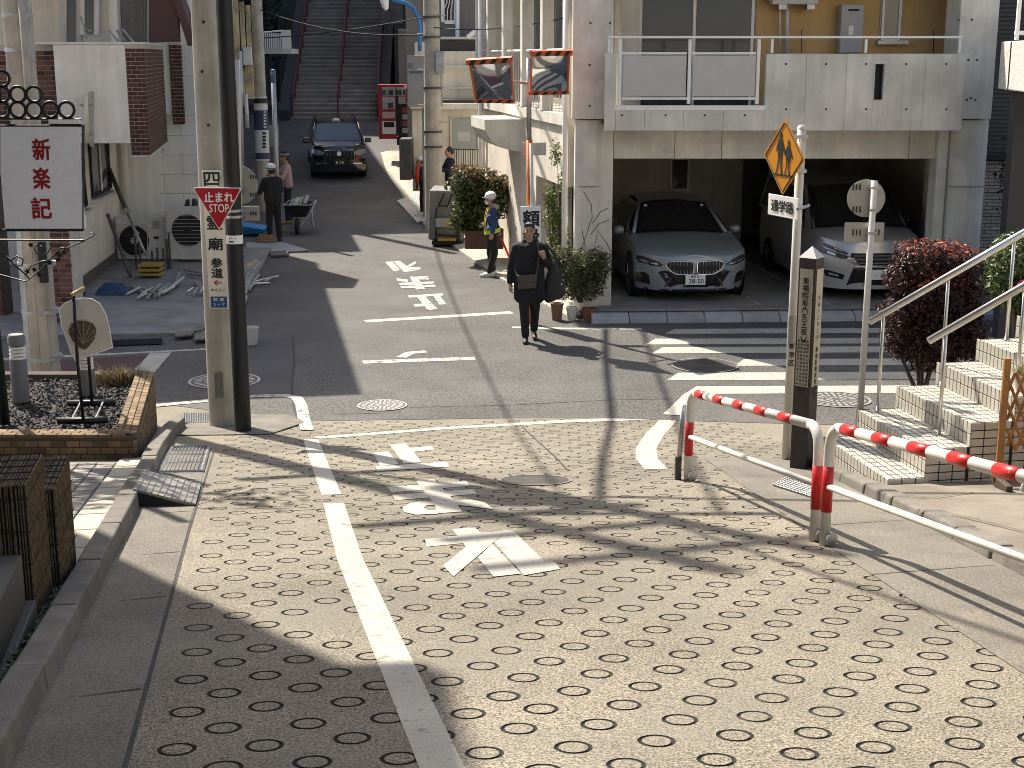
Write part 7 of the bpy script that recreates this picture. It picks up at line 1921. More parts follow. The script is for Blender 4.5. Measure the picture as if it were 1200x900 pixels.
loft_glass(tx, WS, glass('taxi_glass', (.09, .12, .14), .05), 'windscreen', .06, (0, -.8, .4), .045)  # pale blue base colour stands for sky reflected in the windscreen
RF = [(-.66, 1.40, 1.60), (.66, 1.40, 1.60), (.66, 4.2, 1.70), (-.66, 4.2, 1.70)]
part('roof', MB().grid(lambda a, b: patch(RF)(a, b) + V3((0, 0, .05 * 4 * a * (1 - a) + .06 * 4 * b * (1 - b) * (1 - b))), 10, 8), m_cblack, tx, True, smooth=True)
for s_ in (-1, 1):
    SW = [(s_ * .835, .95, 1.05), (s_ * .835, 4.3, 1.08), (s_ * .67, 4.2, 1.70), (s_ * .67, 1.42, 1.60)]
    part('cabin_side', MB().grid(lambda a, b: patch(SW)(a, b), 10, 5), m_cblack, tx, True, smooth=True)
    part('side_window', MB().grid(lambda a, b: patch(SW)(.10 + a * .85, .08 + b * .78) + V3((s_ * .008, 0, 0)), 10, 5), m_carglass, tx, True, smooth=True)
    part('pillar', MB().tube([V3((s_ * .80, .93, 1.06)), V3((s_ * .67, 1.43, 1.61))], .04, 6), m_cblack, tx, True, smooth=True)
    mr = part('door_mirror', MB().box((s_ * .96, 1.0, 1.10), (.2, .1, .15)), m_cblack, tx, True, bevel=.035); part('mirror_glint', MB().box((s_ * .96, .985, 1.19), (.16, .08, .012)), m_chrome, mr, True)
    wheel(tx, (s_ * .76, .80, .31), .315, m_galv); wheel(tx, (s_ * .76, 3.6, .31), .315, m_galv)
    decal(tx, 'headlamp', [(s_ * .46, .80), (s_ * .60, .86), (s_ * .82, .88), (s_ * .83, .76), (s_ * .66, .70), (s_ * .48, .70)], t_fy, mat('clear_lamp', (.36, .38, .40), .1, metal=.4, var=.3, vscale=30, bump=0), .008, 3)
    part('roof_rail', MB().tube([V3((s_ * .62, 1.6, 1.68)), V3((s_ * .62, 2.8, 1.76)), V3((s_ * .62, 4.0, 1.76))], .02, 5), m_trim, tx, True)
    decal(tx, 'bumper_chrome', [(s_ * .40, .44), (s_ * .70, .42), (s_ * .72, .45), (s_ * .42, .47)], t_fy, m_chrome, .01, 2)
g = decal(tx, 'grille', [(-.42, .56), (.42, .56), (.45, .70), (.44, .83), (-.44, .83), (-.45, .70)], t_fy, m_ink, .010, 3)
for k in range(8): part('grille_bar', MB().tube([V3((-.37 + k * .106, t_fy(0, .7) - .01, .68)), V3((-.37 + k * .106, t_fy(0, .8) - .01, .81))], .016, 4), mat('grille_blue_grey', (.10, .12, .17), .3, metal=.5, bump=0), g, True)
part('grille_chrome', MB().tube([V3((x, t_fy(x, z) - .02, z)) for x, z in ((-.34, .44), (-.46, .52), (-.47, .72), (-.44, .85), (.44, .85), (.47, .72), (.46, .52), (.34, .44))], .013, 5), m_chrome, tx, True)
part('emblem', MB().lathe([(.075, 0), (.07, .01)], V3((0, t_fy(0, .75) - .02, .75)), 14, (0, -1, 0)), m_chrome, tx, True)
plate(tx, .0, .50, t_fy(0, .5) - .03, '', '8 39', mat('plate_dark_green', (.008, .03, .018), .5, bump=0), m_white_cl)
rl = part('roof_lamp', MB().lathe([(.0, .10), (.06, .10), (.12, .06), (.14, 0)], V3((0, 1.62, 1.66)), 14), mat('lamp_white', (.7, .72, .7), .3, bump=0), tx, True, smooth=True)
part('lamp_foot', MB().box((0, 1.62, 1.655), (.22, .14, .03)), m_trim, tx, True)
part('red_sticker', MB().box((.55, t_fy(.55, .58) - .01, .60), (.13, .006, .16)), mat('sticker_red', (.55, .08, .05), .5, var=.3, vscale=40, bump=0), tx, True)
part('dash_sign', MB().box((.38, .985, 1.13), (.2, .02, .07)), mat('dash_red', (.5, .12, .10), .5, bump=0), tx, True)
# taxi occupants are only hinted at behind the glass: two pale headrests
for s_ in (-1, 1): part('headrest', MB().box((s_ * .36, 1.75, 1.25), (.26, .1, .2)), m_canvas, tx, True, bevel=.04)
# ------------------------------------------------------------------ people: continuous bodies from blended volumes, clothing over them
def ico(r_, c, sub=2, sc=(1, 1, 1)):
    bm = bmesh.new(); bmesh.ops.create_icosphere(bm, subdivisions=sub, radius=1)
    vs_ = [V3((v.co.x * r_ * sc[0] + c[0], v.co.y * r_ * sc[1] + c[1], v.co.z * r_ * sc[2] + c[2])) for v in bm.verts]
    bm.verts.ensure_lookup_table(); fs = [tuple(v.index for v in f.verts) for f in bm.faces]; bm.free()
    return vs_, fs
def blob(name, prims, mm, parent, vox=.012, sm=4, label=None):
    bm = bmesh.new()
    for p in prims:
        if p[0] == 'c':                              # tapered capsule
            a, b, r0, r1 = p[1:]
            vs_ = ico(r0, a, 2)[0] + ico(r1, b, 2)[0]
            bv = [bm.verts.new(v) for v in vs_]
            res = bmesh.ops.convex_hull(bm, input=bv)
            dead = [g for g in res['geom_interior'] if isinstance(g, bmesh.types.BMVert)]
            bmesh.ops.delete(bm, geom=dead, context='VERTS')
        else:                                        # ellipsoid
            vs_, fs = ico(1, (0, 0, 0), 3)
            M_ = p[3] if len(p) > 3 else Matrix.Identity(3)
            bv = [bm.verts.new(M_ @ V3((v.x * p[2][0], v.y * p[2][1], v.z * p[2][2])) + V3(p[1])) for v in vs_]
            for f in fs: bm.faces.new([bv[i] for i in f])
    me = bpy.data.meshes.new('tmp'); bm.to_mesh(me); bm.free()
    o = bpy.data.objects.new('tmp', me); col.objects.link(o)
    m1 = o.modifiers.new('r', 'REMESH'); m1.mode = 'VOXEL'; m1.voxel_size = vox
    m2 = o.modifiers.new('s', 'SMOOTH'); m2.factor = .5; m2.iterations = sm
    dg = bpy.context.evaluated_depsgraph_get()
    me2 = bpy.data.meshes.new_from_object(o.evaluated_get(dg)); me2.name = name
    bpy.data.objects.remove(o); bpy.data.meshes.remove(me)
    me2.materials.clear(); me2.materials.append(mm)
    for p in me2.polygons: p.use_smooth = True
    ob = link(name, me2, parent, True)
    if label: ob['label'] = label
    return ob
m_skin = mat('skin', (.42, .24, .16), .55, var=.06, vscale=12, fine=.03, bump=.05)
m_hair = mat('black_hair', (.02, .018, .016), .6, var=.2, vscale=60, bump=.3)
m_coat = mat('black_wool', (.014, .014, .016), .9, var=.15, vscale=8, fine=.1, bump=.9, bscale=9, bdist=.05)
m_trous = mat('black_trousers', (.012, .012, .013), .85, var=.15, vscale=8, bump=.9, bscale=11, bdist=.05)
m_eye = mat('eye_dark', (.02, .015, .012), .2, bump=0)
m_lip = mat('lip', (.30, .12, .09), .5, bump=0)
def hand(pr, w_, d, palm_n, curl, side, k=1.0):
    """palm and five fingers from wrist w_ along d, palm facing palm_n; curl 0..1; thumb towards side"""
    w_, d, pn, sd = V3(w_), V3(d).normalized(), V3(palm_n).normalized(), V3(side).normalized()
    c = w_ + d * .05 * k
    pr.append(('c', w_, w_ + d * .03 * k, .026 * k, .030 * k))
    ax = d.cross(pn).normalized()
    for i in range(4):
        off = (i - 1.5) * .0205 * k; base = w_ + d * .088 * k + ax * off * (1 if ax.dot(sd) < 0 else 1)
        pr.append(('c', w_ + d * .02 * k + ax * off * .7, base, .0165 * k, .0135 * k))
        L = (.074, .084, .080, .062)[i] * k if ax.dot(sd) < 0 else (.062, .080, .084, .074)[i] * k
        p0 = base; dd = d.copy()
        for j, f in enumerate((.45, .32, .23)):
            dd = (Matrix.Rotation((.25 + 1.25 * curl) * (1 if True else -1), 3, ax) @ dd) if j or curl > .1 else dd
            if dd.dot(pn) < -.01 and j == 0: dd = (Matrix.Rotation(-2 * (.25 + 1.25 * curl), 3, ax) @ dd)
            p1 = p0 + dd * L * f; pr.append(('c', p0, p1, (.0105 - j * .001) * k, (.0098 - j * .001) * k)); p0 = p1
    t0 = w_ + d * .03 * k + sd * .022 * k; t1 = t0 + (sd * .6 + d * .7 + pn * .35).normalized() * .045 * k; t2 = t1 + (d * .8 + pn * .6 - sd * .1 * curl).normalized() * .034 * k
    pr += [('c', w_ + d * .02 * k, t0, .018 * k, .016 * k), ('c', t0, t1, .0145 * k, .0115 * k), ('c', t1, t2, .011 * k, .009 * k)]
def head(pr, hc, fwd, k=1.0):
    hc, f = V3(hc), V3(fwd).normalized(); s_ = f.cross(V3((0, 0, 1))).normalized()
    Rm = Matrix((s_, f, V3((0, 0, 1)))).transposed()
    q = lambda x, y, z: hc + s_ * x * k + f * y * k + V3((0, 0, z * k))
    pr += [('e', q(0, -.012, .022), (.075 * k, .094 * k, .098 * k), Rm), ('e', q(0, .022, -.05), (.060 * k, .066 * k, .072 * k), Rm), ('c', q(0, .062, -.098), q(0, .06, -.085), .021 * k, .026 * k),
           ('c', q(0, .088, .012), q(0, .105, -.028), .010 * k, .0135 * k), ('c', q(-.013, .096, -.032), q(.013, .096, -.032), .009 * k, .009 * k), ('c', q(-.036, .082, .032), q(.036, .082, .032), .013 * k, .013 * k),
           ('c', q(-.018, .083, -.062), q(.018, .083, -.062), .0095 * k, .0095 * k), ('e', q(-.046, .058, -.022), (.024 * k, .026 * k, .028 * k)), ('e', q(.046, .058, -.022), (.024 * k, .026 * k, .028 * k)),
           ('e', q(-.079, -.008, -.005), (.010 * k, .02 * k, .032 * k), Rm), ('e', q(.079, -.008, -.005), (.010 * k, .02 * k, .032 * k), Rm)]
    return q
def face_parts(o, q, k=1.0, brows=True):
    for s_ in (-1, 1):
        part('eye', MB().lathe([(.0, -.0), (.008, .0), (.0, .005)], q(s_ * .032, .087, .010), 10, q(0, 1, 0) - q(0, 0, 0), cap=False), m_eye, o, True, smooth=True)
        if brows: part('eyebrow', MB().tube([q(s_ * .018, .094, .032), q(s_ * .034, .093, .038), q(s_ * .050, .084, .032)], .0035, 5), m_hair, o, True)
    part('mouth', MB().tube([q(-.022, .088, -.060), q(0, .093, -.061), q(.022, .088, -.060)], .004, 6), m_lip, o, True)
def shoe(o, ank, fwd, mm, k=1.0, name='shoe'):
    a, f = V3(ank), V3(fwd).normalized(); g = V3((a.x, a.y, a.z - .085))
    return blob(name, [('c', g + V3((0, 0, .045)) - f * .05, g + V3((0, 0, .040)) + f * .09, .042 * k, .042 * k), ('c', g + f * .09 + V3((0, 0, .036)), g + f * .165 + V3((0, 0, .030)), .044 * k, .034 * k), ('c', g + V3((0, 0, .06)) - f * .03, g + V3((0, 0, .11)) - f * .01, .043 * k, .045 * k)], mm, o, .009, 3)

# ---- walking man in black
mn_p = gr(620, 400)
H_ = 1.0
man = root('person', 'person in a long black coat walking towards the viewer with shoulder bags', 'person', mn_p)
sk = []
q = head(sk, (0.0, -.02, 1.635), (-.05, -1, -.03))
sk += [('c', (0, .01, 1.45), (0, -.015, 1.56), .058, .054), ('c', (-.13, .02, 1.40), (.13, .02, 1.40), .055, .055), ('c', (0, .02, 1.0), (0, .02, 1.36), .095, .09), ('c', (-.08, .01, .93), (.08, .01, .93), .08, .08)]
Lw = V3((-.275, -.02, .86))                          # viewer's left hand hangs
sk += [('c', (-.19, .02, 1.40), (-.255, .05, 1.12), .046, .040), ('c', (-.255, .05, 1.12), Lw, .036, .026)]
hand(sk, Lw, (-.05, -.15, -1), (1, -.2, 0), .30, (.1, -1, 0))
Re, Rw = V3((.285, .02, 1.13)), V3((.205, -.20, 1.27))  # other hand grips the bag strap on the chest
sk += [('c', (.19, .02, 1.40), Re, .046, .040), ('c', Re, Rw, .036, .027)]
hand(sk, Rw, (-.25, -.12, .95), (-.2, .75, 0), .85, (-.9, -.1, .2))
hipL, hipR = V3((-.085, .01, .90)), V3((.085, .01, .90))
kL, aL = V3((-.075, -.07, .49)), V3((-.055, -.10, .085))
kR, aR = V3((.085, .01, .48)), V3((.075, .18, .125))
sk += [('c', hipL, kL, .075, .052), ('c', kL, aL, .048, .034), ('c', hipR, kR, .075, .052), ('c', kR, aR, .048, .034), ('c', aL - V3((0, 0, .04)), aL + V3((0, -.1, -.055)), .03, .028), ('c', aR - V3((0, 0, .03)), aR + V3((0, -.1, -.06)), .03, .026)]
bd = blob('body', sk, m_skin, man, .0075, 3)
face_parts(bd, q)
blob('hair', [('e', q(0, -.022, .040), (.080, .094, .092)), ('e', q(0, -.05, .0), (.077, .060, .085)), ('c', q(-.045, .045, .092), q(.045, .045, .092), .026, .026)], m_hair, bd, .009, 3)
coat = [('c', (-.165, .02, 1.395), (.165, .02, 1.395), .078, .078), ('c', (-.10, .015, 1.36), (-.115, .0, .68), .115, .118), ('c', (.10, .015, 1.36), (.125, .0, .68), .115, .118), ('c', (0, .0, 1.37), (0, -.01, .67), .118, .128), ('c', (0, .03, 1.3), (0, .03, .67), .12, .128),
        ('c', (-.195, .02, 1.39), (-.27, .055, 1.12), .070, .062), ('c', (-.27, .055, 1.12), (-.282, -.01, .90), .060, .052), ('c', (.195, .02, 1.39), (.295, .03, 1.13), .070, .064), ('c', (.295, .03, 1.13), (.222, -.165, 1.24), .062, .050),
        ('c', (-.06, .02, 1.47), (.06, .02, 1.47), .058, .058)]
ct_ = blob('coat', coat, m_coat, man, .013, 4)
blob('collar', [('c', (-.075, .0, 1.47), (-.03, -.085, 1.42), .026, .022), ('c', (.075, .0, 1.47), (.03, -.085, 1.42), .026, .022), ('c', (-.05, .05, 1.49), (.05, .05, 1.49), .03, .03)], m_coat, ct_, .011, 3)
for z in (1.22, 1.05, .88): part('button', MB().lathe([(.012, 0), (.01, .006)], V3((.035, -.128, z)), 10, (0, -1, 0)), m_blackp, ct_, True)
blob('trousers', [('c', (-.08, .01, .90), (.08, .01, .90), .11, .11), ('c', hipL, kL, .098, .076), ('c', kL, aL + V3((0, .01, .03)), .074, .060), ('c', hipR, kR, .098, .076), ('c', kR, aR + V3((0, 0, .03)), .074, .060)], m_trous, man, .013, 4)
shoe(man, aL, (-.03, -1, 0), m_blackp)
blob('shoe', [('c', aR + V3((0, .05, -.045)), aR + V3((.01, -.10, -.068)), .042, .040), ('c', aR + V3((.01, -.10, -.070)), aR + V3((.01, -.165, -.082)), .042, .032)], m_blackp, man, .009, 3)
# bags
def W_(p): return V3(mn_p) + V3(p)
sg = root('shoulder_bag', 'brown leather satchel hanging across the front of the walking man', 'bag', W_((-.03, -.18, .82)))
m_sat = mat('brown_leather', (.075, .055, .045), .6, var=.15, vscale=14, bump=.2)
part('pouch', MB().hexa([W_(p) for p in ((-.16, -.215, .80), (.10, -.215, .83), (.10, -.14, .83), (-.16, -.14, .80))], [W_(p) for p in ((-.17, -.205, 1.00), (.115, -.205, 1.03), (.115, -.14, 1.03), (-.17, -.14, 1.00))]), m_sat, sg, bevel=.02)
part('flap', MB().hexa([W_(p) for p in ((-.168, -.224, .90), (.108, -.224, .93), (.108, -.21, .93), (-.168, -.21, .90))], [W_(p) for p in ((-.172, -.214, 1.008), (.117, -.214, 1.038), (.117, -.20, 1.038), (-.172, -.20, 1.008))]), m_sat, sg, bevel=.006)
part('strap', MB().tube([W_(p) for p in ((.105, -.17, 1.03), (.125, -.145, 1.15), (.14, -.125, 1.30), (.12, -.06, 1.45), (.09, .03, 1.475))], .011, 6), m_sat, sg)
part('strap', MB().tube([W_(p) for p in ((-.165, -.17, 1.0), (-.21, -.06, 1.06), (-.20, .08, 1.15), (-.05, .14, 1.32))], .011, 6), m_sat, sg)
tb2 = root('tote_bag', 'large soft black tote bag hanging from the shoulder of the walking man', 'bag', W_((.42, .02, .66)))
m_tote = mat('dark_nylon', (.022, .021, .023), .65, var=.2, vscale=9, bump=.4, bscale=25, bdist=.02)
b_o = MB().grid(lambda a, b: W_((.345 + .02 * (1 - b) + (.05 + .125 * (1 - b) ** .6) * math.cos(a * 6.2832) * (1 if b > .03 else .7), .03 + (.085 - .035 * b) * math.sin(a * 6.2832), .62 + .52 * b + .03 * math.cos(a * 6.2832) - .02 * math.sin(a * 12))), 22, 10)
part('bag_body', b_o.poly([W_((.38 + .13 * math.cos(a), .03 + .05 * math.sin(a), .625)) for a in [k * .5236 for k in range(12)]]), m_tote, tb2, smooth=True)
part('handle', MB().tube([W_(p) for p in ((.34, -.02, 1.12), (.31, -.06, 1.24), (.27, -.02, 1.36), (.20, .04, 1.475))], .016, 6), m_tote, tb2, smooth=True)
part('handle', MB().tube([W_(p) for p in ((.46, .06, 1.10), (.38, .08, 1.26), (.27, .09, 1.40), (.18, .06, 1.48))], .016, 6), m_tote, tb2, smooth=True)
part('metal_tag', MB().lathe([(.016, 0), (.014, .004)], W_((.47, -.05, .86)), 12, (.4, -1, 0)), m_chrome, tb2)

# ---- traffic guard seen from her right side, facing left
gd_p = gr(577, 324)
gd_ = root('person', 'traffic guard in white helmet, blue jacket and yellow reflective vest facing left', 'person', gd_p)
F = V3((-1, -.12, 0)).normalized(); 
def gp_(f, s_, z): return F * f + V3((-F.y, F.x, 0)) * (-s_) + V3((0, 0, z))   # forward, to the viewer's side, height
sk = []
q = head(sk, gp_(.04, 0, 1.47), F, .93)
sk += [('c', gp_(-.01, 0, 1.28), gp_(.02, 0, 1.40), .052, .05), ('c', gp_(0, 0, .95), gp_(0, 0, 1.25), .10, .10), ('c', gp_(0, -.07, .85), gp_(0, .07, .85), .085, .085)]
hands_w = gp_(-.13, .20, .86)
sk += [('c', gp_(-.02, .16, 1.25), gp_(-.08, .21, 1.04), .042, .037), ('c', gp_(-.08, .21, 1.04), hands_w, .034, .025)]
hand(sk, hands_w, gp_(-.35, 0, -1), gp_(0, -1, 0), .7, gp_(1, 0, 0), .92)
w2_ = gp_(.03, -.20, .84); sk += [('c', gp_(-.02, -.16, 1.25), gp_(-.02, -.21, 1.04), .042, .037), ('c', gp_(-.02, -.21, 1.04), w2_, .034, .025)]
hand(sk, w2_, gp_(.1, 0, -1), gp_(0, 1, 0), .4, gp_(1, 0, 0), .92)
for s_ in (-1, 1): sk += [('c', gp_(0, s_ * .08, .84), gp_(.0 + .03 * s_, s_ * .085, .45), .075, .05), ('c', gp_(.03 * s_, s_ * .085, .45), gp_(.04 * s_ * -1 + .02, s_ * .09, .085), .046, .033)]
bd = blob('body', sk, m_skin, gd_, .009, 3); 
part('face_mask', MB().grid(lambda a, b: q((a - .5) * .13, .095 - .06 * (2 * a - 1) ** 2 + .014 * math.sin(b * 3.14), -.095 + b * .085), 8, 5), m_white_cl, bd, True, smooth=True)
blob('hair', [('e', q(0, -.05, -.01), (.075, .055, .085)), ('c', q(0, -.075, -.06), q(0, -.06, -.16), .04, .025)], m_hair, bd, .01, 3)
m_hel = mat('white_helmet', (.78, .78, .76), .3, var=.04, bump=0)
hl = blob('helmet', [('e', q(0, -.012, .075), (.112, .128, .085)), ('e', q(0, -.01, .045), (.114, .13, .04))], m_hel, gd_, .009, 3)
part('peak', MB().grid(lambda a, b: q((a - .5) * .18, .08 + .085 * b * (1 - .5 * (2 * a - 1) ** 2), .050 - .012 * b), 8, 4), m_blackp, hl, True, smooth=True)
part('helmet_band', MB().tube([q(.113 * math.sin(t), .130 * math.cos(t) - .012, .048) for t in [k * .3927 for k in range(16)]], .009, 5, closed=True), m_blackp, hl, True)
m_blue = mat('blue_jacket', (.02, .055, .15), .75, var=.15, vscale=8, bump=.3)
jk = blob('jacket', [('c', gp_(-.01, -.13, 1.25), gp_(-.01, .13, 1.25), .075, .075), ('c', gp_(0, -.08, 1.10), gp_(0, .08, 1.10), .118, .118), ('c', gp_(0, -.08, .90), gp_(0, .08, .90), .118, .118), ('c', gp_(-.02, .165, 1.25), gp_(-.085, .22, 1.04), .064, .058), ('c', gp_(-.085, .22, 1.04), gp_(-.12, .21, .89), .056, .046), ('c', gp_(-.02, -.165, 1.25), gp_(-.02, -.22, 1.04), .064, .058), ('c', gp_(-.02, -.22, 1.04), gp_(.02, -.21, .88), .056, .046)], m_blue, gd_, .012, 4)
blob('hood', [('c', gp_(-.04, -.07, 1.345), gp_(-.04, .07, 1.345), .052, .052), ('c', gp_(-.09, 0, 1.33), gp_(-.03, 0, 1.36), .05, .05)], mat('cream_hood', (.42, .38, .30), .9, var=.15, bump=.4), jk, .012, 3)
m_hivis = mat('yellow_reflective', (.55, .62, .03), .5, var=.08, bump=.05); m_vor = mat('vest_orange', (.75, .42, .22), .6, bump=.05)
part('vest_belt', MB().grid(lambda a, b: gp_(.155 * math.cos(a * 6.2832), .215 * math.sin(a * 6.2832), .845 + .075 * b - .035 * math.cos(a * 6.2832)), 26, 1), m_hivis, jk, True, smooth=True)
for s_ in (-.09, .10): part('vest_strap', MB().grid(lambda a, b: gp_(.145 - .06 * a ** 3, s_ + (b - .5) * .055, .87 + .44 * a), 8, 2), m_vor if s_ < 0 else m_hivis, jk, True, smooth=True)
part('vest_strap', MB().grid(lambda a, b: gp_(-.135 + .04 * a, .11 + (b - .5) * .045, .90 + .42 * a), 8, 2), m_hivis, jk, True, smooth=True)
tr_ = [('c', gp_(0, -.07, .84), gp_(0, .07, .84), .112, .112)]
for s_ in (-1, 1): tr_ += [('c', gp_(0, s_ * .075, .83), gp_(.03 * s_, s_ * .085, .45), .098, .076), ('c', gp_(.03 * s_, s_ * .085, .45), gp_(-.04 * s_ + .02, s_ * .09, .12), .074, .062)]
blob('trousers', tr_, m_trous, gd_, .013, 4)
m_wshoe = mat('white_shoe', (.70, .68, .63), .6, var=.08, bump=.1)
for s_ in (-1, 1): shoe(gd_, gp_(-.04 * s_ + .02, s_ * .09, .085), F, m_wshoe, 1.05)
bt = root('signal_baton', 'red traffic baton held low in the hand of the traffic guard', 'baton', V3(gd_p) + gp_(-.4, .2, .35))
hA = V3(gd_p) + gp_(-.155, .20, .79)
part('grip', MB().tube([hA + gp_(.03, 0, .06), hA + gp_(-.03, 0, -.07)], .016, 8), m_black, bt, smooth=True)
part('light_tube', MB().tube([hA + gp_(-.03, 0, -.07), hA + gp_(-.20, .02, -.46)], .021, 10), mat('baton_red', (.6, .05, .03), .35, bump=0), bt, smooth=True)

# ---- worker in black with white helmet, back to the left wall
wk = gr(322, 284)
w1 = root('person', 'worker in black clothes and white helmet standing at the left pole', 'person', wk)
F = V3((-.6, .8, 0)).normalized()
def generic(o, F, hh, mats, left_arm, right_arm, hat, legs=(.05, -.05), lean=0.0, vox=.012):
    k = hh / 1.72; Sd = V3((F.y, -F.x, 0))
    g = lambda f, s_, z: (F * f + Sd * s_ + V3((0, 0, z))) * k
    sk = []; q = head(sk, g(.03 + lean, 0, 1.60), F, k)
    sk += [('c', g(lean, 0, 1.42), g(.01 + lean, 0, 1.52), .056 * k, .054 * k), ('c', g(0, 0, .98), g(lean, 0, 1.36), .088 * k, .085 * k), ('c', g(0, -.08, .92), g(0, .08, .92), .09 * k, .09 * k)]
    sl = []
    for s_, arm in ((-1, left_arm), (1, right_arm)):
        e, w_ = g(*arm[0]), g(*arm[1]); sh_ = g(lean, s_ * .18, 1.385)
        sk += [('c', sh_, e, .044 * k, .038 * k), ('c', e, w_, .035 * k, .026 * k)]
        hand(sk, w_, (w_ - e), (Sd * -s_), .5, F, k)
        sl += [('c', sh_, e, .066 * k, .058 * k), ('c', e, e.lerp(w_, .85), .056 * k, .045 * k)]
    lg = []
    for s_, lf in ((-1, legs[0]), (1, legs[1])):
        hp_, kn, an = g(0, s_ * .085, .90), g(lf * .7 + .02, s_ * .09, .48), g(lf, s_ * .095, .085)
        sk += [('c', hp_, kn, .072 * k, .05 * k), ('c', kn, an, .046 * k, .033 * k)]
        lg += [('c', hp_, kn, .098 * k, .076 * k), ('c', kn, an + V3((0, 0, .03)), .073 * k, .058 * k)]
        shoe(o, an, F, mats[3], k)
    bd = blob('body', sk, m_skin, o, vox * .85, 3)
    face_parts(bd, q, k, False)
    jk = blob('jacket', [('c', g(lean, -.155, 1.38), g(lean, .155, 1.38), .078 * k, .078 * k), ('c', g(lean * .8, -.09, 1.36), g(0, -.09, .95), .105 * k, .118 * k), ('c', g(lean * .8, .09, 1.36), g(0, .09, .95), .105 * k, .118 * k), ('c', g(lean * .8, 0, 1.36), g(0, 0, .95), .115 * k, .125 * k)] + sl, mats[0], o, vox, 4)
    blob('trousers', [('c', g(0, -.08, .91), g(0, .08, .91), .11 * k, .11 * k)] + lg, mats[1], o, vox, 4)
    if hat == 'helmet':
        hl = blob('helmet', [('e', q(0, -.012, .075), (.112 * k, .13 * k, .088 * k)), ('c', q(-.06, .10, .045), q(.06, .10, .045), .022 * k, .022 * k)], m_hel, o, .010, 3)
        part('helmet_band', MB().tube([q(.112 * math.sin(t), .128 * math.cos(t) - .012, .046) for t in [j * .3927 for j in range(16)]], .008, 5, closed=True), mats[2], hl, True)
        blob('hair', [('e', q(0, -.045, -.005), (.078 * k, .065 * k, .085 * k))], m_hair, bd, .011, 3)
    elif hat == 'brim':
        ht = part('hat', MB().lathe([(.155 * k, -.012), (.16 * k, -.004), (.102 * k, .02), (.098 * k, .075), (.08 * k, .105), (0, .112)], q(0, -.01, .058), 20, cap=False), mats[2], o, True, smooth='auto')
        part('hat_band', MB().lathe([(.105 * k, .018), (.103 * k, .045)], q(0, -.01, .058), 20, cap=False), m_greyd, ht, True)
        blob('hair', [('e', q(0, -.045, .0), (.079 * k, .068 * k, .085 * k))], m_hair, bd, .011, 3)
    else:
        blob('hair', [('e', q(0, -.022, .040), (.082 * k, .096 * k, .094 * k)), ('e', q(0, -.05, .0), (.079 * k, .062 * k, .085 * k))], m_hair, bd, .011, 3)
    return g
m_wblack = mat('black_workwear', (.016, .016, .017), .85, var=.2, vscale=6, bump=.4)
m_glv = m_blackp
generic(w1, F, 1.73, (m_wblack, m_wblack, m_black, m_blackp), ((.12, -.26, 1.12), (.32, -.22, 1.10)), ((.10, .24, 1.12), (.26, .16, .98)), 'helmet', (.04, -.06), .03)
# ---- worker in pink shirt and brimmed hat
wk2 = gr(339, 262)
w2 = root('person', 'worker in pink shirt, jeans and brimmed hat leaning on the thin pole', 'person', wk2)
generic(w2, V3((-.95, -.3, 0)).normalized(), 1.74, (mat('pink_shirt', (.48, .30, .29), .8, var=.1, vscale=8, bump=.3), mat('navy_jeans', (.02, .026, .042), .85, var=.15, bump=.3), mat('dark_hat', (.03, .03, .032), .8, var=.3, vscale=20, bump=.3), mat('yellow_boot', (.30, .22, .06), .7, var=.2, bump=.2)), ((.16, -.25, 1.12), (.38, -.15, 1.20)), ((.20, .24, 1.12), (.42, .12, 1.18)), 'brim', (.05, -.05), .03)
# ---- dark figure by the cream annex
p3 = at(528, 250, 35.6); p3.z = gz(p3.x, p3.y) + .1
w3 = root('person', 'dark clothed person with black hair standing by the cream annex wall', 'person', p3)
generic(w3, V3((-.95, -.3, 0)).normalized(), 1.74, (mat('navy_top', (.015, .015, .03), .85, var=.15, bump=.3), m_trous, m_black, m_blackp), ((.10, -.24, 1.14), (.30, -.12, 1.18)), ((.12, .24, 1.14), (.32, .10, 1.20)), 'none')
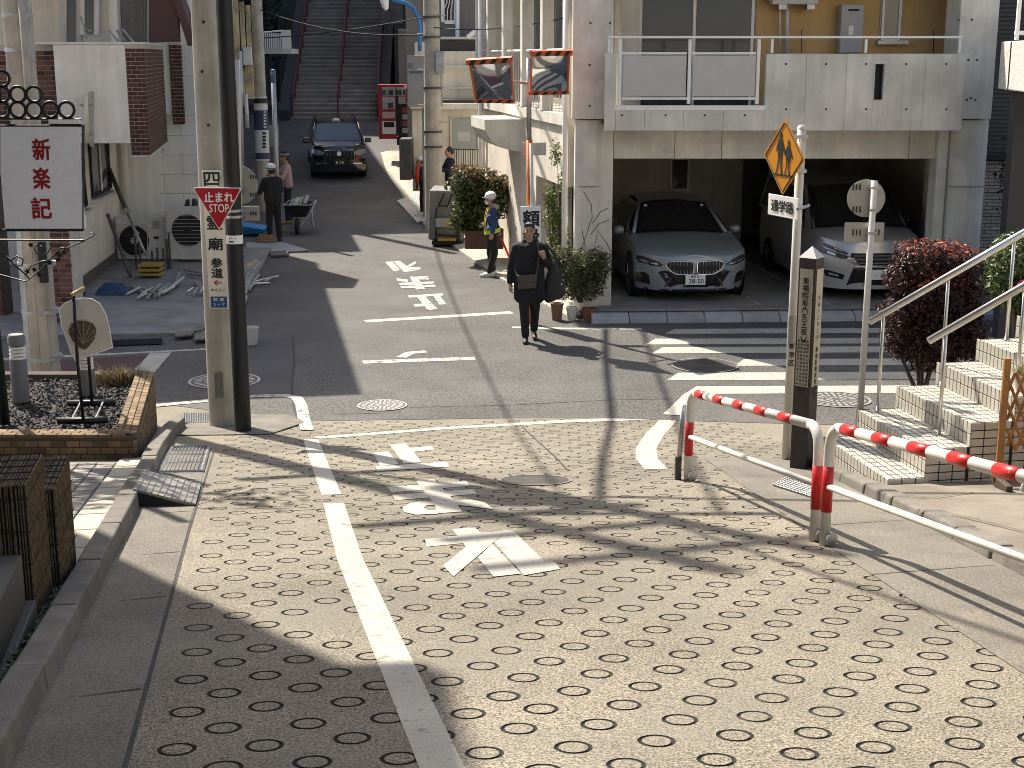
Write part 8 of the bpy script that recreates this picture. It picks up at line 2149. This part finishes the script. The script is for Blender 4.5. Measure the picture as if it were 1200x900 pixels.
# ---- second guard mostly hidden by the large pole
p4 = at(496, 250, 36.0); p4.z = gz(p4.x, p4.y) + .1
w4 = root('person', 'stooping guard in white helmet half hidden behind the large concrete pole', 'person', p4)
g4 = generic(w4, V3((-1, -.2, 0)).normalized(), 1.44, (mat('dark_jacket', (.03, .035, .05), .8, var=.2, bump=.3), m_trous, m_blackp, m_wshoe), ((.10, -.22, 1.10), (.26, -.16, 1.12)), ((.10, .24, 1.10), (.26, .16, 1.10)), 'helmet', (.05, -.05), .06)
b4 = at(488.5, 216, 35.7)
o = root('signal_baton', 'red traffic baton held upright beside the large concrete pole', 'baton', b4)
part('light_tube', MB().tube([at(489, 214, 35.7), at(489.5, 193, 35.7)], .05, 10), mat('baton_red', (.6, .05, .03), .35, bump=0), o, smooth=True)
part('grip', MB().tube([at(489, 222, 35.7), at(489, 214, 35.7)], .025, 8), m_black, o, smooth=True)
# ---- wheelbarrow
wb = gr(352, 272)
wbr = root('wheelbarrow', 'black wheelbarrow loaded with pipes beside the worker in pink', 'wheelbarrow', wb)
m_tray = mat('barrow_tray', (.03, .03, .03), .6, var=.2, bump=.1)
def wp_(x, y, z): return V3(wb) + V3((x, y, z))
part('tray', MB().add([wp_(-.16, -.2, .38), wp_(.16, -.2, .38), wp_(.16, .25, .38), wp_(-.16, .25, .38), wp_(-.32, -.42, .68), wp_(.32, -.42, .68), wp_(.32, .5, .70), wp_(-.32, .5, .70)], [(0, 1, 2, 3), (0, 1, 5, 4), (1, 2, 6, 5), (2, 3, 7, 6), (3, 0, 4, 7)]), m_tray, wbr)
part('rim', MB().tube([wp_(-.32, -.42, .68), wp_(.32, -.42, .68), wp_(.32, .5, .70), wp_(-.32, .5, .70)], .014, 6, closed=True), m_galv, wbr)
part('wheel', MB().lathe([(.08, -.04), (.18, -.04), (.20, 0), (.18, .04), (.08, .04)], wp_(0, -.45, .20), 20, (1, 0, 0)), m_rubber, wbr, smooth='auto')
for s_ in (-1, 1):
    part('handle', MB().tube([wp_(s_ * .06, -.45, .20), wp_(s_ * .2, .2, .40), wp_(s_ * .27, .95, .66)], .016, 6), m_galv, wbr)
    part('leg', MB().tube([wp_(s_ * .2, .2, .40), wp_(s_ * .26, .38, .02), wp_(s_ * .22, .5, .50)], .014, 6), m_galv, wbr)
for k in range(7):
    a = rng.uniform(-.15, .15); bar_thing('short_pipe', wp_(-.22 + k * .07, -.3 + a, .60 + .02 * k), wp_(-.20 + k * .06, .4 + a, .74 + .015 * k), .022, m_galv, 'short steel pipe loaded in the wheelbarrow', 'pipe', 'pipes in the wheelbarrow')
